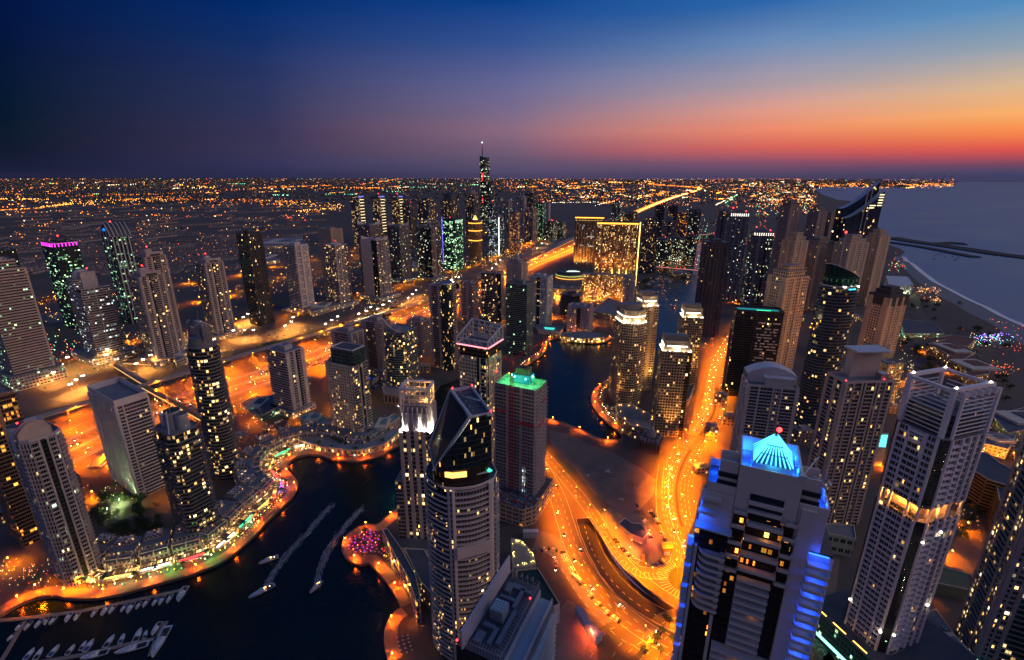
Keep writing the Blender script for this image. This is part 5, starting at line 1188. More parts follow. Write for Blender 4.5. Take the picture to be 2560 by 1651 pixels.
def slant_tower():
    r = root_at('residential_tower', 'rounded tower with a steep slanted glass roof and a lit sky lobby', -22.5, 262, 21)
    gl = FM((.02,.03,.035), (.006,.016,.022), 1.6, 3.4, .97, .8, .1, 'gold', 2.4); gw = FM((.45,.42,.4), (.02,.025,.03), 3.2, 3.6, .55, .5, .08, 'gold', 2.4)
    W_ = mat('pinkish_panel', (.68,.58,.53), .7, .08)
    # lower oval body: left glass bay, white front, right glass bay
    n = 9
    left = [(-22.6 - 8.6*sin(pi*t/8), -20 + 34*(1-t/8)) for t in range(9)]          # from back to front
    front = [(-22.6 + 28*t/n, -20 - 3.4*sin(pi*t/n)) for t in range(n+1)]
    right = [(5.4, -20), (9.5, -14), (10, 2), (7, 14)]
    poly = left[:-1] + front + right[1:] + [(-10, 20)]
    pats = ['k1']*8 + ['w.5 g.6'] + ['b1']*(n-2) + ['w1'] + ['k1']*3 + ['w', 'w']
    body(poly, 0, 131, pats, FM((.42,.38,.36), (.01,.014,.02), 2.4, 3.6, .85, .62, .1, 'gold', 2.4), gl, W_, M_roof, 3.6, 1.3, .75, True, r, name='facade')
    roofkit(r, poly, 131, W_, mat('terrace_blue', (.2,.3,.36), .6), ph=1.4, plant=0)
    # front infill columns
    for i in (1, n-1):
        part(r, 'front_pier', [((front[i][0], front[i][1]-.7, 66), (1.6, 1.9, 130))], W_)
    part(r, 'blank_panel', [((-8.5,-23.9,89),(21,1.5,7.5))], W_)
    # lobby drum and upper wedge
    up = [(-27,-6),(-24,-15),(-16,-19.6),(-7,-21),(2,-19.4),(4.5,-16),(4.5,18),(-9,19),(-23,16)]
    b = MB(); b.prism(up, 131, 143, FM((.03,.03,.03), (.02,.015,.01), 4, 12, .92, .9, .0, 'gold', 2.6), M_roofd); b.build('lobby_wall', r)
    b = MB(); b.box((-15.5,-20.3,139.5),(9,.5,3.4),emat('lobby_glow',(1,.5,.12),2.6),-.18); b.box((-21,-18.2,139.5),(4,.5,3.4),MATS['lobby_glow'],-.6); b.build('lobby_window', r)
    b = MB(); b.box((-1,-19.6,137.6),(8,3,.4),M_white); b.box((2.4,-19,138.1),(2.4,5,.5),emat('pool_light',(.1,.9,.6),1.4),.3); b.build('lobby_pool', r)
    zt = lambda x, y: min(174, 174 + (x + 7.4 - (y+18)*.03)*(1.32 + (y+18)/37*.9))
    b = MB(); N = 14
    fr = [(x, -19 - 2.2*sin(pi*(x+28)/33)) for x in [-28 + 32.5*i/N for i in range(N+1)]]
    for a, c in zip(fr[:-1], fr[1:]):
        z0, z1 = max(143, zt(a[0], -18)), max(143, zt(c[0], -18)); 
        b.face([(*a, 143), (*c, 143), (*c, z1), (*a, z0)], gl, [((a[0]+30), 143), ((c[0]+30), 143), ((c[0]+30), z1), ((a[0]+30), z0)])
    b.face([(4.5,fr[-1][1],143),(4.5,19,143),(4.5,19,174),(4.5,fr[-1][1],174)], gl, [(0,143),(38,143),(38,174),(0,174)])
    b.face([(4.5,19,143),(-24,19,143),(-24,19,144),(-9,19,174),(4.5,19,174)], gl, [(0,143),(30,143),(30,144),(14,174),(0,174)]); b.build('curved_glass_front', r)
    gs = FM((.12,.13,.15), (.012,.016,.022), 1.5, 30, .86, .98, .0, 'gold', 1)
    b = MB(); A, B, C_, D = (-7.4,-19,174.2), (-28.6,-17,143.5), (-24.5,17,139), (-9,19,174.2)
    M1, M2 = tuple((Vector(B)+Vector(A))/2), tuple((Vector(C_)+Vector(D))/2)
    b.face([B, A, D, C_], gs, [(0,0),(0,30),(37,30),(37,0)])
    b.face([B, C_, (-24.5,17,131), (-28.6,-17,131)], gl, [(0,8),(34,8),(34,0),(0,0)]); b.build('slanted_glass_roof', r)
    b = MB()
    for p, q, t in ((A, B, 1.3), (A, D, 1.3), (C_, D, 1.0), (M1, M2, .5), (B, C_, .7)): b.bar(p, q, t, M_lgrey, t*1.2)
    b.build('roof_rib', r)
    b = MB(); e = emat('edge_dot', (1, .9, .7), 3)
    for k in range(16): 
        p = Vector(A) + (Vector(B)-Vector(A))*(.05+k*.033); b.ball((p.x+.5, p.y-.9, p.z-.6), .22, e, 5, 2)
    b.build('edge_lamp', r)
    b = MB(); b.face([(-7.4,-19,172.6),(4.5,-19,172.6),(4.5,19,172.6),(-9,19,172.6)], M_roofd); b.build('roof_deck', r)
    for c, d in (((-1.5,-19.3,173.6),(12.4,.7,2)),((4.5,0,173.6),(.8,38,2)),((-2,19,173.6),(13.5,.8,2)),((-8,0,173.6),(.9,38,2))): part(r, 'roof_parapet', [(c, d)], M_lgrey)
    b = MB()
    for y in (-14,-7,0,7,13): b.bar((-7,y,173),(4,y,173),.18,M_steel); b.box((-4,y+2,173.2),(1.4,1.1,1),M_steel)
    b.bar((-3,6,174),(2,-6,176),.6,M_lgrey); b.build('roof_rail', r)
    for p in ((4.5,-19),(4.5,18.6),(-8,18.6)): beacon(r, (*p, 174.4), .9, .45, None, False)
    body([(-31,-2),(-28,-12),(-22.8,-16),(-22.8,10)], 118, 133, 'k1', gl, gl, W_, M_roofd, 3.6, 1.2, .7, False, r, name='side_bay')
slant_tower()

def roof_block():
    r = root_at('hotel_tower', 'dark tower top with long white roof wall and ventilation plant at the bottom edge', -2.8, 185, -25)
    g = FM((.02,.02,.025), (.008,.01,.014), 2, 3.3, .85, .8, .05, 'warm', 1.6)
    b = MB(); b.prism([(-14,-23),(9,-23),(9,24),(-14,24)], 0, 95, g, M_roofd); b.build('facade', r)
    part(r, 'roof_wall', [((-9.6,0,102),(.9,50,11))], mat('white_roof_wall', (.5,.5,.58), .6, .06, .05)); 
    b = MB()
    for k in range(24):
        y = -22+k*2; b.bar((-13.6,y,95),(-13.6,y,101.6),.16,M_black); b.bar((-13.6,y,101.4),(-10,y,102.4),.14,M_black)
    b.bar((-13.6,-22,101.4),(-13.6,24,101.4),.2,M_black)
    for k in range(26):
        y = -22.6+k*1.8; b.bar((8.8,y,92),(8.8,y,99.6),.16,M_grey); b.bar((8.8,y,99.4),(6.8,y,100.2),.14,M_grey)
    b.bar((8.8,-22.6,99.4),(8.8,23,99.4),.22,M_grey)
    for k in range(12): x = -8+k*1.5; b.bar((x,-22.8,92),(x,-22.8,99.6),.16,M_grey); b.bar((x,-22.8,99.4),(x,-20.6,100.2),.14,M_grey)
    b.bar((-9,-22.8,99.4),(9,-22.8,99.4),.22,M_grey)
    for k in range(5): x = -7+k*3; b.bar((x,23,95),(x,23,101),.3,M_grey); b.bar((x,23,101),(x,20,101),.25,M_grey)
    b.build('roof_trellis', r)
    pm = mat('duct_metal', (.17,.2,.25), .5, .15, .3)
    part(r, 'cooling_unit', [((-2.6,-1,98.6),(7,7,6.6))], mat('ribbed_panel', (.33,.4,.44), .5, .1, 1))
    b = MB()
    for k in range(9): b.box((-5.7+k*.78,-4.7,98.6),(.3,.3,6.6),M_grey)
    for k in range(4):
        for j in range(4): b.cyl((-4.9+k*1.55,-3.2+j*1.5),.5,101.9,102.3,M_lgrey,10)
    b.build('cooling_fan', r)
    for c, d in (((-3,9,96.4),(8,1.6,1.8)),((2,12,96.2),(1.8,14,1.6)),((-4,-9,96.4),(6,2,1.9)),((0,-13,96.3),(2,9,1.7)),((3.6,-6,96.2),(2,20,1.5)),((-5.5,-16,96.4),(4,6,1.6)),((-5,15,96.5),(3,6,2.4)),((4,17,96.2),(5,1.6,1.6)),((-2,18,96),(5,3,1.2))):
        part(r, 'duct', [(c, d)], pm)
    part(r, 'side_terrace', [((12.8,-2,90),(7.4,48,1)),((16.2,-2,91.5),(.5,48,2.6)),((9.5,-2,93.5),(.6,48,4))], mat('pale_blue_render', (.38,.44,.5), .7, .08))
    b = MB(); b.prism([(9,-26),(17.5,-26),(17.5,22),(9,22)], 0, 89, FM((.3,.3,.33), (.01,.012,.015), 2.6, 3.3, .8, .6, .08, 'gold', 2), M_roof); b.build('side_wing', r)
    rows(r, 'balcony', (18.6,-2,0), (2.2,44,.9), M_lgrey, [85-k*3.3 for k in range(24)])
    rows(r, 'balcony', (13.4,-27,0), (7,2,.9), M_lgrey, [85-k*3.3 for k in range(24)])
    beacon(r, (8.8, 10, 99), 2, .45); beacon(r, (-13.6,-22.6,96), 1.5, .5)
roof_block()

def lit_crown_tower():
    x, y, h, w, d = place(1048, 1066, 1367, 96, .75, -5)
    r = root_at('residential_tower', 'stone tower with a dazzling white floodlit crown under an open roof cage', x, y, -5)
    W_ = mat('wall_%s' % (str((.6,.48,.38))), (.6,.48,.38)); g = FM((.4,.32,.27), (.02,.02,.022), 3, 3.7, .92, .66, .3, 'gold', 2.6)
    poly = rect(w, d)
    body(poly, 0, h, ['v.7 g1 v.9 g1 v.9 g1 v.9 g1 v.7', 'v1 g1 v1 g1 v1', 'w', 'v.6 b1 v1 b1 v.6'], g, g, W_, M_roof, 3.7, 1, .5, False, r, fin=.8)
    roofkit(r, poly, h, W_, W_, ph=1, plant=0)
    cw, cd = w*.84, d*.8
    b = MB(); b.prism(rect(cw, cd), h, h+15, M_white, M_roof); b.build('crown_block', r)
    b = MB(); b.prism(rect(cw*.86, cd*.8), h+15, h+23, M_grey, M_roofd); b.build('upper_block', r)
    b = MB()
    for k in range(6): b.box((-cw*.42+k*cw*.168, -cd/2-1.1, h+10), (.6, 2.2, 20), M_white)
    for k in range(4): b.box((cw/2+1.1, -cd*.38+k*cd*.25, h+10), (2.2, .6, 20), M_white)
    b.build('crown_fin', r)
    b = MB()
    for sx in (-1, 1):
        for sy in (-1, 1): b.box((sx*cw*.5, sy*cd*.5, h+24), (1.1, 1.1, 22), M_white)
    for k in range(5):
        b.box((-cw*.4+k*cw*.2, -cd*.5, h+28), (.5, .5, 14), M_white); b.box((-cw*.4+k*cw*.2, cd*.5, h+28), (.5, .5, 14), M_white)
    for k in range(4):
        z = h+22+k*4; b.box((0,-cd*.5,z),(cw,.4,.5),M_white); b.box((0,cd*.5,z),(cw,.4,.5),M_white); b.box((cw*.5,0,z),(.4,cd,.5),M_white); b.box((-cw*.5,0,z),(.4,cd,.5),M_white)
    for z in (h+35,): b.box((0,-cd*.5,z),(cw+1,2,1),M_lgrey); b.box((0,cd*.5,z),(cw+1,2,1),M_lgrey); b.box((cw*.5,0,z),(2,cd,1),M_lgrey); b.box((-cw*.5,0,z),(2,cd,1),M_lgrey)
    b.build('roof_cage', r)
    b = MB()
    for px_ in (-.46,-.3,.1,.25,.4): b.box((px_*w, -d*.47, h+.8), (2.4, .9, .7), emat('flood_head', (1,.95,.85), 45))
    b.box((w*.47,-d*.3,h+.8),(.9,2,.7),MATS['flood_head']); b.build('floodlight', r)
    for px_ in (-.44,.12,.4): light('crown_light', 'POINT', (px_*w, -d*.47, h+2), 26000, (1,.9,.7), r, .5)
    light('crown_light', 'POINT', (w*.47, -d*.1, h+2), 15000, (1,.85,.6), r, .5); light('cage_light', 'POINT', (cw*.3, 0, h+25), 14000, (1,.4,.07), r, .5)
    b = MB(); b.ball((cw*.36,-cd*.4,h+25),.7,E_orange,6,3); b.build('cage_lamp', r)
    for z0, ww in ((0, 1.0),):
        b = MB(); b.prism([(-w*.75,-d*.55),(-w*.52,-d*.55),(-w*.52,d*.6),(-w*.75,d*.6)], 0, h*.62, FM((.35,.28,.24), (.015,.015,.02), 3, 3.7, .9, .6, .14, 'gold', 2), M_roof); b.build('side_wing', r)
    b = MB(); b.prism([(-w*.8,-d*1.1),(w*.6,-d*1.1),(w*.6,d*.5),(-w*.8,d*.5)], 0, 16, mat('wall_%s' % (str((.6,.48,.38))), (.6,.48,.38)), M_roofd); b.build('podium', r)
lit_crown_tower()

def construction_tower():
    r = root_at('unfinished_tower', 'raw concrete tower under construction with green lit top and red crane', 8.3, 402, -26); w, d, h = 40, 24.5, 125
    conc = mat('raw_concrete', (.4,.34,.35), .95, .25, .2); g = FM((.22,.19,.2), (.006,.006,.007), 3.4, 3.5, .5, .5, .0)
    body(rect(w, d), 0, h, ['b1 v.14 b1 v.14 b1 v.14', 'b1 v.2 b1', 'b1', 'b1'], g, g, conc, conc, 3.5, 1.5, .35, True, r, name='concrete_frame')
    b = MB(); b.box((2,1,h+4),(16,10,8),mat('blue_formwork',(.03,.2,.4),.6)); b.box((2,1,h+11),(12,8,6),mat('timber_formwork',(.12,.1,.07),.9)); b.box((2,1,h+14.3),(5,4,1),M_black); b.build('formwork_core', r)
    b = MB(); rr = random.Random(8); gm = mat('green_net', (.05,.35,.12), .8)
    for i in range(150):
        x, y = rr.uniform(-19.6,19.6), rr.uniform(-12,12); b.box((x,y,h+.3+rr.random()*.8),(rr.uniform(.3,2.6),rr.uniform(.2,1),.25),gm,rr.random()*3)
    b.build('deck_rebar', r)
    b = MB(); 
    for p in ((-4,-5),(7,-6),(10.6,2),(-8,-2)): b.ball((*p,h+6),.6,emat('cyan_flood',(.2,1,.9),22),6,3)
    b.build('work_lamp', r)
    for p, c in (((-12,-8),(.1,1,.25)),((0,-9),(.15,1,.3)),((13,-7),(.1,1,.25)),((14,6),(.1,1,.25)),((-14,6),(.1,1,.25))): light('work_light','POINT',(*p,h+4.5),3200,c,r,.4)
    b = MB(); rm = mat('red_crane_paint', (.45,.03,.05), .6)
    mx, my = -2, -14.8
    for sx in (-1,1):
        for sy in (-1,1): b.bar((mx+sx,my+sy,0),(mx+sx,my+sy,h+22),.3,rm)
    for k in range(36):
        z = k*4.1; b.bar((mx-1,my-1,z),(mx+1,my-1,z+4),.18,rm); b.bar((mx+1,my+1,z),(mx+1,my-1,z+4),.18,rm); b.bar((mx-1,my-1,z+4),(mx+1,my-1,z+4),.18,rm)
    b.build('crane_mast', r)
    b = MB(); b.box((mx,my,h+23),(3,3,3),rm); a, c = Vector((mx,my,h+25)), Vector((mx+24,my+18,h+42))
    for o in ((0,0,0),(0,0,1.6),(.8,-.8,.4)): b.bar(a+Vector(o), c+Vector(o), .28, rm)
    for k in range(12): p = a+(c-a)*k/12; q = a+(c-a)*(k+1)/12; b.bar(p, q+Vector((0,0,1.6)), .16, rm)
    b.bar(a, (mx-9,my-6,h+27), .9, rm); b.box((mx-9,my-6,h+26),(3,3,3),M_grey); b.bar((mx,my,h+32),(mx+24,my+18,h+42),.1,M_black); b.bar((mx,my,h+24),(mx,my,h+32),.4,rm); b.build('crane_jib', r)
    b = MB(); b.box((11,-14.3,92),(16,.4,2.6),rm); b.box((-14,-14.3,100),(10,.4,2.4),rm); b.box((20.9,-2,88),(.4,12,2.6),rm); b.box((20.9,4,110),(.4,8,2.6),rm); b.build('red_safety_net', r)
    b = MB(); b.box((9.5,-13.4,24),(3,.8,48),FM((.5,.52,.42),(.5,.6,.5),3,3.5,.8,.7,.75,'cool',1.2)); b.build('lit_stairwell', r)
    b = MB(); b.prism([(-30,-34),(18,-34),(26,-24),(26,22),(-30,22)], 0, 19, FM((.45,.34,.28),(.1,.06,.04),8,4.6,.75,.45,.1,'orange',1.4), mat('podium_slab_dark',(.1,.1,.12),.9)); b.build('podium', r)
    b = MB()
    for i in range(110): b.box((rr.uniform(-29,25),rr.uniform(-33,-14),19.4+rr.random()*.6),(rr.uniform(.5,4),rr.uniform(.3,2),rr.uniform(.4,1.6)),rr.choice((M_steel,M_grey,MATS['blue_formwork'],rm)),rr.random()*3)
    b.build('building_material', r)
construction_tower()

def truss_tower():
    x, y, h, w, d = place(1200, 852, 1185, 104, .9, -26)
    r = root_at('residential_tower', 'tower topped by an open slanted white truss edged with pink light', x, y, -26)
    g = FM((.02,.02,.022), (.01,.012,.014), 3.4, 3.6, .9, .66, .22, 'gold', 2.2); g2 = FM((.46,.38,.33), (.02,.02,.02), 4, 3.6, .45, .5, .3, 'gold', 2.2)
    body(rect(w, d), 0, h-12, ['b3 h.5 v.2 k.9 v.2', 'h.4 v.3 g1.6 v.3 g2 v.3', 'w', 'b1'], g2, g, mat('wall_%s'%str(CREAM), CREAM), M_roof, 3.6, 1.2, .7, True, r)
    b = MB(); b.prism([(p[0]*.96,p[1]*.96) for p in rect(w,d)], h-12, h, FM((.02,.02,.02),(.01,.01,.01),4,4,.9,.6,.15,'gold',2.2), M_roofd); b.build('penthouse', r)
    b = MB(); q = offset(rect(w,d), 1.5); zf = lambda p: h+6+ (p[1]/d+.5)*7
    T = [Vector((*p, zf(p)+ (3 if i in (3,) else 0))) for i, p in enumerate(q)]; Bt = [Vector((*p, h)) for p in q]
    for i in range(4):
        j = (i+1)%4; b.bar(T[i], T[j], 1, M_lgrey); b.bar(Bt[i], Bt[j], .9, M_lgrey); b.bar(Bt[i], T[i], .9, M_lgrey)
        for k in range(1,5):
            p0, p1 = Bt[i]+(Bt[j]-Bt[i])*k/5, T[i]+(T[j]-T[i])*k/5; b.bar(p0, p1, .5, M_lgrey); b.bar(Bt[i]+(Bt[j]-Bt[i])*(k-1)/5, p1, .4, M_lgrey)
    for k in range(1,5):
        b.bar(T[0]+(T[3]-T[0])*k/5, T[1]+(T[2]-T[1])*k/5, .6, M_lgrey)
    b.build('roof_truss', r)
    b = MB(); e = emat('pink_edge', (1,.25,.3), 3)
    b.bar(Bt[0]+Vector((0,-.8,-.6)), Bt[1]+Vector((0,-.8,-.6)), .7, e); b.bar(Bt[1]+Vector((.8,0,-.6)), Bt[2]+Vector((.8,0,-.6)), .7, e); b.build('pink_light_edge', r)
    for z in (h*.8, h*.62, h*.45): beacon(r, (w/2+1, d*.1, z), 0, .8, None, False)
truss_tower()

def far_right_tower():
    r = root_at('residential_tower', 'tower cut off by the right edge with yellow lit windows and green glazed bays', *G(2478, 1655), 62)
    g = FM((.27,.25,.26), (.01,.014,.014), 4.4, 3.8, .62, .55, .4, 'gold', 2.6); gg = FM((.03,.05,.045), (.01,.05,.035), 4, 3.8, .94, .8, .12, 'gold', 2.4)
    body([(-16,-15),(16,-15),(16,15),(-16,15)], 0, 165, ['v.5 g1 v.4 h1.2 v.4 g1 v.5', 'v.4 g1 v.3 k2 v.3 g1 v.4', 'v.4 g1 v.3 k2 v.3 g1 v.4', 'v.4 g1 v.3 k2 v.3 g1 v.4'], g, gg, mat('wall_grey2', (.3,.28,.3)), M_roof, 3.8, 1.2, .6, True, r)
    roofkit(r, rect(32, 30), 165, M_grey, M_roof)
    for p in ((-12,-17),(-6,-17.4),(4,-17.4)): light('entrance_light', 'POINT', (*p, 5), 900, (1,.7,.25), r, .4)
    b = MB()
    for k in range(9): b.ball((-14+k*3.2,-17.2,4),.5,E_yel,6,3)
    b.build('entrance_lamp', r)
far_right_tower()
def corner_blue():
    r = root_at('residential_tower', 'blue lit balcony stack in the bottom right corner', *G(2640, 1800), 45)
    b = MB(); b.prism(rect(20, 20), 0, 70, M_blackg, M_roofd); b.build('facade', r)
    for sx in (-1, 1):
        rows(r, 'blue_balcony', (sx*9.5,-11.2,0), (6,3,.9), M_blueroom, [10+k*3.4 for k in range(17)])
    rows(r, 'blue_lamp', (0,-11.4,0), (15,.4,.3), E_blue, [12.4+k*3.4 for k in range(16)])
    for k in range(8): light('blue_light', 'POINT', (0,-12.6,12+k*7), 260, (.02,.1,1), r, .3)
corner_blue()
# ------------------------------------------------------------------ low buildings, bridges, viaduct
def low(name, label, pxs, h, m, roof=None, cat='building', parap=True, plant=0, zpx=None, extra=None):
    """block from roof corner pixels at height zpx (default: its own height)"""
    P = PX(pxs, h if zpx is None else zpx); n = len(P)
    A = sum(P[i][0]*P[(i+1)%n][1]-P[(i+1)%n][0]*P[i][1] for i in range(n))
    if A < 0: P = P[::-1]
    cx, cy_ = sum(p[0] for p in P)/n, sum(p[1] for p in P)/n; Q = [(p[0]-cx, p[1]-cy_) for p in P]
    r = empty(name, (cx, cy_, 0), 0, label, cat)
    b = MB(); b.prism(Q, 0, h, m, roof or M_roof); b.build('wall', r)
    if parap: roofkit(r, Q, h, mat('wall_%s'%str(CREAM), CREAM), roof or M_roof, ph=1.0, plant=plant)
    if extra: extra(r, Q, h)
    return r
WA = FM((.45,.36,.3), (.02,.02,.02), 5, 4, .6, .5, .3, 'warm', 1.8); WB = FM((.4,.36,.34), (.02,.02,.02), 4, 3.6, .5, .5, .25, 'gold', 1.8)
def poolx(col, em, fr=.6):
    def f(r, Q, h):
        cx = sum(q[0] for q in Q)/len(Q); cy_ = sum(q[1] for q in Q)/len(Q)
        b = MB(); b.face([(cx+(q[0]-cx)*fr, cy_+(q[1]-cy_)*fr, h+.12) for q in Q], emat('pool_%s' % str(col), col, em)); b.build('swimming_pool', r)
    return f
def stringx(m, n=24):
    def f(r, Q, h):
        b = MB(); rr = random.Random(n)
        for i in range(len(Q)):
            a, c = Q[i], Q[(i+1)%len(Q)]
            for k in range(n//len(Q)): t = rr.random(); b.ball((a[0]*.86+(c[0]-a[0])*.86*t+rr.uniform(-1,1), a[1]*.86+(c[1]-a[1])*.86*t+rr.uniform(-1,1), h+1), .3, m, 5, 2)
        b.build('string_light', r)
    return f
low('podium_building', 'low podium with a dark pool ringed by golden lamps', [(1278,1348),(1302,1352),(1333,1385),(1340,1412),(1282,1422)], 14, FM((.5,.47,.48),(.1,.1,.1),6,5,.3,.2,.05), M_pave, extra=stringx(E_yel, 30))
low('podium_building', 'dark green sports deck podium with white side wall beside the plant roof', [(1290,1428),(1345,1422),(1400,1512),(1355,1535),(1300,1500)], 16, mat('white_side_wall',(.5,.48,.58),.7), mat('dark_green_deck',(.015,.05,.045),.9))
low('site_cabin', 'small white two storey site cabin on the orange lit corner', [(1308,1323),(1346,1323),(1347,1331),(1308,1331)], 6, FM((.6,.55,.5),(.03,.03,.03),5,3,.2,.3,.0), M_white, 'cabin', False)
low('site_cabin', 'long blue roofed site cabin, upper one of the pair', [(1437,1516),(1452,1518),(1480,1560),(1464,1562)], 6, FM((.5,.5,.6),(.02,.02,.02),5,3,.2,.3,.0), mat('blue_roof_sheet',(.2,.27,.42),.6), 'cabin', False)
low('site_cabin', 'long blue roofed site cabin, lower one of the pair', [(1466,1562),(1481,1561),(1507,1583),(1490,1594)], 6.5, FM((.5,.5,.6),(.02,.02,.02),5,3,.2,.3,.0), MATS['blue_roof_sheet'], 'cabin', False)
low('office_building', 'l shaped low office with pink parapet inside the car park', [(1545,1310),(1562,1296),(1580,1308),(1602,1310),(1622,1334),(1608,1350),(1574,1335)], 5, mat('pink_parapet_wall',(.5,.4,.36),.8), M_roofd)
low('podium_building', 'fan shaped pool terrace edged with green lit palms', [(733,1075),(760,1068),(808,1090),(870,1100),(940,1092),(985,1070),(1000,1080),(960,1112),(890,1128),(800,1118),(745,1100)], 7, FM((.5,.42,.33),(.05,.04,.03),5,7,.5,.5,.8,'gold',2.0), mat('pool_deck',(.3,.3,.28),.8), extra=None)
low('villa_block', 'three storey cream villa block with greenish lit roof, left of the taupe tower', [(748,1045),(785,1030),(822,1048),(782,1070)], 12, WB, mat('greenish_roof',(.2,.3,.26),.9), plant=1)
low('villa_block', 'three storey cream villa block right of the taupe tower', [(912,1078),(985,1035),(1000,1045),(925,1095)], 12, WB, MATS['greenish_roof'], plant=1)
low('arcade_building', 'cinnamon colonnade podium below the teal glass tower', [(955,968),(1000,952),(1020,975),(1018,992),(960,985)], 14, FM((.45,.3,.2),(.03,.02,.015),7,12,.6,.75,.1,'gold',1.6), M_pave)
low('parking_building', 'low dark warehouse plot beside the orange road', [(690,1010),(640,985),(600,1010),(650,1040)], 6, WA, M_roofd, plant=1)
low('office_building', 'low block with green lit shopfront below the white edged tower', [(640,1000),(690,985),(702,1015),(655,1040)], 9, FM((.2,.22,.22),(.02,.05,.03),5,4,.8,.5,.3,'green',1.8), M_roofd)
low('mall_building', 'grey roofed low mall behind the concave crowned block', [(1480,778),(1550,790),(1585,770),(1520,745)], 12, WA, M_roof)
low('mall_building', 'low quayside restaurant block with red signs at the head of the basin', [(1400,834),(1460,828),(1500,836),(1512,845),(1455,848),(1405,842)], 8, FM((.5,.3,.2),(.2,.1,.05),4,4,.9,.7,.9,'gold',3), M_roof)
low('podium_building', 'curved podium with lamps at the foot of the bright crowned towers', [(1540,1010),(1580,1012),(1640,1045),(1632,1075),(1580,1065),(1545,1040)], 16, FM((.46,.36,.24),(.02,.018,.014),3.9,3.6,.68,.6,.3,'gold',2), M_pave, extra=stringx(E_orange, 16))
low('podium_building', 'dark low shops block between the bright towers and the road', [(1705,965),(1738,960),(1722,1000),(1700,1015)], 8, WA, M_roofd)
low('terrace_building', 'long curved white gallery facing the cafe promenade', [(955,1325),(968,1322),(1005,1375),(1040,1440),(1052,1500),(1040,1505),(1022,1450),(985,1385)], 20, FM((.5,.42,.4),(.06,.04,.03),6,5,.8,.66,.25,'orange',1.6), M_roofd)
low('podium_building', 'dark planted roof terrace between the crown tower and the slanted tower', [(1010,1372),(1060,1375),(1085,1420),(1075,1480),(1050,1455)], 18, WB, M_roofd)
low('podium_building', 'grey roofed podium in front of the beige balcony tower', [(2065,1310),(2135,1315),(2140,1350),(2068,1335)], 18, FM((.5,.5,.4),(.05,.05,.04),6,9,.7,.4,.05), M_roof)
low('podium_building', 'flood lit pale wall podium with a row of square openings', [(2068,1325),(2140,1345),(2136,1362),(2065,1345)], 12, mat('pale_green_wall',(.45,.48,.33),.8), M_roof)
low('hotel_building', 'curved hotel lit deep orange behind the white framed tower', [(2425,1125),(2470,1135),(2500,1160),(2540,1180),(2520,1215),(2470,1200),(2430,1175)], 34, FM((.6,.25,.06),(.03,.01,.005),30,3.4,.95,.4,.0), mat('dark_blue_roof',(.05,.07,.1),.8))  # orange lamp light is put into the wall colour
low('hotel_building', 'stepped hotel wing with orange lit balconies beneath the curved hotel', [(2490,1210),(2540,1200),(2600,1250),(2560,1290),(2500,1260)], 30, FM((.6,.25,.06),(.03,.01,.005),30,3.4,.95,.4,.0), MATS['dark_blue_roof'])  # walls carry the same orange light in their colour
low('villa_hotel', 'terracotta roofed resort block, nearest the beach road', [(2320,860),(2365,850),(2440,880),(2400,905)], 18, FM((.4,.25,.17),(.03,.02,.01),5,4,.4,.5,.3,'gold',2), mat('terracotta_roof',(.2,.08,.06),.9), plant=1)
low('villa_hotel', 'terracotta roofed resort block right of the first', [(2405,900),(2440,885),(2475,935),(2420,945)], 18, FM((.4,.2,.12),(.03,.02,.01),5,4,.4,.5,.3,'gold',2), MATS['terracotta_roof'], plant=1)
low('villa_hotel', 'long resort wing with a line of yellow windows below the purple festival lights', [(2340,845),(2380,838),(2440,848),(2420,866),(2370,868)], 16, FM((.25,.16,.13),(.03,.02,.01),6,5,.4,.5,.6,'gold',2.6), MATS['terracotta_roof'])
low('hotel_building', 'flat white roofed beach hotel with hexagon screen balconies', [(2215,690),(2270,692),(2285,712),(2225,722)], 26, FM((.45,.42,.42),(.02,.03,.05),5,4,.6,.6,.3,'cool',1.4), M_lgrey)
low('hotel_building', 'wide dark roofed low resort with flood lit green yard', [(2250,800),(2330,805),(2360,835),(2260,835)], 8, FM((.4,.4,.3),(.05,.06,.04),8,5,.7,.5,.5,'green',1.4), M_roofd)
low('villa_hotel', 'dark roofed resort hall by the right edge', [(2480,1040),(2600,1010),(2640,1060),(2520,1085)], 14, FM((.35,.3,.2),(.03,.02,.01),5,4,.4,.5,.25,'gold',2), M_roofd, plant=1)
low('villa_hotel', 'domed roof restaurant hall behind the white framed tower', [(2470,1080),(2540,1090),(2520,1125),(2460,1110)], 12, FM((.4,.4,.2),(.03,.02,.01),5,4,.4,.5,.25,'green',2), M_roof, plant=1)
low('podium_building', 'long ramped podium with paired roof hatches beside the white tower', [(2305,1530),(2340,1525),(2430,1651),(2500,1760),(2380,1760)], 14, mat('pinkish_podium',(.35,.27,.23),.8), M_roof, plant=1)
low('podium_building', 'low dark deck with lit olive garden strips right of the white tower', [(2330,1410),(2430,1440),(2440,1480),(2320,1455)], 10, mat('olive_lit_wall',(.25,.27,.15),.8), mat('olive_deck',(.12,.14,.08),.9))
low('pool_deck_building', 'teal lit pool deck at the foot of the edge tower', [(2400,1615),(2500,1640),(2540,1700),(2430,1700)], 8, M_dark, M_roofd, extra=poolx((.02,.3,.28), .5, .8))
low('pool_deck_building', 'bright turquoise roof pool between the balcony tower and the white tower', [(2200,1085),(2222,1085),(2215,1122),(2190,1120)], 22, M_cream, M_roof, extra=poolx((.15,.9,.85), 1.6, .85))
low('pool_deck_building', 'small turquoise pools at the rear foot of the white tower', [(2300,1495),(2318,1500),(2325,1535),(2300,1525)], 20, M_cream, M_roof, extra=poolx((.1,.6,.7), 1.2, .6))
low('pool_deck_building', 'pool deck strung with blue dots beside the orange junction', [(905,935),(940,920),(965,925),(930,955)], 6, M_cream, M_roofd, extra=stringx(E_blue, 24))
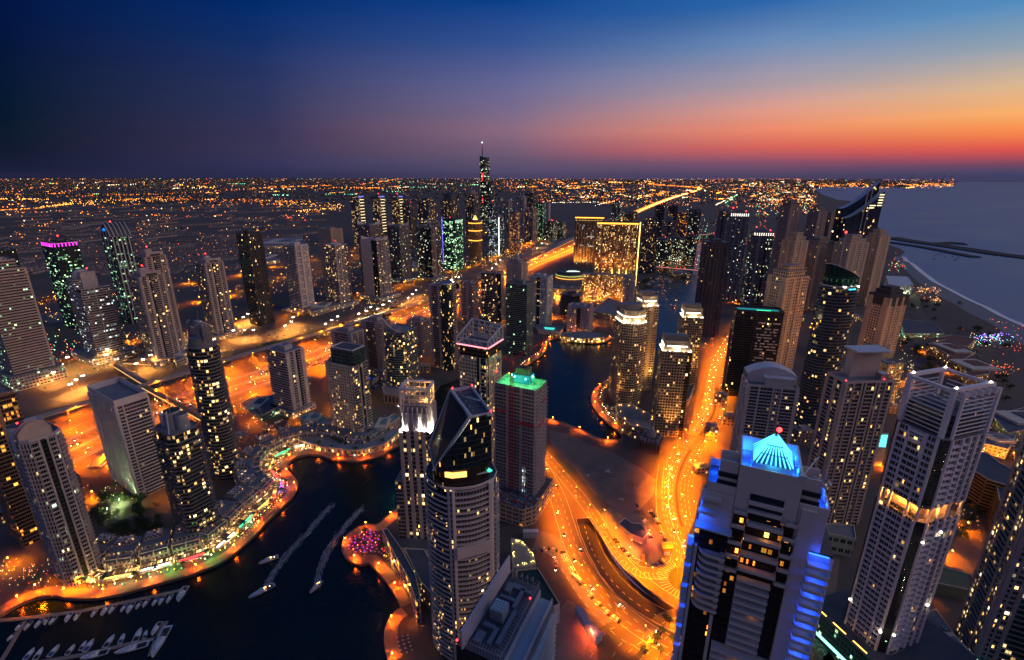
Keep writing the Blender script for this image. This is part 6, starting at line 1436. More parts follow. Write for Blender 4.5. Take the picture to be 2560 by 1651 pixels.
low('mall_building', 'low sports hall with turquoise pool left of the concave crowned block', [(1340,812),(1410,818),(1400,832),(1345,826)], 7, M_cream, M_roof, extra=poolx((.05,.6,.5), 1.4, .4))
for q, l in (([(60,905),(118,890),(128,930),(20,960)], 'pink office podium under the striped tower'), ([(430,885),(480,865),(500,880),(440,905)], 'round roofed pavilion by the highway lots'), ([(760,765),(820,752),(850,762),(780,782)], 'white podium between the drum topped tower and the ladder tower'), ([(600,640),(660,630),(700,650),(640,660)], 'long villa compound lit orange beyond the towers'), ([(1020,660),(1050,655),(1060,668),(1030,672)], 'small hall beside the horned tower'), ([(640,600),(750,592),(770,610),(660,618)], 'school like block glowing orange in the villa district')):
    low('podium_building', l, q, 10, FM((.5,.4,.3),(.1,.06,.03),6,5,.7,.5,.6,'gold',2), M_roof, plant=1)
def mosque():
    x, y = G(1625, 1118); r = empty('mosque', (x, y, 0), rad(-28), 'dark stone mosque with a pale central dome and small side domes', 'mosque'); st = mat('mosque_stone', (.13,.1,.09), .9, .2, .3); dm = mat('dome_stone', (.36,.31,.29), .8, .12, .5)
    b = MB(); b.prism(rect(26,24), 0, 12, FM((.16,.11,.09),(.02,.012,.01),4,12,.3,.5,.05,'orange',1), st); b.prism([(-9,-8),(9,-8),(9,8),(-9,8)], 12, 15, st, st); b.build('prayer_hall', r)
    b = MB(); b.cyl((0,0),5.4,15,18,dm,20); b.dome((0,0),5.2,18,dm,24,6,.95); b.cyl((0,0),.2,22.6,25,M_steel,5); b.build('central_dome', r, True)
    for i, (sx, sy) in enumerate(((-9,-8),(9,-8),(9,8),(-9,8),(0,-9),(-9,0),(9,0),(-4.5,-9.5),(4.5,-9.5))):
        b = MB(); R_ = 2.2 if i < 4 else 1.7; b.cyl((sx,sy),R_,12,14,dm,12); b.dome((sx,sy),R_,14,dm,14,4); b.build('side_dome', r, True)
    b = MB(); b.cyl((-13,-12),1.5,0,22,st,10); b.cyl((-13,-12),1.9,17,18,dm,10); b.dome((-13,-12),1.4,22,dm,12,4,1.6); b.build('minaret', r)
mosque()
# elevated metro line
mv = smooth(PX([(-60,1085),(112,1038),(346,967),(464,932),(640,877),(820,826),(962,783),(1079,747),(1280,675),(1403,612),(1440,590),(1560,530)], 10), 4)
r = empty('viaduct', (0,0,0), 0, 'elevated concrete railway viaduct running along the highway', 'viaduct')
b = ribbon(None, mv, 10, 10, mat('viaduct_concrete', (.42,.34,.28), .8), thick=1.8)
b2 = ribbon(None, mv, 6, 8.3, MATS['viaduct_concrete'])
o = b.build('deck', r); q = MB()
for d in (-4.8, 4.8):
    op = offpts(mv, d)
    for a, c in zip(op[:-1], op[1:]): q.bar((*a, 10.5), (*c, 10.5), .35, MATS['viaduct_concrete'], 1.0)
q.build('deck_parapet', r)
q = MB()
for d in (-1.8, 1.8):
    for dd in (-.7, .7):
        op = offpts(mv, d+dd)
        for a, c in zip(op[:-1], op[1:]): q.bar((*a, 10.12), (*c, 10.12), .14, M_steel)
q.build('rail', r)
pier = MB(); pier.cyl((0,0),1.1,0,6.8,MATS['viaduct_concrete'],10); pier.box((0,0,7.6),(2.4,8,1.6),MATS['viaduct_concrete'],bottom=True)
p0 = None
for (x, y, a) in along(mv, 36, 10):
    if y > 2600: break
    if p0 is None: p0 = pier.build('pier', r); p0.location = (x, y, 0); p0.rotation_euler.z = a
    else: dup(p0, r, (x, y, 0), a)
tn = MB(); rr = random.Random(5)
for i, (x, y, a) in enumerate(along(offpts(mv, 1.8), 18, 560)[:5]): tn.box((x, y, 11.9), (17.4, 2.8, 3.2), M_lgrey, a, True); tn.box((x, y, 12.3), (16, 2.9, 1), emat('train_window', (1,.85,.5), 2), a)
tag(tn.build('metro_train'), 'short pale metro train on the viaduct', 'train')
# footbridge tubes and golden shell station
def tube(label, pa, pb, z, w, name='footbridge', nseg=10, arch=1.0, m=None):
    m = m or mat('bronze_shell', (.4,.24,.12), .45, .15, .3, .3)
    a, c = Vector((*G(*pa, z), z)), Vector((*G(*pb, z), z)); r = empty(name, (a.x, a.y, 0), 0, label, 'bridge' if name == 'footbridge' else 'station'); e = (c-a); L = e.length; e.normalize(); s = Vector((-e.y, e.x, 0)); K = 8
    b = MB(); base = Vector((a.x, a.y, 0))
    for i in range(nseg):
        for j in range(K):
            def P(ii, jj):
                t = ii/nseg; th = pi*jj/K; ww = w*(.75+.25*sin(pi*t)) if name != 'footbridge' else w
                zz = z + (3.5*sin(pi*t) if name != 'footbridge' else 0)
                return tuple(a+e*L*t+s*cos(th)*ww/2+Vector((0,0,zz-z+sin(th)*w*.42*arch*(sin(pi*min(max(t,.08),.92)) if name != 'footbridge' else 1))) - base)
            b.face([P(i,j),P(i+1,j),P(i+1,j+1),P(i,j+1)][::-1], m)
    b.build('shell_roof', r, True)
    b = MB(); b.bar(a-base-Vector((0,0,.6)), c-base-Vector((0,0,.6)), w, M_cream, 1.0)
    for k in range(int(L/26)+1):
        p = a+e*min(L, k*26+4)-base; b.bar((p.x,p.y,0), (p.x,p.y,z-1), 1.4, M_cream)
    b.build('walkway', r); b = MB(); e2 = emat('walkway_glow', (1,.6,.2), 2.4); b.bar(a-base+s*(w/2+.1)+Vector((0,0,.5)), c-base+s*(w/2+.1)+Vector((0,0,.5)), .3, e2); b.bar(a-base-s*(w/2+.1)+Vector((0,0,.5)), c-base-s*(w/2+.1)+Vector((0,0,.5)), .3, e2); b.build('walkway_light', r)
    return r
tube('bronze tubular footbridge crossing the glowing highway', (362,968), (520,1055), 8, 8)
tube('dim tubular footbridge from the car parks to the viaduct', (292,915), (362,958), 8, 9, m=mat('dull_shell', (.22,.17,.16), .5))
tube('shell roofed metro station lit orange beside the car parks', (318,905), (388,910), 2, 16, 'metro_station', arch=.8)
tube('distant shell roofed metro station on the viaduct', (1360,632), (1445,592), 11, 26, 'metro_station', m=MATS['dull_shell'])
tube('small shell roofed footbridge end by the white slab tower', (235,1168), (275,1135), 2, 14, 'metro_station', m=MATS['dull_shell'])
def bridge(label, pa, pb, w, z, glow):
    a, c = G(*pa, z), G(*pb, z); r = empty('road_bridge', (0,0,0), 0, label, 'bridge'); b = MB(); b.bar((*a, z), (*c, z), w, M_grey, 1.2); b.build('deck', r)
    b = MB(); b.bar((*a, z+1.2), (*c, z+1.2), .6, glow); b.build('railing_light', r)
    b = MB()
    for k in range(1, 5): p = Vector(a)+(Vector(c)-Vector(a))*k/5; b.cyl((p.x, p.y), 1.6, -3, z, M_grey, 8)
    b.build('pier', r)
bridge('pinkish lit road bridge across the far canal', (1640,668), (1752,678), 16, 8, emat('bridge_pink', (1,.25,.2), 2))
bridge('furthest road bridge across the canal', (1745,588), (1800,586), 20, 8, emat('bridge_amber', (1,.4,.1), 2))
# stepped terrace houses along the left quay
q0 = offpts(PROM[0], 34); cnt = 0
for (x, y, a) in along(q0, 22, 85):
    if cnt >= 19: break
    cnt += 1
    where = 'nearest the left edge' if cnt == 1 else ('where the quay turns' if cnt == 19 else None)
    r = empty('terrace_house', (x, y, 0), a, where and 'stepped terrace house %s' % where or 'stepped grey terrace house in the quayside row', 'house', 'stepped terrace houses behind the promenade')
    b = MB(); b.box((0, 3, 5), (20, 24, 10), WB); b.box((0, 6, 12), (19, 17, 4), WB); b.box((-2, 9, 15.5), (12, 9, 3), WB); b.build('wall', r)
    b = MB(); b.box((0, 3, 10.1), (20.2, 24.2, .3), mat('terrace_roof', (.16,.18,.21), .9)); b.box((0, 6, 14.1), (19.2, 17.2, .3), MATS['terrace_roof']); b.build('roof', r)
    b = MB()
    for X in (-9.6, 0, 9.6): b.box((X, -9.5, 11.6), (.5, .5, 3), M_cream); b.box((X, -5.5, 13.2), (.5, 8.5, .5), M_cream)
    b.box((0, -9.5, 13.2), (19.6, .5, .6), M_cream); b.build('pergola_frame', r)
    b = MB(); b.box((3, 8, 17.6), (2, 2, 1.4), M_lgrey); b.box((-5, 10, 17.6), (1.6, 1.6, 1.2), M_lgrey); b.build('air_conditioner', r)
# restaurant fronts, one glowing sign strip each
fr = offpts(PROM[0], 17); cols = [('green',E_green),('amber',E_gold),('white',E_neon),('red',E_redl),('white',E_neon),('green',E_green),('amber',E_gold),('violet',emat('violet_strip2',(.3,.1,1),3)),('red',E_redl),('amber',E_gold),('green',E_green),('white',E_neon),('red',E_redl)]
names = ['%s along the long quay counted from the left' % w for w in ('first','second','third','fourth','fifth','sixth','seventh','eighth','ninth','tenth','eleventh','twelfth','last')]
for i, (x, y, a) in enumerate(along(fr, 25, 66)[:13]):
    r = empty('restaurant_front', (x, y, 0), a, '%s lit restaurant front, %s' % (cols[i][0], names[i]), 'restaurant')
    b = MB(); b.box((0, 3, 2.4), (23, 8, 4.8), FM((.4,.25,.15),(.2,.1,.05),2.6,4.8,.85,.7,.9,'gold',2.6), 0); b.build('shopfront', r)
    b = MB(); b.box((0, -1.4, 4.2), (18, .4, .8), cols[i][1]); b.build('sign', r); b = MB(); b.box((0, -2.6, 3.6), (22, 3.2, .2), M_cream, 0, True); b.build('awning', r)
    light('sign_glow', 'POINT', (0, -5, 4.2), 2000, {'green':(.1,1,.2),'amber':(1,.5,.1),'white':(1,.8,.5),'red':(1,.03,.02),'violet':(.3,.1,1)}[cols[i][0]], r, .4)
# ------------------------------------------------------------------ lamps
def lamp_proto(name, h, arm, em, r=.35, pm=None, double=False):
    b = MB(); b.cyl((0,0), .13, 0, h, pm or M_steel, 6, r2=.08)
    for s in ((1,-1) if double else (1,)): b.bar((0,0,h-.2), (s*arm,0,h), .1, pm or M_steel)
    o = b.build(name)
    b = MB()
    for s in ((1,-1) if double else (1,)):
        b.box((s*arm,0,h), (1.0*r/.35,.45*r/.35,.16), M_grey); b.ball((s*arm,0,h-.15), r, em, 6, 3)
    b.build('lamp_head', o)
    return o
LDATA = {}; LMUL = 3.2
def ldata(key, kind, power, color, size=.4, spot=165):
    if key not in LDATA:
        d = bpy.data.lights.new(key, kind); d.energy = power*LMUL; d.color = color; d.shadow_soft_size = size
        if kind == 'SPOT': d.spot_size = rad(spot); d.spot_blend = .9
        LDATA[key] = d
    return LDATA[key]
PROTO = {}
def lamps(pts, key, h, arm, em, lk, label, group, cat='street lamp', name='street_lamp', r=.4, double=False, flip=0, lz=-.6, every=1):
    if key not in PROTO: PROTO[key] = lamp_proto(name, h, arm, em, r, double=double); first = True
    else: first = False
    for i, (x, y, a) in enumerate(pts):
        if first and i == 0: o = PROTO[key]; o.location = (x, y, 0); o.rotation_euler.z = a+flip
        else: o = dup(PROTO[key], None, (x, y, 0), a+flip)
        tag(o, label, cat, group)
        if i % every == 0:
            L = bpy.data.objects.new('lamp_light', LDATA[lk]); COL.objects.link(L); L.parent = o; L.location = (arm if not double else 0, 0, h+lz)
SOD = (1, .165, .0); SODY = (1, .185, .0); RED = (1, .07, .003)
ldata('hw', 'SPOT', 56000, SOD, .6); ldata('hw2', 'SPOT', 300000, SOD, 1.5); ldata('r2', 'SPOT', 30000, SODY, .5, 158); ldata('jn', 'SPOT', 21000, SODY, .5, 145); ldata('prom', 'SPOT', 4400, (1,.095,.0), .3, 160); ldata('lot', 'SPOT', 24000, (1,.36,.04), .6, 160)
ldata('m', 'SPOT', 24000, (1,.17,.0), .5); ldata('j', 'SPOT', 150000, (1,.2,.0), .6); ldata('path', 'POINT', 700, (1,.3,.05), .25); ldata('quay2', 'SPOT', 9000, (1,.17,.008), .35, 170)
nearp = [p for p in hw if p[1] < 1300]; midp = [p for p in hw if 1300 <= p[1] < 3400]
lamps(along(nearp, 46, 8), 'hw', 16, 3.5, E_orange, 'hw', 'double armed lamp mast on the highway median, near part', 'lamp masts on the highway median', double=True, flip=pi/2, r=.5, name='highway_lamp')
for d in (-50, 50): lamps(along(offpts(nearp, d), 52, 20), 'hws', 13, 2.5, E_orange, 'hw', 'single lamp mast on the %s edge of the highway' % ('far' if d > 0 else 'near'), 'lamp masts on the highway edges', flip=-pi/2 if d > 0 else pi/2, r=.5, name='edge_lamp')
lamps(along(midp, 90, 8), 'hwm', 16, 3.5, E_orange, 'hw2', 'double armed lamp mast on the distant highway stretch', 'lamp masts on the distant highway', double=True, flip=pi/2, r=1.0, lz=8, name='highway_lamp')
for d in (-14, 15): lamps(along(offpts(RD['r2'], d), 24, 10 if d > 0 else 22), 'r2', 14, 2.2, E_orange, 'r2', 'lamp post lining the curved orange boulevard, %s side' % ('canal' if d < 0 else 'tower'), 'lamp posts along the curved boulevard', flip=(pi/2 if d < 0 else -pi/2), r=.4)
lamps(along(offpts(RD['jnr'], 6.5), 24, 12), 'jn', 13, 2.2, E_orange, 'jn', 'lamp post between the sunken road and the car park', 'lamp posts beside the sunken road', flip=-pi/2)
lamps(along(offpts(RD['jn'], -9.5), 22, 10), 'jn', 13, 2.2, E_orange, 'jn', 'lamp post outside the parked car row', 'lamp posts beside the sunken road', flip=pi/2)
lamps(along(offpts(RD['jn3'], 7), 28, 15), 'jn', 13, 2.2, E_orange, 'jn', 'lamp post on the loop round the sand plot', 'lamp posts on the loop road', flip=-pi/2)
lamps(along(RD['jn2'], 32, 6), 'jn', 11, 2.2, E_orange, 'jn', 'lamp post at the bottom junction', 'lamp posts at the bottom junction')
lamps(along(offpts(RD['right'], 10), 34, 4), 'jn', 11, 2.2, E_orange, 'jn', 'lamp post below the blue lit tower', 'lamp posts below the blue tower')
for k in ('m1', 'm2', 'm3', 'm4'): lamps(along(offpts(RD[k], 9), 46, 12), 'm', 10, 2, E_orange, 'm', 'lamp post on the back street %s' % {'m1':'behind the fan shaped terrace','m2':'behind the left quay towers','m3':'between the middle towers','m4':'behind the second basin'}[k], 'lamp posts on the back streets', flip=-pi/2)
for k, st in (('j1', 62), ('j2', 80), ('j3', 80)): lamps(along(offpts(RD[k], 8), st, 30), 'j', 13, 2, E_orange, 'j', 'lamp post on the %s across the highway' % {'j1':'service road in front of the tower row','j2':'road behind the tower row','j3':'outer road by the villas'}[k], 'lamp posts across the highway', flip=-pi/2, r=.7, name='service_road_lamp')
PL = ['left restaurant quay', 'head of the second basin', 'round quay below the bright towers', 'thin quay by the sand plot', 'circular cafe platform', 'curved deck at the bottom']
for i, seg in enumerate(PROM):
    lamps(along(offpts(seg, 2.2 if i != 4 else 2), (30, 34, 32, 40, 26, 30)[i], 12), 'prom', 5.5, .8, emat('quay_lamp_glow', (1, .2, .015), 170), 'prom' if i in (0, 4, 5) else 'quay2', 'short lamp on the %s' % PL[i], 'short lamps along the water edge', cat='quay lamp', name='quay_lamp', r=.42, flip=pi/2, lz=-.7)
for d in (78,): lamps(along(offpts(nearp, d), 48, 20), 'hws', 13, 2.5, E_orange, 'hw', 'lamp mast on the verge between palms and car parks', 'lamp masts on the verge across the highway', flip=pi/2, r=.5)
lamps(along(offpts(nearp, -72), 60, 20), 'hws', 13, 2.5, E_orange, 'm', 'lamp mast on the service lane behind the front towers', 'lamp masts on the service lane', flip=pi/2, r=.5)
FILL_LAMPS = [(150,1215),(230,1250),(330,1210),(430,1120),(560,1120),(640,1060),(590,1030),(760,1000),(840,960),(900,900),(960,850),(1000,800),(1080,880),(1130,830),(1200,780),(1260,760),(1330,760),(1400,760),(1480,740),(1560,780),(1590,830),(1240,900),(1180,940),(1690,760),(1720,700),(1680,640),(1760,870),(1700,940),(1760,1000),(1745,1060),(1790,1120),(1840,1180),(1870,1000),(1900,860),(1960,900),(2000,1000),(2050,1130),(1980,1230),(2060,1290),(2030,820),(2080,880),(2140,760),(2200,800),(2180,940),(2260,960),(2300,1080),(2220,1180),(2340,1200),(2420,1330),(2380,1400),(2300,1470),(2440,1120),(2520,1080),(2300,880),(2360,930),(2440,960),(2260,700),(1840,760),(1880,700),(1820,660),(1940,760),(1990,700),(60,1330),(140,1290),(20,1420),(90,1490),(200,1470)]
lamps([(*G(u, v), i*.7) for i, (u, v) in enumerate(FILL_LAMPS)], 'mix', 9, 1.6, E_orange, 'm', 'orange street lamp added to light the lanes between towers', 'lamps added in the lanes between towers', r=.5)  # scattered lamps added so the ground between the towers is lit orange
# floodlit car parks
ptl = []
for q in LOTS:
    P = PX(q); c = (sum(p[0] for p in P)/4, sum(p[1] for p in P)/4); ptl.append((*c, 0)); ptl.append(((c[0]+P[1][0])/2, (c[1]+P[1][1])/2, 1)); ptl.append(((c[0]+P[3][0])/2, (c[1]+P[3][1])/2, 1))
lamps(ptl, 'lot', 20, 1.5, E_white, 'lot', 'white floodlight mast over the car parks by the highway', 'floodlight masts over the car parks', cat='floodlight mast', name='floodlight_mast', r=.8, double=True)
ldata('dimlot', 'SPOT', 9000, (1,.12,.03), .5)
lamps([(*G(1470, 1600), 0), (*G(1620, 1350), 1), (*G(1580, 1375), 2)], 'dl', 9, 1.5, E_orange, 'dimlot', 'low orange lamp inside the car park loop', 'lamps inside the car park loop')
ldata('greenw', 'POINT', 3500, (.7,1,.45), .5)
for i, (u, v) in enumerate(((2110,1372),(2380,1455),(2300,825),(2265,740),(810,1060),(950,1062),(700,1035),(1000,1245),(2440,1100),(270,1285),(300,1262))):
    lamps([(*G(u, v), 0)], 'gw', 6, .6, emat('pale_green_lamp', (.75,1,.6), 14), 'greenw', 'pale green garden lamp %s' % ('by the pale flood lit wall','by the lit olive garden','in the wide resort yard','by the beach hotel','left end of the fan terrace','right end of the fan terrace','near the green shopfront','by the construction podium','by the domed restaurant hall','in the dark park, left one','in the dark park, right one')[i], None, 'garden lamp', 'garden_lamp')
ldata('orhot', 'POINT', 60000, (1,.3,.03), 1)
lamps([(*G(u, v), 0) for u, v in ((2425,1215),(2455,1235),(2500,1215),(2530,1250),(2400,1190))], 'oh', 6, .6, E_orange, 'orhot', 'orange lamp in front of the curved hotel', 'lamps in front of the curved hotel', 'garden lamp', 'garden_lamp')

# ------------------------------------------------------------------ vehicles
tyre = mat('tyre', (.02,.02,.02), .9); cglass = mat('car_glass', (.01,.012,.015), .08)
def car_proto(col, nm, moving=False, kind='car'):
    cm = mat('paint_%s' % nm, col, .3, .03); L, Wd = 2.25, .9
    b = MB()
    prof = [(-2.2,.32),(-2.28,.72),(-2.1,.93),(-1.5,1.0),(1.15,.98),(2.05,.84),(2.28,.6),(2.22,.32)]
    if kind == 'bus': prof = [(-4.6,.4),(-4.7,1.2),(-4.6,2.9),(4.5,2.95),(4.7,1.3),(4.6,.4)]; Wd = 1.25
    if kind == 'van': prof = [(-2.9,.4),(-2.95,2.3),(1.5,2.4),(2.2,1.5),(2.9,1.2),(2.95,.4)]; Wd = 1.0
    n = len(prof)
    for i in range(n):
        a, c = prof[i], prof[(i+1)%n]; b.face([(a[0],-Wd,a[1]),(a[0],Wd,a[1]),(c[0],Wd,c[1]),(c[0],-Wd,c[1])], cm)
    b.face([(p[0],-Wd,p[1]) for p in prof][::-1], cm); b.face([(p[0],Wd,p[1]) for p in prof], cm)
    o = b.build('parked_car' if not moving else 'moving_car') if kind == 'car' else b.build(kind)
    if kind == 'car':
        b = MB(); P = [(-1.6,.99),(-1.05,1.42),(.35,1.44),(1.1,.97)]; w2 = .82
        for a, c in zip(P[:-1], P[1:]): b.face([(a[0],-w2,a[1]),(a[0],w2,a[1]),(c[0],w2,c[1]),(c[0],-w2,c[1])], cglass if a[1] < 1.3 or c[1] < 1.3 else cm)
        b.face([(p[0],-w2,p[1]) for p in P][::-1], cglass); b.face([(p[0],w2,p[1]) for p in P], cglass); b.build('cabin', o)
    else:
        b = MB(); z = 2.1 if kind == 'bus' else 1.8; b.box((0,0,z), (prof[-2][0]*1.7,Wd*2.02,.8 if kind == 'bus' else .5), cglass); b.build('window_band', o)
    xs = (1.4,-1.35) if kind == 'car' else ((2.9,-2.9) if kind == 'bus' else (1.9,-1.8))
    for sx in xs:
        for sy in (-1, 1):
            w = MB(); n = 10
            for i in range(n):
                t0, t1 = 2*pi*i/n, 2*pi*(i+1)/n; r_ = .33 if kind == 'car' else .45
                w.face([(r_*cos(t0),-.12,r_*sin(t0)),(r_*cos(t1),-.12,r_*sin(t1)),(r_*cos(t1),.12,r_*sin(t1)),(r_*cos(t0),.12,r_*sin(t0))], tyre)
            w.face([(r_*cos(2*pi*i/n),-.12,r_*sin(2*pi*i/n)) for i in range(n)][::-1], tyre); w.face([(r_*cos(2*pi*i/n),.12,r_*sin(2*pi*i/n)) for i in range(n)], tyre)
            wo_ = w.build('wheel', o); wo_.location = (sx, sy*(Wd-.1), r_)
    if moving:
        for sy in (-1, 1):
            h = MB(); h.box((2.3, sy*.62, .66), (.12,.34,.2), emat('headlamp', (1,.92,.75), 60), 0, True); h.build('headlight', o)
            h = MB(); h.box((-2.3, sy*.62, .76), (.1,.34,.16), emat('tail_lamp', (1,.02,.01), 30), 0, True); h.build('tail_light', o)
    return o
COLS = [('white',(.7,.7,.7)),('silver',(.4,.41,.43)),('black',(.02,.02,.022)),('dark red',(.2,.02,.02)),('beige',(.45,.38,.28)),('dark blue',(.03,.05,.12))]
CP = {}
used_car = set()
def car(x, y, a, ci, where, group, moving=False, z=.06):
    nm, col = COLS[ci]; k = (ci, moving)
    if k not in CP: CP[k] = car_proto(col, nm.replace(' ', '_'), moving); o = CP[k]
    else: o = dup(CP[k])
    o.location = (x, y, z); o.rotation_euler = (0, 0, a); tag(o, '%s car %s' % (nm, where), 'car', group); return o
rc_ = random.Random(12)
def pick(): return rc_.choice((0,0,0,1,1,2,2,3,4,5))
def parkrow(pxs, where, group, step=2.9, gap=.15, perp=True, jitter=.08):
    pts = smooth(PX(pxs), 4)
    for (x, y, a) in along(pts, step, .5):
        if rc_.random() < gap: continue
        car(x+rc_.uniform(-.2,.2), y+rc_.uniform(-.3,.3), a+(pi/2 if perp else 0)+rc_.uniform(-jitter,jitter)+(pi if rc_.random()<.4 else 0), pick(), where, group)
parkrow([(1406,1382),(1413,1398),(1425,1416),(1440,1443),(1460,1468),(1490,1506),(1520,1535),(1550,1557)], 'parked nose to kerb in the long row beside the sunken road', 'cars parked in the long curved row', gap=.12)
parkrow([(1352,1378),(1368,1373),(1385,1376),(1400,1378)], 'parked in the short arc at the top of the lot', 'cars parked in the short arc', step=3.4, gap=.1)
parkrow([(1625,1278),(1634,1290),(1642,1302),(1648,1314)], 'parked on the right rim of the inner car park', 'cars on the right rim', gap=.05)
parkrow([(1652,1332),(1660,1346),(1667,1358)], 'parked by the yellow buses', 'cars by the buses', gap=.2)
parkrow([(1556,1372),(1570,1388),(1590,1402),(1612,1410)], 'parked on the lower left rim of the inner car park', 'cars on the lower left rim', gap=.1)
parkrow([(1632,1412),(1650,1411)], 'parked at the lower end of the inner car park', 'cars at the lower end', gap=.1, step=3.6)
parkrow([(1537,1350),(1546,1362)], 'parked at the left side of the inner car park', 'cars at the left side', gap=.0)
parkrow([(1548,1322),(1565,1336),(1585,1346),(1606,1358)], 'parked along the low office wall', 'cars by the office wall', gap=.2)
parkrow([(1622,1338),(1628,1350)], 'parked right of the low office', 'cars right of the office', gap=0)
parkrow([(1505,1310),(1515,1322)], 'parked alone near the loop road', 'cars near the loop road', gap=.4)
parkrow([(640,1092),(700,1070),(740,1055)], 'parked along the back street behind the terrace', 'cars on the back street', step=3.2, gap=.15)
parkrow([(660,1075),(720,1045),(760,1035)], 'parked on the far kerb of the back street', 'cars on the far kerb', step=3.4, gap=.2)
parkrow([(930,975),(950,960),(990,948)], 'parked beside the cinnamon colonnade', 'cars by the colonnade', step=3.6, gap=.3)
parkrow([(770,920),(810,905),(850,888)], 'parked in the strip beside the highway', 'cars beside the highway', step=3.2, gap=.25)
for (u, v) in ((1440,1243),(1553,1250),(1470,1190),(1592,1265)): x, y = G(u, v); car(x, y, rc_.random()*3, pick(), 'standing alone on the sand plot', 'cars on the sand plot')
for q in LOTS[:7]:
    P = PX(q); 
    for j in range(2):
        for i in range(7):
            if rc_.random() < .35: continue
            s, t = (i+.5)/7, .3+.4*j; a = Vector(P[0])*(1-s)*(1-t)+Vector(P[1])*s*(1-t)+Vector(P[2])*s*t+Vector(P[3])*(1-s)*t
            car(a.x, a.y, -rad(30)+rc_.uniform(-.05,.05), pick(), 'parked under the floodlights across the highway', 'cars parked across the highway')
def traffic(pts, offs, step, where, group, n=99, z=.06):
    for d in offs:
        for i, (x, y, a) in enumerate(along(offpts(pts, d), step, rc_.uniform(0, step))):
            if i >= n or rc_.random() < .25: continue
            car(x, y, a + (pi if d > 0 else 0), pick(), where, group, True, z)
traffic([p for p in hw if p[1] < 1900], (-18,-14,-10,-6,6,10,14,18), 62, 'driving on the highway with lights on', 'cars driving on the highway')
traffic(RD['r2'], (-9,-5.5,5.5,9), 34, 'driving on the curved orange boulevard', 'cars driving on the boulevard')
traffic(RD['jn'], (-5,4), 30, 'driving past the sunken road', 'cars driving past the sunken road')
traffic(RD['m1'], (-6,), 60, 'driving on the back street behind the terrace', 'cars driving on the back street')
x, y = G(1388, 1400); car(x, y, 1.9, 0, 'with blazing headlamps turning inside the lot', None, True); x, y = G(1390, 1423); car(x, y, -1.9, 2, 'with amber lamps facing the camera inside the lot', None, True)
def vehicle(kind, u, v, a, col, nm, label, cat):
    o = car_proto(col, nm, False, kind); x, y = G(u, v); o.location = (x, y, .06); o.rotation_euler.z = a; tag(o, label, cat)
for i, (u, v) in enumerate(((1667,1365),(1668,1371),(1669,1377))): vehicle('bus', u, v, .1, (.6,.42,.03), 'bus_yellow', '%s of the three yellow buses parked side by side' % ('top', 'middle', 'bottom')[i], 'bus')
vehicle('bus', 1608, 1403, 1.35, (.6,.42,.03), 'bus_yellow', 'yellow bus parked alone among cars on the lower rim', 'bus')
vehicle('van', 1669, 1388, .0, (.7,.68,.65), 'van_white', 'white truck parked just below the yellow buses', 'truck'); vehicle('van', 1656, 1404, 1.9, (.5,.4,.15), 'van_cream', 'cream truck at the lower right of the car park', 'truck')
vehicle('van', 1612, 1306, .6, (.7,.68,.65), 'van_white', 'white tanker parked behind the low office', 'truck'); vehicle('van', 1521, 1182, 0, (.7,.68,.65), 'van_white', 'white trailer alone on the dark sand plot', 'truck'); vehicle('bus', 1440, 1448, 2.3, (.6,.6,.6), 'bus_white', 'white minibus in the long parked row', 'bus')

# ------------------------------------------------------------------ boats
hullm = mat('boat_hull', (.8,.82,.86), .3, .05); deckm = mat('boat_deck', (.5,.52,.56), .6, .1); bcov = mat('blue_cover', (.02,.06,.25), .7); cabm = mat('boat_cabin', (.75,.78,.82), .4, .05)
def boat_proto(L, W, cover=None, fly=False):
    b = MB(); n = 8
    out = [(-L/2,-W*.42)] + [(-L/2+L*i/n, -W/2*(1 if i < n*.5 else cos((i/n-.5)*pi)**.7 if i < n else 0)) for i in range(1, n)] + [(L/2, 0)]
    out = out + [(p[0], -p[1]) for p in out[-2::-1]]
    lo = [(p[0]*.92, p[1]*.6) for p in out]; m_ = len(out)
    for i in range(m_):
        j = (i+1) % m_; b.face([(*lo[i],-.2),(*lo[j],-.2),(*out[j],1.0+.5*(out[j][0]/L+.5)),(*out[i],1.0+.5*(out[i][0]/L+.5))], hullm)
    o = b.build('boat')
    b = MB(); b.face([(p[0]*.95, p[1]*.86, .85+.45*(p[0]/L+.5)) for p in out], deckm); b.build('deck', o)
    b = MB(); q = [(-L*.1,-W*.28),(L*.12,-W*.3),(L*.28,0),(L*.12,W*.3),(-L*.1,W*.28)]; b.prism(q, .9, 2.0, cabm, cabm)
    if fly: b.prism([(p[0]*.6-L*.02, p[1]*.8) for p in q], 2.0, 3.0, cabm, deckm); b.bar((-L*.12,-W*.25,3.1),(-L*.12,W*.25,3.9),.12,cabm)
    b.build('cabin', o)
    b = MB(); b.face([(L*.12,-W*.31,1.35),(L*.29,0,1.2),(L*.2,0,2.1),(L*.08,-W*.26,2.1)], cglass); b.face([(L*.29,0,1.2),(L*.12,W*.31,1.35),(L*.08,W*.26,2.1),(L*.2,0,2.1)], cglass); b.build('windscreen', o)
    b = MB(); b.box((-L*.28,0,1.15),(L*.26,W*.6,.5), cover or M_black, 0, True); b.build('cover' if cover else 'cockpit', o)
    return o
pm_ = mat('pontoon_deck', (.3,.24,.2), .85)
def pontoon(label, pxs, w):
    pts = PX(pxs, -1.4); b = ribbon(None, pts, w, -1.4, pm_, thick=.7); tag(b.build('pontoon'), label, 'pontoon')
pontoon('long pontoon lit pink running below the quay', [(-20,1552),(60,1546),(200,1528),(330,1502),(440,1478),(455,1475)], 2.6)
pontoon('short pontoon linking the two boat piers', [(62,1553),(10,1640),(-10,1670)], 2.4)
pontoon('lower pontoon with the larger yachts', [(100,1655),(210,1636),(320,1610),(395,1595),(405,1580)], 2.6)
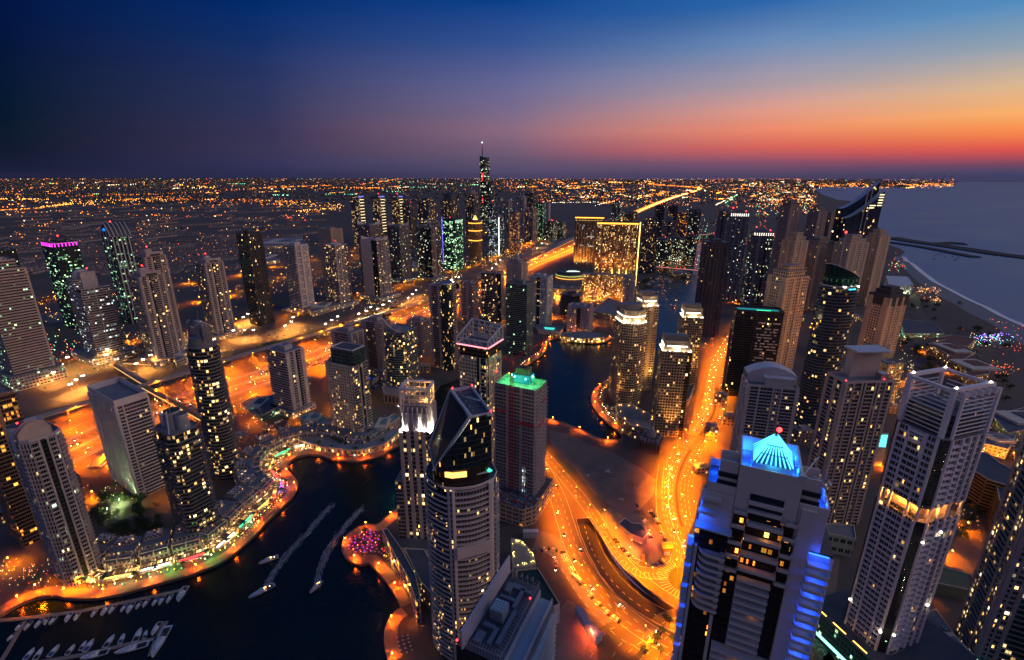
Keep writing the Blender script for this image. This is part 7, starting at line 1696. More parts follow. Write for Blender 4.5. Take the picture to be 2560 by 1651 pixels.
pontoon('cross pontoon beside the largest yacht', [(415,1553),(385,1610),(375,1640)], 3)
BP = [boat_proto(10,3.9), boat_proto(9.5,3.7,bcov), boat_proto(11,4.2,None,True), boat_proto(8.5,3.3)]
def heading(u0, v0, u1, v1):
    a, c = G(u0, v0, -2), G(u1, v1, -2); return atan2(c[1]-a[1], c[0]-a[0])
boats = [ # bow and stern pixels
 ((37,1580),(58,1558),3),((60,1577),(80,1555),0),((86,1572),(108,1548),1),((110,1566),(120,1546),3),((123,1563),(142,1542),0),((163,1558),(180,1533),1),((184,1555),(200,1532),3),((228,1545),(243,1525),0),((254,1540),(272,1516),2),((272,1536),(290,1514),0),
 ((301,1532),(318,1512),1),((317,1535),(336,1508),0),((338,1526),(355,1505),3),((357,1520),(372,1500),0),((380,1517),(396,1496),1),((397,1514),(412,1492),0),((416,1510),(432,1488),1),((445,1505),(466,1470),2),
 ((22,1600),(36,1588),3),
 ((88,1622),(62,1652),1),((108,1622),(88,1652),0),((150,1614),(122,1645),1),((190,1612),(165,1642),3),((236,1600),(212,1632),1),((218,1603),(200,1630),3),((287,1590),(262,1622),0),((312,1586),(300,1612),1),((354,1574),(338,1608),0),((368,1577),(360,1600),3)]
used_b = set()
for i, (bw, st, k) in enumerate(boats):
    B, T = G(*bw, -1.9), G(*st, -1.9)
    if k not in used_b: o = BP[k]; used_b.add(k)
    else: o = dup(BP[k])
    o.location = ((B[0]+T[0])/2, (B[1]+T[1])/2, -1.9); o.rotation_euler.z = atan2(B[1]-T[1], B[0]-T[0]); s = max(.7, min(1.3, hypot(B[0]-T[0], B[1]-T[1])/9.5)); o.scale = (s, s, s)
    up_ = i < 19
    tag(o, '%s moored on the %s pontoon' % (('white motor boat','boat with a blue cover','flybridge motor yacht','small open motor boat')[k], 'upper' if up_ else 'lower'), 'boat', 'boats moored on the %s pontoon' % ('upper' if up_ else 'lower'))
for (bw, st, L, W, lb) in (((385,1638),(418,1575),27,6.5,'largest white yacht lying along the cross pontoon'),((290,1635),(370,1612),22,5.6,'long white yacht lying below the lower pontoon'),((200,1650),(275,1630),18,5,'yacht with blue windows at the bottom of the lower pontoon'),((380,1590),(402,1558),12,4,'white yacht on the inner side of the cross pontoon')):
    B, T = G(*bw, -1.9), G(*st, -1.9); o = boat_proto(L*.9, W, None, True); o.location = ((B[0]+T[0])/2, (B[1]+T[1])/2, -1.9); o.rotation_euler.z = atan2(B[1]-T[1], B[0]-T[0]); tag(o, lb, 'yacht')
for (u, v, a, L, W, lb, em) in ((655,1480,.75,19,5.2,'tour boat with lit deck heading down the basin',1),(672,1402,.6,15,4.2,'second tour boat further up the basin',1),(790,1470,1.2,13,3.6,'narrow boat at the end of a pale streak by the cafe platform',1)):
    x, y = G(u, v, -1.9); o = boat_proto(L, W, None, True); o.location = (x, y, -1.9); o.rotation_euler.z = a+pi; tag(o, lb, 'boat')
    b = MB(); b.box((-L*.02,0,2.5),(L*.3,.2,.25),E_orange,0,True); b.box((-L*.3,0,1.6),(.3,.3,.3),E_white,0,True); b.build('deck_light', o)
wk = mat('streak_foam', (.5,.52,.55), .6, .4, .6)  # foam strips stand in for the blurred light streaks of the boats
for pxs, lb in (([(660,1470),(690,1425),(725,1380),(770,1330),(830,1262)], 'faint foam wake laid along the light streak of the tour boats'), ([(792,1465),(800,1425),(825,1370),(860,1320),(905,1272)], 'pale foam wake laid along the light streak past the cafe platform')):
    pts = smooth(PX(pxs, -2.15), 5); rr = random.Random(3); b = MB()
    for (x, y, a) in along(pts, .6):
        for k in range(3): b.box((x+rr.gauss(0,1.5), y+rr.gauss(0,1.5), -2.14), (rr.uniform(2,6), rr.uniform(.12,.3), .02), wk, a+rr.uniform(-.06,.06))
    tag(b.build('wake_streak'), lb, 'wake', None, 'stuff')
for i, (u, v) in enumerate(((2337,639),(2345,636),(2353,634),(2351,637),(2358,635),(2362,643),(2381,642),(2395,645),(2388,650),(2335,648))):
    o = dup(BP[3]); x, y = G(u, v, -1.9); o.location = (x, y, -1.9); o.scale = (1.6,1.6,1.6); o.rotation_euler.z = .2*i; tag(o, 'tiny dark boat anchored inside the beach bay', 'boat', 'boats anchored in the bay')
for i in range(34):
    u, v = 1640+rc_.random()*70, 628+rc_.random()*28
    o = dup(BP[i % 3]); x, y = G(u, v, -1.9); o.location = (x, y, -1.9); o.rotation_euler.z = .5+(i%2)*pi; tag(o, 'distant boat in the crowded upper harbour', 'boat', 'boats in the upper harbour')
for i, (u, v) in enumerate(((1640,700),(1650,694),(1662,700),(1672,706),(1630,706),(1645,716),(1620,712))):
    o = dup(BP[2]); x, y = G(u, v, -1.9); o.location = (x, y, -1.9); o.scale = (1.8,1.8,1.8); o.rotation_euler.z = .3; tag(o, 'lit yacht below the pinkish bridge', 'boat', 'yachts below the bridge')
# ------------------------------------------------------------------ palms, trees, parasols
trunkm = mat('palm_trunk', (.16,.11,.07), .95); frondm = mat('palm_frond', (.06,.1,.03), .8, .4, .8); leafm = mat('tree_leaf', (.045,.08,.025), .9, .45, .5)
def palm_proto(h, rs):
    r = random.Random(rs); b = MB(); b.cyl((0,0), .24, 0, h, trunkm, 7, r2=.16); o = b.build('palm_tree'); b = MB()
    for k in range(16):
        a = 2*pi*k/16+r.uniform(-.15,.15); up = r.uniform(.1,1.0); L = r.uniform(2.6,3.4); P = []
        for i in range(6):
            t = i/5; P.append(Vector((cos(a)*L*t, sin(a)*L*t, h+up*sin(t*2.2)*1.4-t*t*1.6)))
        s = Vector((-sin(a), cos(a), 0))
        for i in range(5):
            w0, w1 = .55*sin(pi*(i+.3)/5.6), .55*sin(pi*min(i+1.3, 5.4)/5.6)
            for sg in (-1, 1):
                b.face([P[i], P[i+1], P[i+1]+s*sg*w1-Vector((0,0,w1*.4)), P[i]+s*sg*w0-Vector((0,0,w0*.4))], frondm)
    b.build('crown', o); return o
def tree_proto(h, R_, rs):
    r = random.Random(rs); b = MB(); b.cyl((0,0), .3, 0, h*.6, trunkm, 7, r2=.12)
    for k in range(5): a = 2*pi*k/5; b.bar((0,0,h*.4),(cos(a)*R_*.6, sin(a)*R_*.6, h*.75),.12,trunkm)
    o = b.build('tree'); b = MB()
    cl = [(r.gauss(0,.42)*R_, r.gauss(0,.42)*R_, h*.75+r.gauss(0,.16)*h) for _ in range(12)]
    for c in cl:
        for _ in range(26):
            p = Vector(c)+Vector((r.gauss(0,1), r.gauss(0,1), r.gauss(0,.7)))*R_*.2; n = Vector((r.gauss(0,1), r.gauss(0,1), r.gauss(0,1)+.5)).normalized(); t = n.orthogonal().normalized()*r.uniform(.25,.55); u_ = n.cross(t)
            b.face([p-t-u_*.5, p+t-u_*.5, p+t+u_*.5, p-t+u_*.5], leafm)
    b.build('crown', o); return o
PAL = [palm_proto(7,1), palm_proto(9,2)]; TRE = [tree_proto(7,3.6,3), tree_proto(9,4.4,4)]
up = set()
def plant(protos, x, y, label, group, z=0, s=1):
    k = rc_.randrange(2); kk = (id(protos), k)
    if kk not in up: o = protos[k]; up.add(kk)
    else: o = dup(protos[k])
    o.location = (x, y, z); o.rotation_euler = (0,0,rc_.random()*6); s *= rc_.uniform(.8,1.2); o.scale = (s,s,s); tag(o, label, 'palm tree' if protos is PAL else 'tree', group)
for (x, y, a) in along(offpts([p for p in hw if p[1] < 1500], 66), 13, 5): plant(PAL, x+rc_.uniform(-2,2), y+rc_.uniform(-2,2), 'palm in the long row between the highway and the car parks', 'palms in the highway row')
for (x, y, a) in along(offpts(PROM[0], 12), 17, 30): plant(PAL, x+rc_.uniform(-2,2), y+rc_.uniform(-2,2), 'palm among the restaurant terraces on the left quay', 'palms on the left quay')
for (x, y, a) in along(offpts(PROM[2], 11), 14, 6): plant(PAL, x, y, 'lit palm on the round quay below the bright towers', 'palms on the round quay')
for (x, y, a) in along(offpts(PROM[1], 12), 22, 6): plant(PAL, x, y, 'palm round the head of the second basin', 'palms round the second basin')
for (x, y, a) in along(offpts(PROM[4], 14), 16, 50): plant(PAL, x, y, 'palm on the cafe promenade under the white gallery', 'palms on the cafe promenade')
for i in range(46):
    x, y = G(235+rc_.random()*165, 1245+rc_.random()*100); plant(TRE, x, y, 'leafy tree in the dark park behind the terrace houses', 'trees in the dark park')
for i in range(40):
    u, v = rc_.choice(((2310,905),(2390,890),(2460,870),(2340,780),(2300,760),(2520,960),(2270,880),(2440,830))); x, y = G(u+rc_.gauss(0,26), v+rc_.gauss(0,14)); plant(TRE, x, y, 'dark garden tree among the beach resorts', 'trees among the resorts', s=1.5)
for (u, v) in ((1655,1590),(1640,1610),(1625,1630),(1650,1640),(1672,1570),(1610,1645),(1680,1610),(1664,1560)): x, y = G(u, v); plant(PAL, x, y, 'palm in the planted corner by the bottom junction', 'palms by the bottom junction')
for i in range(12): x, y = G(2405+rc_.random()*50, 1240+rc_.random()*110); plant(TRE, x, y, 'tree in the dark garden right of the white tower', 'trees right of the white tower')
def paras_proto(m):
    b = MB(); b.cyl((0,0), .05, 0, 2.6, M_steel, 5); b.cyl((0,0), 1.6, 2.2, 3.0, m, 8, r2=.05, cap=False); return b.build('parasol')
PP = {'maroon': paras_proto(mat('maroon_canvas', (.2,.03,.05), .8)), 'cream': paras_proto(mat('cream_canvas', (.6,.5,.4), .8)), 'orange': paras_proto(mat('orange_canvas', (.5,.15,.03), .8))}
usedp = set()
def parasol(x, y, c, where, group, z=.36):
    if c not in usedp: o = PP[c]; usedp.add(c)
    else: o = dup(PP[c])
    o.location = (x, y, z); tag(o, '%s parasol %s' % (c, where), 'parasol', group)
pc = G(912, 1362)
for i in range(46):
    a, R_ = i*2.4, 2.0*math.sqrt(i)*1.0; parasol(pc[0]+cos(a)*R_, pc[1]+sin(a)*R_, ('maroon','maroon','orange')[i%3], 'crowded on the circular platform', 'parasols on the circular platform')
tb = MB(); tb.cyl((0,0), .06, 0, .72, M_steel, 5); tb.box((0,0,.75), (1.1,1.1,.05), M_white, 0, True); TB = tb.build('cafe_table'); tused = [0]
tc_ = MB(); 
for sx, sy in ((1,0),(-1,0),(0,1),(0,-1)): tc_.box((sx*.95, sy*.95, .45), (.45,.45,.06), M_dark, 0, True); tc_.box((sx*1.15, sy*1.15, .65), (.1 if sx else .45,.45 if sx else .1,.5), M_dark, 0, True)
tc_.build('chair_ring', TB)
def table(x, y, a, where, group, z=.36):
    if not tused[0]: o = TB; tused[0] = 1
    else: o = dup(TB)
    o.location = (x, y, z); o.rotation_euler.z = a; tag(o, 'white topped cafe table %s' % where, 'table', group)
gq = offpts(PROM[0], 10); al = along(gq, 3.0, 175)
for i, (x, y, a) in enumerate(al[:20]):
    for k in range(4): table(x-sin(a)*(k-1.5)*3, y+cos(a)*(k-1.5)*3, a, 'in the green lit rows on the quay', 'tables in the green lit rows')
for i, (x, y, a) in enumerate(along(offpts(PROM[4], 12), 3.2, 78)[:26]):
    for k in range(2): table(x-sin(a)*k*3.4, y+cos(a)*k*3.4, a, 'on the cafe promenade by the white gallery', 'tables on the cafe promenade')
for i, (x, y, a) in enumerate(along(offpts(PROM[5], 9), 3.4, 20)[:16]):
    for k in range(3): table(x-sin(a)*k*3.4, y+cos(a)*k*3.4, a, 'on the curved deck at the bottom edge', 'tables on the curved deck')
for i, (x, y, a) in enumerate(along(offpts(PROM[0], 9), 5.2, 245)[:44]): parasol(x+rc_.uniform(-1,1), y+rc_.uniform(-2,2), ('cream','maroon','cream')[i%3], 'on the red lit restaurant terrace', 'parasols on the red lit terrace')
# glowing lanterns on the terraces
def lant(m, key):
    b = MB(); b.cyl((0,0), .04, 0, 1.6, M_steel, 4); b.ball((0,0,1.75), .3, m, 6, 3); return b.build('lantern')
LN = {'amber': lant(emat('lantern_amber', (1,.35,.04), 14), 0), 'red': lant(emat('lantern_red', (1,.04,.03), 7), 0), 'violet': lant(emat('lantern_violet', (.35,.06,1), 5), 0), 'green': lant(emat('lantern_green', (.05,1,.25), 12), 0), 'white': lant(emat('lantern_pale', (1,.85,.6), 24), 0), 'pink': lant(emat('lantern_pink', (1,.03,.3), 5), 0)}
usedl = set()
def lantern(x, y, c, where, group, z=.4):
    if c not in usedl: o = LN[c]; usedl.add(c)
    else: o = dup(LN[c])
    o.location = (x, y, z); tag(o, '%s glowing lantern %s' % (c, where), 'lantern', group)
for i in range(44):
    a, R_ = i*2.4+1.2, 2.05*math.sqrt(i+.5); lantern(pc[0]+cos(a)*R_, pc[1]+sin(a)*R_, ('violet','pink','amber','violet','red','violet','pink')[i%7], 'between the parasols of the circular platform', 'lanterns on the circular platform', 1.9)
for i, (x, y, a) in enumerate(along(offpts(PROM[0], 11), 4.2, 70)[:96]):
    lantern(x+rc_.uniform(-1.5,1.5), y+rc_.uniform(-3,3), rc_.choice(('amber','amber','white','green','amber') if i < 52 else ('red','red','amber','white','amber')), 'on the left restaurant quay', 'lanterns on the left quay')
for i, (x, y, a) in enumerate(along(offpts(PROM[4], 13), 3.6, 80)[:34]): lantern(x+rc_.uniform(-2,2), y+rc_.uniform(-2,2), rc_.choice(('amber','amber','white','red')), 'on the cafe promenade under the gallery', 'lanterns on the cafe promenade')
for i, (x, y, a) in enumerate(along(offpts(PROM[2], 12), 5, 10)[:30]): lantern(x+rc_.uniform(-2,2), y+rc_.uniform(-2,2), rc_.choice(('amber','white')), 'on the round quay below the bright towers', 'lanterns on the round quay')
for i, (x, y, a) in enumerate(along(offpts(PROM[1], 10), 8, 60)[:30]): lantern(x, y, rc_.choice(('amber','red','white')), 'round the head of the second basin', 'lanterns round the second basin')
for k, (x, y, a) in enumerate(along(offpts(PROM[0], 12), 26, 70)[:15]):
    c = ((1,.5,.1),(.9,.7,.3),(.1,1,.2),(.1,1,.2),(1,.5,.1),(1,.05,.02),(1,.03,.02),(1,.03,.02),(1,.1,.02),(1,.5,.2),(1,.4,.1),(1,.3,.05),(1,.3,.05),(1,.2,.05),(1,.2,.05))[k]
    light('terrace_light', 'POINT', (x, y, 4.5), 3200, c, None, .5)
for p, c, w in ((pc, (.7,.05,.5), 2200), (G(975,1420), (1,.45,.08), 2600), (G(1010,1480), (1,.3,.04), 2600), (G(1035,1560), (1,.2,.03), 2200), (G(1440,838), (1,.15,.05), 6000), (G(885,1108), (.2,.9,.4), 3000), (G(1600,1075), (1,.5,.15), 6000), (G(1570,1060), (1,.6,.25), 4000)):
    light('terrace_light', 'POINT', (*p, 5), w, c, None, .6)
# green uplit trunks along the fan shaped terrace: the uplight is a glowing sleeve
for i, (u, v) in enumerate(((836,1112),(845,1115),(853,1119),(866,1122),(893,1122),(908,1119),(922,1114),(934,1109),(944,1103),(963,1095),(972,1090))):
    x, y = G(u, v); plant(PAL, x, y, 'green uplit palm in front of the fan shaped pool terrace', 'green lit palms by the fan terrace')
    b = MB(); b.cyl((x, y), .32, .6, 5.4, emat('green_uplit_trunk', (.03,1,.2), 2.2), 6); tag(b.build('glow_tube'), 'green uplight on a palm trunk of the fan terrace, put in as a glowing sleeve', 'light tube', 'green uplit trunk sleeves by the fan terrace')
fp = MB(); x, y = G(893, 1100); fp.cyl((x, y), 10, 7.1, 7.4, emat('fan_pool', (.05,.8,.5), 1.3), 24); tag(fp.build('swimming_pool'), 'oval turquoise pool on the fan shaped terrace', 'pool')
# ------------------------------------------------------------------ the far city
rf = random.Random(21)
vm_ = [mat('villa_wall_pale', (.34,.31,.3), .9, .2, .02), mat('villa_roof_dark', (.16,.12,.11), .9, .2, .02)]
def villa_mb(b, x, y, a, s):
    w, d, h = 13*s, 11*s, 7; b.box((x, y, h/2), (w, d, h), vm_[0], a); cs, sn = cos(a), sin(a)
    R_ = lambda X, Y: (x+X*cs-Y*sn, y+X*sn+Y*cs)
    e = .8; P = [R_(-w/2-e,-d/2-e), R_(w/2+e,-d/2-e), R_(w/2+e,d/2+e), R_(-w/2-e,d/2+e)]; A, B = R_(-w*.2, 0), R_(w*.2, 0)
    b.face([(*P[0],h),(*P[1],h),(*B,h+2.6),(*A,h+2.6)], vm_[1]); b.face([(*P[1],h),(*P[2],h),(*B,h+2.6)], vm_[1]); b.face([(*P[2],h),(*P[3],h),(*A,h+2.6),(*B,h+2.6)], vm_[1]); b.face([(*P[3],h),(*P[0],h),(*A,h+2.6)], vm_[1])
VS = []
def street(u0, v0, ang, L, bend=0, step=17):
    x, y = G(u0, v0); a = ang
    for k in range(int(L/step)):
        x += cos(a)*step; y += sin(a)*step; a += bend
        for s in (-1, 1): VS.append((x-sin(a)*s*17, y+cos(a)*s*17, a, rf.uniform(.85,1.25)))
for i in range(330):
    v = 500 + 190*rf.random()**1.4; u = -40+rf.random()*(820 if v < 600 else 760)
    if v > 640 and u > 500: continue
    street(u, v, rf.choice((.2,.2+pi/2,.9,.5))+rf.uniform(-.2,.2), rf.uniform(80,320), rf.uniform(-.06,.06))
def clear(x, y):
    u, v = proj(x, y, 0)
    if v < 488 or v > 745 or u > 900: return False
    for key in ('j1', 'j2', 'j3'):
        for q in RD[key][::2]:
            if (q[0]-x)**2+(q[1]-y)**2 < 45**2: return False
    for k, (tx, ty, th, tw, td) in TOWERS.items():
        if (tx-x)**2+(ty-y)**2 < (tw*.8+12)**2: return False
    return x*-1 > 120
seen = {}; V2 = []
for q in VS:
    k = (round(q[0]/15), round(q[1]/15))
    if k in seen or not clear(q[0], q[1]): continue
    seen[k] = 1; V2.append(q)
V2.sort(key=lambda q: q[0]**2+q[1]**2)
pb = MB(); villa_mb(pb, 0, 0, 0, 1); VP = None
for i, (x, y, a, s) in enumerate(V2[:290]):
    if VP is None: o = VP = pb.build('villa')
    else: o = dup(VP)
    o.location = (x, y, 0); o.rotation_euler.z = a; o.scale = (s, s, 1); tag(o, 'pale villa with dark hipped roof in the quarter behind the tower row', 'house', 'villas behind the tower row')
b = MB()
for q in V2[290:5200]: villa_mb(b, *q)
tag(b.build('villas'), 'sprawl of distant pale villas beyond the tower row', 'villas', None, 'stuff')
print('villas', len(V2))
# scattered lights: one mesh per kind of lamp
class LB:
    def __init__(s, m): s.b = MB(); s.m = m
    def put(s, x, y, z, r):
        P = [(x+r,y,z),(x,y+r,z),(x-r,y,z),(x,y-r,z)]
        for i in range(4): s.b.face([P[i], P[(i+1)%4], (x,y,z+r)], s.m); 
        s.b.face([P[0], P[3], (x,y,z-r)], s.m); s.b.face([P[2], P[1], (x,y,z-r)], s.m)
K = {'amber': LB(emat('far_amber', (1,.24,.015), 6)), 'gold': LB(emat('far_gold', (1,.42,.06), 7)), 'white': LB(emat('far_white', (1,.8,.45), 7)), 'green': LB(emat('far_green', (.25,1,.5), 7)), 'red': LB(emat('far_red', (1,.06,.03), 9))}
def onsea(u, v):
    return (u > 2040 and v > 471) or (u > 2385) or (u > 2150 and v > 505)
def dot(u, v, c=None, sz=1, z=6):
    if v < 447 or onsea(u, v): return
    x, y = G(u, v); D = hypot(x, y); K[c or rf.choices(('amber','gold','white','green','red'), (58,22,9,5,6))[0]].put(x, y, z, max(.5, D*.00042*sz))
# villa quarter
for i in range(900):
    q = rf.choice(V2) if V2 else (0,0,0,1); x, y = q[0]+rf.uniform(-12,12), q[1]+rf.uniform(-12,12); D = hypot(x, y)
    K[rf.choices(('amber','gold','white','red'), (70,14,10,6))[0]].put(x, y, 7.5, D*.00042*rf.choice((.7,.9,1.2,1.8)))
def line(u0, v0, u1, v1, n, c=None, jit=0, sz=1, bend=0):
    a, e = G(u0, v0), G(u1, v1)
    for i in range(n):
        t = (i+.5)/n; x, y = a[0]+(e[0]-a[0])*t, a[1]+(e[1]-a[1])*t; u, v = proj(x, y, 0) if y > 10 else (u0+(u1-u0)*t, v0+(v1-v0)*t)
        dot(u+rf.gauss(0, jit), v+rf.gauss(0, jit*.15)+bend*sin(pi*t), c, sz*rf.uniform(.7,1.3))
def pline(u0, v0, u1, v1, n, c=None, ju=0, jv=0, sz=1, bend=0):
    for i in range(n):
        t = rf.random(); dot(u0+(u1-u0)*t+rf.gauss(0,ju), v0+(v1-v0)*t+rf.gauss(0,jv)+bend*sin(pi*t), c, sz*rf.uniform(.6,1.4))
# long lines of road lamps on the left
pline(0,444+1,2000,447.5,240,'amber',0,.5,.9); pline(0,528,110,521,60,'amber',0,.8,1.1); pline(100,520,190,509,70,'gold',0,1.2,1.1); pline(190,510,420,504,110,'gold',0,3,1.1,-5); pline(300,500,480,497,90,'amber',4,3,1.0); pline(0,498,120,500,60,'gold',8,2,1.1); pline(0,480,60,488,40,'amber',6,3,1)
pline(140,493,400,486,60,'amber',0,.5,.9); pline(400,486,690,470,80,'amber',0,.6,1); pline(165,471,250,471,22,'gold',0,.5,1.5); pline(440,464,540,470,60,'gold',6,1.5,1.2); pline(500,503,760,506,120,'amber',8,4,1.0); pline(650,506,860,517,100,'gold',0,4,1.1); pline(740,530,850,522,60,'gold',0,1.5,1.2)
pline(640,471,830,464,90,'amber',0,.6,1.3); pline(830,470,960,471,80,'amber',0,1,1.3); pline(900,462,1010,446,70,'amber',0,.6,1.1)
for i in range(800):      # horizon belt
    v = 447+30*rf.random()**1.6; u = rf.random()*1280; dot(u, v, None, rf.uniform(.6,1.2))
for i in range(34):
    u0, v0 = rf.random()*1250, 450+rf.random()*40; pline(u0, v0, u0+rf.uniform(20,110), v0+rf.uniform(-3,2), rf.randint(8,26), rf.choice(('amber','gold','green','white','amber')), 0, .4, 1)
for i in range(2600):      # dense middle and right districts
    v = 448+72*rf.random()**1.15; u = 1250+rf.random()*1150
    if 1370 < u < 1530 and v > 505: continue
    if v > 470 and 1730 < u < 1800: continue
    if v > 480 and u < 1350: continue
    dot(u, v, rf.choices(('amber','gold','white','green','red'), (64,18,8,4,6))[0], rf.uniform(.6,1.35))
for i in range(150):
    u0, v0 = 1290+rf.random()*950, 449+58*rf.random(); dx = rf.uniform(-70,70); pline(u0, v0, u0+dx, v0+abs(dx)*rf.uniform(.05,.35)*rf.choice((-.3,1)), rf.randint(8,28), rf.choice(('amber','amber','gold','white')), 0, .5, 1.1)
for i in range(700): dot(1890+rf.random()*280, 455+85*rf.random(), rf.choices(('gold','white','amber','green','red'), (40,22,25,8,5))[0], rf.uniform(.8,1.5))
for i in range(420): u = 2030+355*rf.random(); dot(u, 459+rf.random()*8, rf.choice(('amber','amber','gold')), rf.uniform(.8,1.7))
pline(2265,471,2285,469,30,'gold',0,.6,1.4); pline(1940,449,2000,449,30,'amber',0,.4,1.2)
# streaming far highway
far_hw = [p for p in hw if p[1] >= 2300]
for d, c, sz, st in ((-32,'amber',1.0,38),(32,'amber',1.0,38),(-12,'gold',1.5,22),(12,'gold',1.2,26),(-20,'white',.9,60)):
    for (x, y, a) in along(offpts(far_hw, d), st):
        st_ = 1; D = hypot(x, y)
        if D < 16000: K[c].put(x, y, 7, D*.00042*sz)
pline(1500,455,1600,459,120,'gold',0,.5,1.2); pline(1600,459,1745,470,160,'amber',0,.6,1.2); pline(1745,470,1752,474,60,'gold',2,1,1.6); pline(1843,487,1790,514,70,'white',0,.5,1.0); pline(1844,487,1812,510,40,'green',0,.5,.9); pline(1380,508,1500,507,60,'white',0,.5,.9); pline(1500,507,1560,512,40,'amber',0,1,1)
# beach side and resort lights
for (cu, cv, su, sv, n, cs) in ((2320,730,28,5,80,('amber','gold','white')),(2345,752,22,5,70,('amber','white','gold')),(2240,668,12,10,40,('amber','red','green')),(2280,845,30,6,50,('amber','gold','green')),(2460,855,26,8,60,('green','white','gold')),(2490,925,26,9,60,('amber','red','gold')),(2275,940,8,24,40,('white','gold')),(2540,870,30,12,20,('amber','red')),(2500,810,60,16,24,('amber','red','gold')),(1780,900,6,40,30,('red','amber')),(1700,660,50,12,120,('amber','gold','white','red')),(1740,600,30,24,160,('amber','gold','white','green')),(1850,640,60,60,120,('amber','gold')),(1930,620,40,50,60,('amber','red')),(1310,610,24,14,80,('gold','white','amber')),(1250,650,40,12,100,('gold','white','amber')),(1120,705,40,10,90,('gold','white','amber')),(950,760,60,14,100,('gold','white')),(400,845,120,18,140,('gold','white','amber')),(200,880,80,18,120,('white','gold','red','green')),(560,720,120,20,80,('amber','gold')),(150,790,90,16,90,('amber','gold','white')),(820,700,110,30,120,('amber','gold','white')),(1000,660,80,20,120,('amber','gold','green')),(1620,745,40,20,80,('amber','gold')),(1420,800,50,14,60,('amber','gold','red')),(640,1040,60,20,60,('amber','white','green')),(730,1010,30,14,30,('white','green')),(1000,900,40,20,40,('amber','gold')),(1560,1050,30,16,60,('gold','white')),(2250,970,10,40,40,('gold','white')),(2180,1130,10,20,14,('gold',)),(2440,1300,24,30,36,('amber','gold')),(2380,1250,14,30,20,('amber','gold')),(120,1450,60,22,70,('red','amber','gold','white')),(40,1440,30,20,30,('gold','white')),(300,1230,50,16,30,('green','gold'))):
    for i in range(n):
        u, v = rf.gauss(cu, su), rf.gauss(cv, sv); x, y = G(u, v)
        if onsea(u, v) and u > 2350 and v < 800: continue
        D = hypot(x, y); K[rf.choice(cs)].put(x, y, rf.uniform(2, 7), max(.22, D*.0004*rf.uniform(.7,1.3)))
vio = LB(emat('far_violet', (.35,.15,1), 12)); cya = LB(emat('far_cyan', (.1,.7,1), 9))
for i in range(90): x, y = G(rf.gauss(2480,24), rf.gauss(848,6)); (vio if rf.random() < .6 else cya).put(x, y, 4, .55)
for k, v_ in list(K.items())+[('violet', vio), ('cyan', cya)]:
    tag(v_.b.build('city_lights'), 'scatter of distant %s city lights' % k, 'city lights', None, 'stuff')
b = MB(); dm_ = FM((.1,.085,.08), (.02,.02,.02), 9, 6, .5, .5, .16, 'gold', 2.4)
for i in range(1500):
    u, v = -40+rf.random()*2350, 452+60*rf.random()**1.3
    if onsea(u, v) or (1370 < u < 1530 and v > 505): continue
    x, y = G(u, v); D = hypot(x, y); s = D/5000; b.box((x, y, 5*s), (rf.uniform(14,60)*s, rf.uniform(14,40)*s, rf.uniform(8,22)*s), dm_, rf.random()*3)
tag(b.build('distant_blocks'), 'sprawl of low dark blocks on the far plain', 'blocks', None, 'stuff')
# harbour cranes against the horizon
for i, (u, v, h) in enumerate(((2238,462,60),(2272,462,70),(2330,461,60),(2352,461,70),(2372,461,64),(2190,463,50))):
    x, y = G(u, v); s = hypot(x, y)/9000; r = empty('harbour_crane', (x, y, 0), .4, 'dark ship crane on the far harbour quay', 'crane', 'cranes on the far harbour'); b = MB(); m = mat('crane_grey', (.08,.08,.1))
    for sx in (-12,12):
        for sy in (-10,10): b.bar((sx*s,sy*s,0),(sx*s*.7,sy*s*.7,h*s),3*s,m)
    b.build('crane_leg', r); b = MB(); b.bar((-30*s,0,h*s),(10*s,0,h*s*1.05),4*s,m); b.bar((5*s,0,h*s),(45*s,0,h*s*1.8),4*s,m); b.build('crane_boom', r)
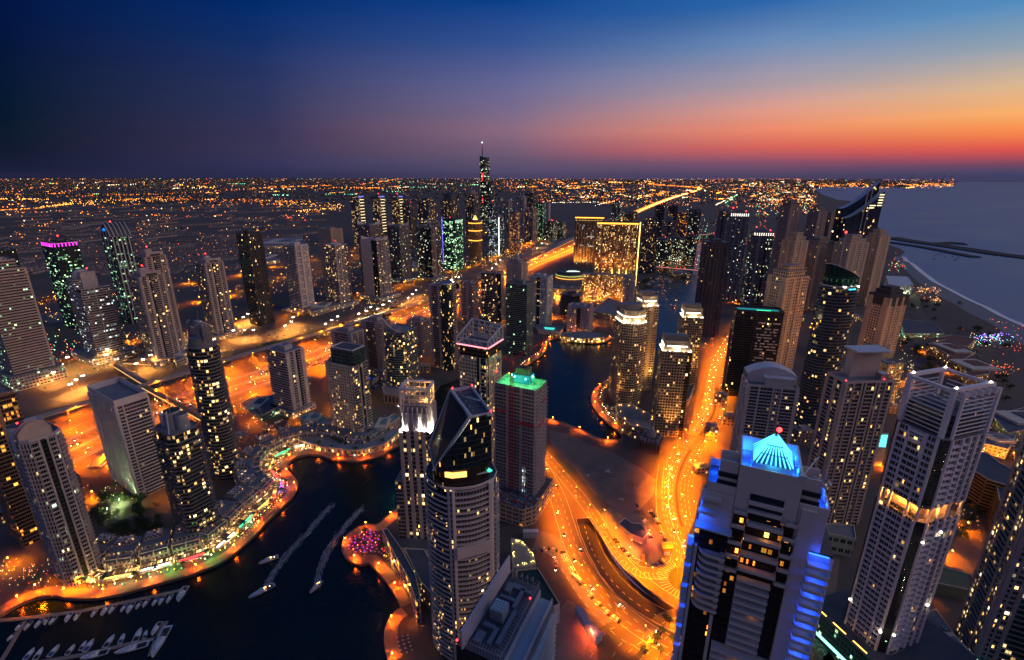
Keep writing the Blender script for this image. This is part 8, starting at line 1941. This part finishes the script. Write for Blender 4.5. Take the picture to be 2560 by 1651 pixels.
# hills of far low blocks: mid distance filler buildings between the canal and the beach towers
fb = MB(); wallf = FM((.28,.22,.2), (.02,.02,.02), 6, 4, .5, .5, .3, 'gold', 2.4)
fill = [((1990,800),12,30),((2080,740),20,40),((2000,740),16,40),((1950,640),30,60),((1900,620),30,60),((2020,640),30,50),((1870,830),14,24),((1700,690),12,50),((1830,600),30,50),((1790,560),26,60),((1840,548),26,60),((1900,545),26,60),((1950,550),26,60),((1300,760),12,26),((1240,830),14,26),((1340,780),16,24),((980,860),12,24),((1060,930),12,20),((760,960),8,20),((560,1060),10,20),((600,1100),8,16),((100,1250),12,24),((20,1290),12,24),((170,1210),10,20),((1820,1060),14,16),((1750,1180),8,14),((1775,1100),20,14),((1800,1010),16,16),((2020,1200),10,16),((2000,1100),16,20),((2060,1130),14,16),((2260,1100),12,14),((2230,1030),10,16),((2390,1010),10,20),((2430,980),8,24),((2560,1150),10,20),((1560,720),14,30),((1520,730),10,30),((2130,800),10,40),((2180,830),10,30),((1215,1260),16,14)]
names_f = 0
for (u, v), h, w in fill:
    x, y = G(u, v); names_f += 1
    r = empty('low_block', (x, y, 0), rad(rf.choice((-26,-14,8))), 'small plain low block wedged between larger buildings', 'building', 'low filler blocks between the towers')
    b = MB(); b.prism(rect(w, w*.7), 0, h, wallf, M_roof); b.build('wall', r); b = MB(); b.box((0,0,h+1.2),(w*.4,w*.3,2.4),M_grey); b.box((w*.3,w*.2,h+.7),(2,2,1.4),M_steel); b.build('plant_room', r)
# ------------------------------------------------------------------ air
def haze(density, col):
    m = bpy.data.materials.new('haze_air'); m.use_nodes = True; t = m.node_tree; t.nodes.clear()
    v = NN(t, 'ShaderNodeVolumePrincipled'); v.inputs['Color'].default_value = (*col, 1); v.inputs['Density'].default_value = density; v.inputs['Anisotropy'].default_value = .2
    o = NN(t, 'ShaderNodeOutputMaterial'); t.links.new(v.outputs[0], o.inputs['Volume'])
    b = MB(); b.box((0, 0, 245), (128000, 128000, 502), m, 0, True); ob = b.build('haze'); tag(ob, 'thin evening haze over the whole city', 'haze', None, 'stuff')
haze(5e-6, (.36, .33, .42))
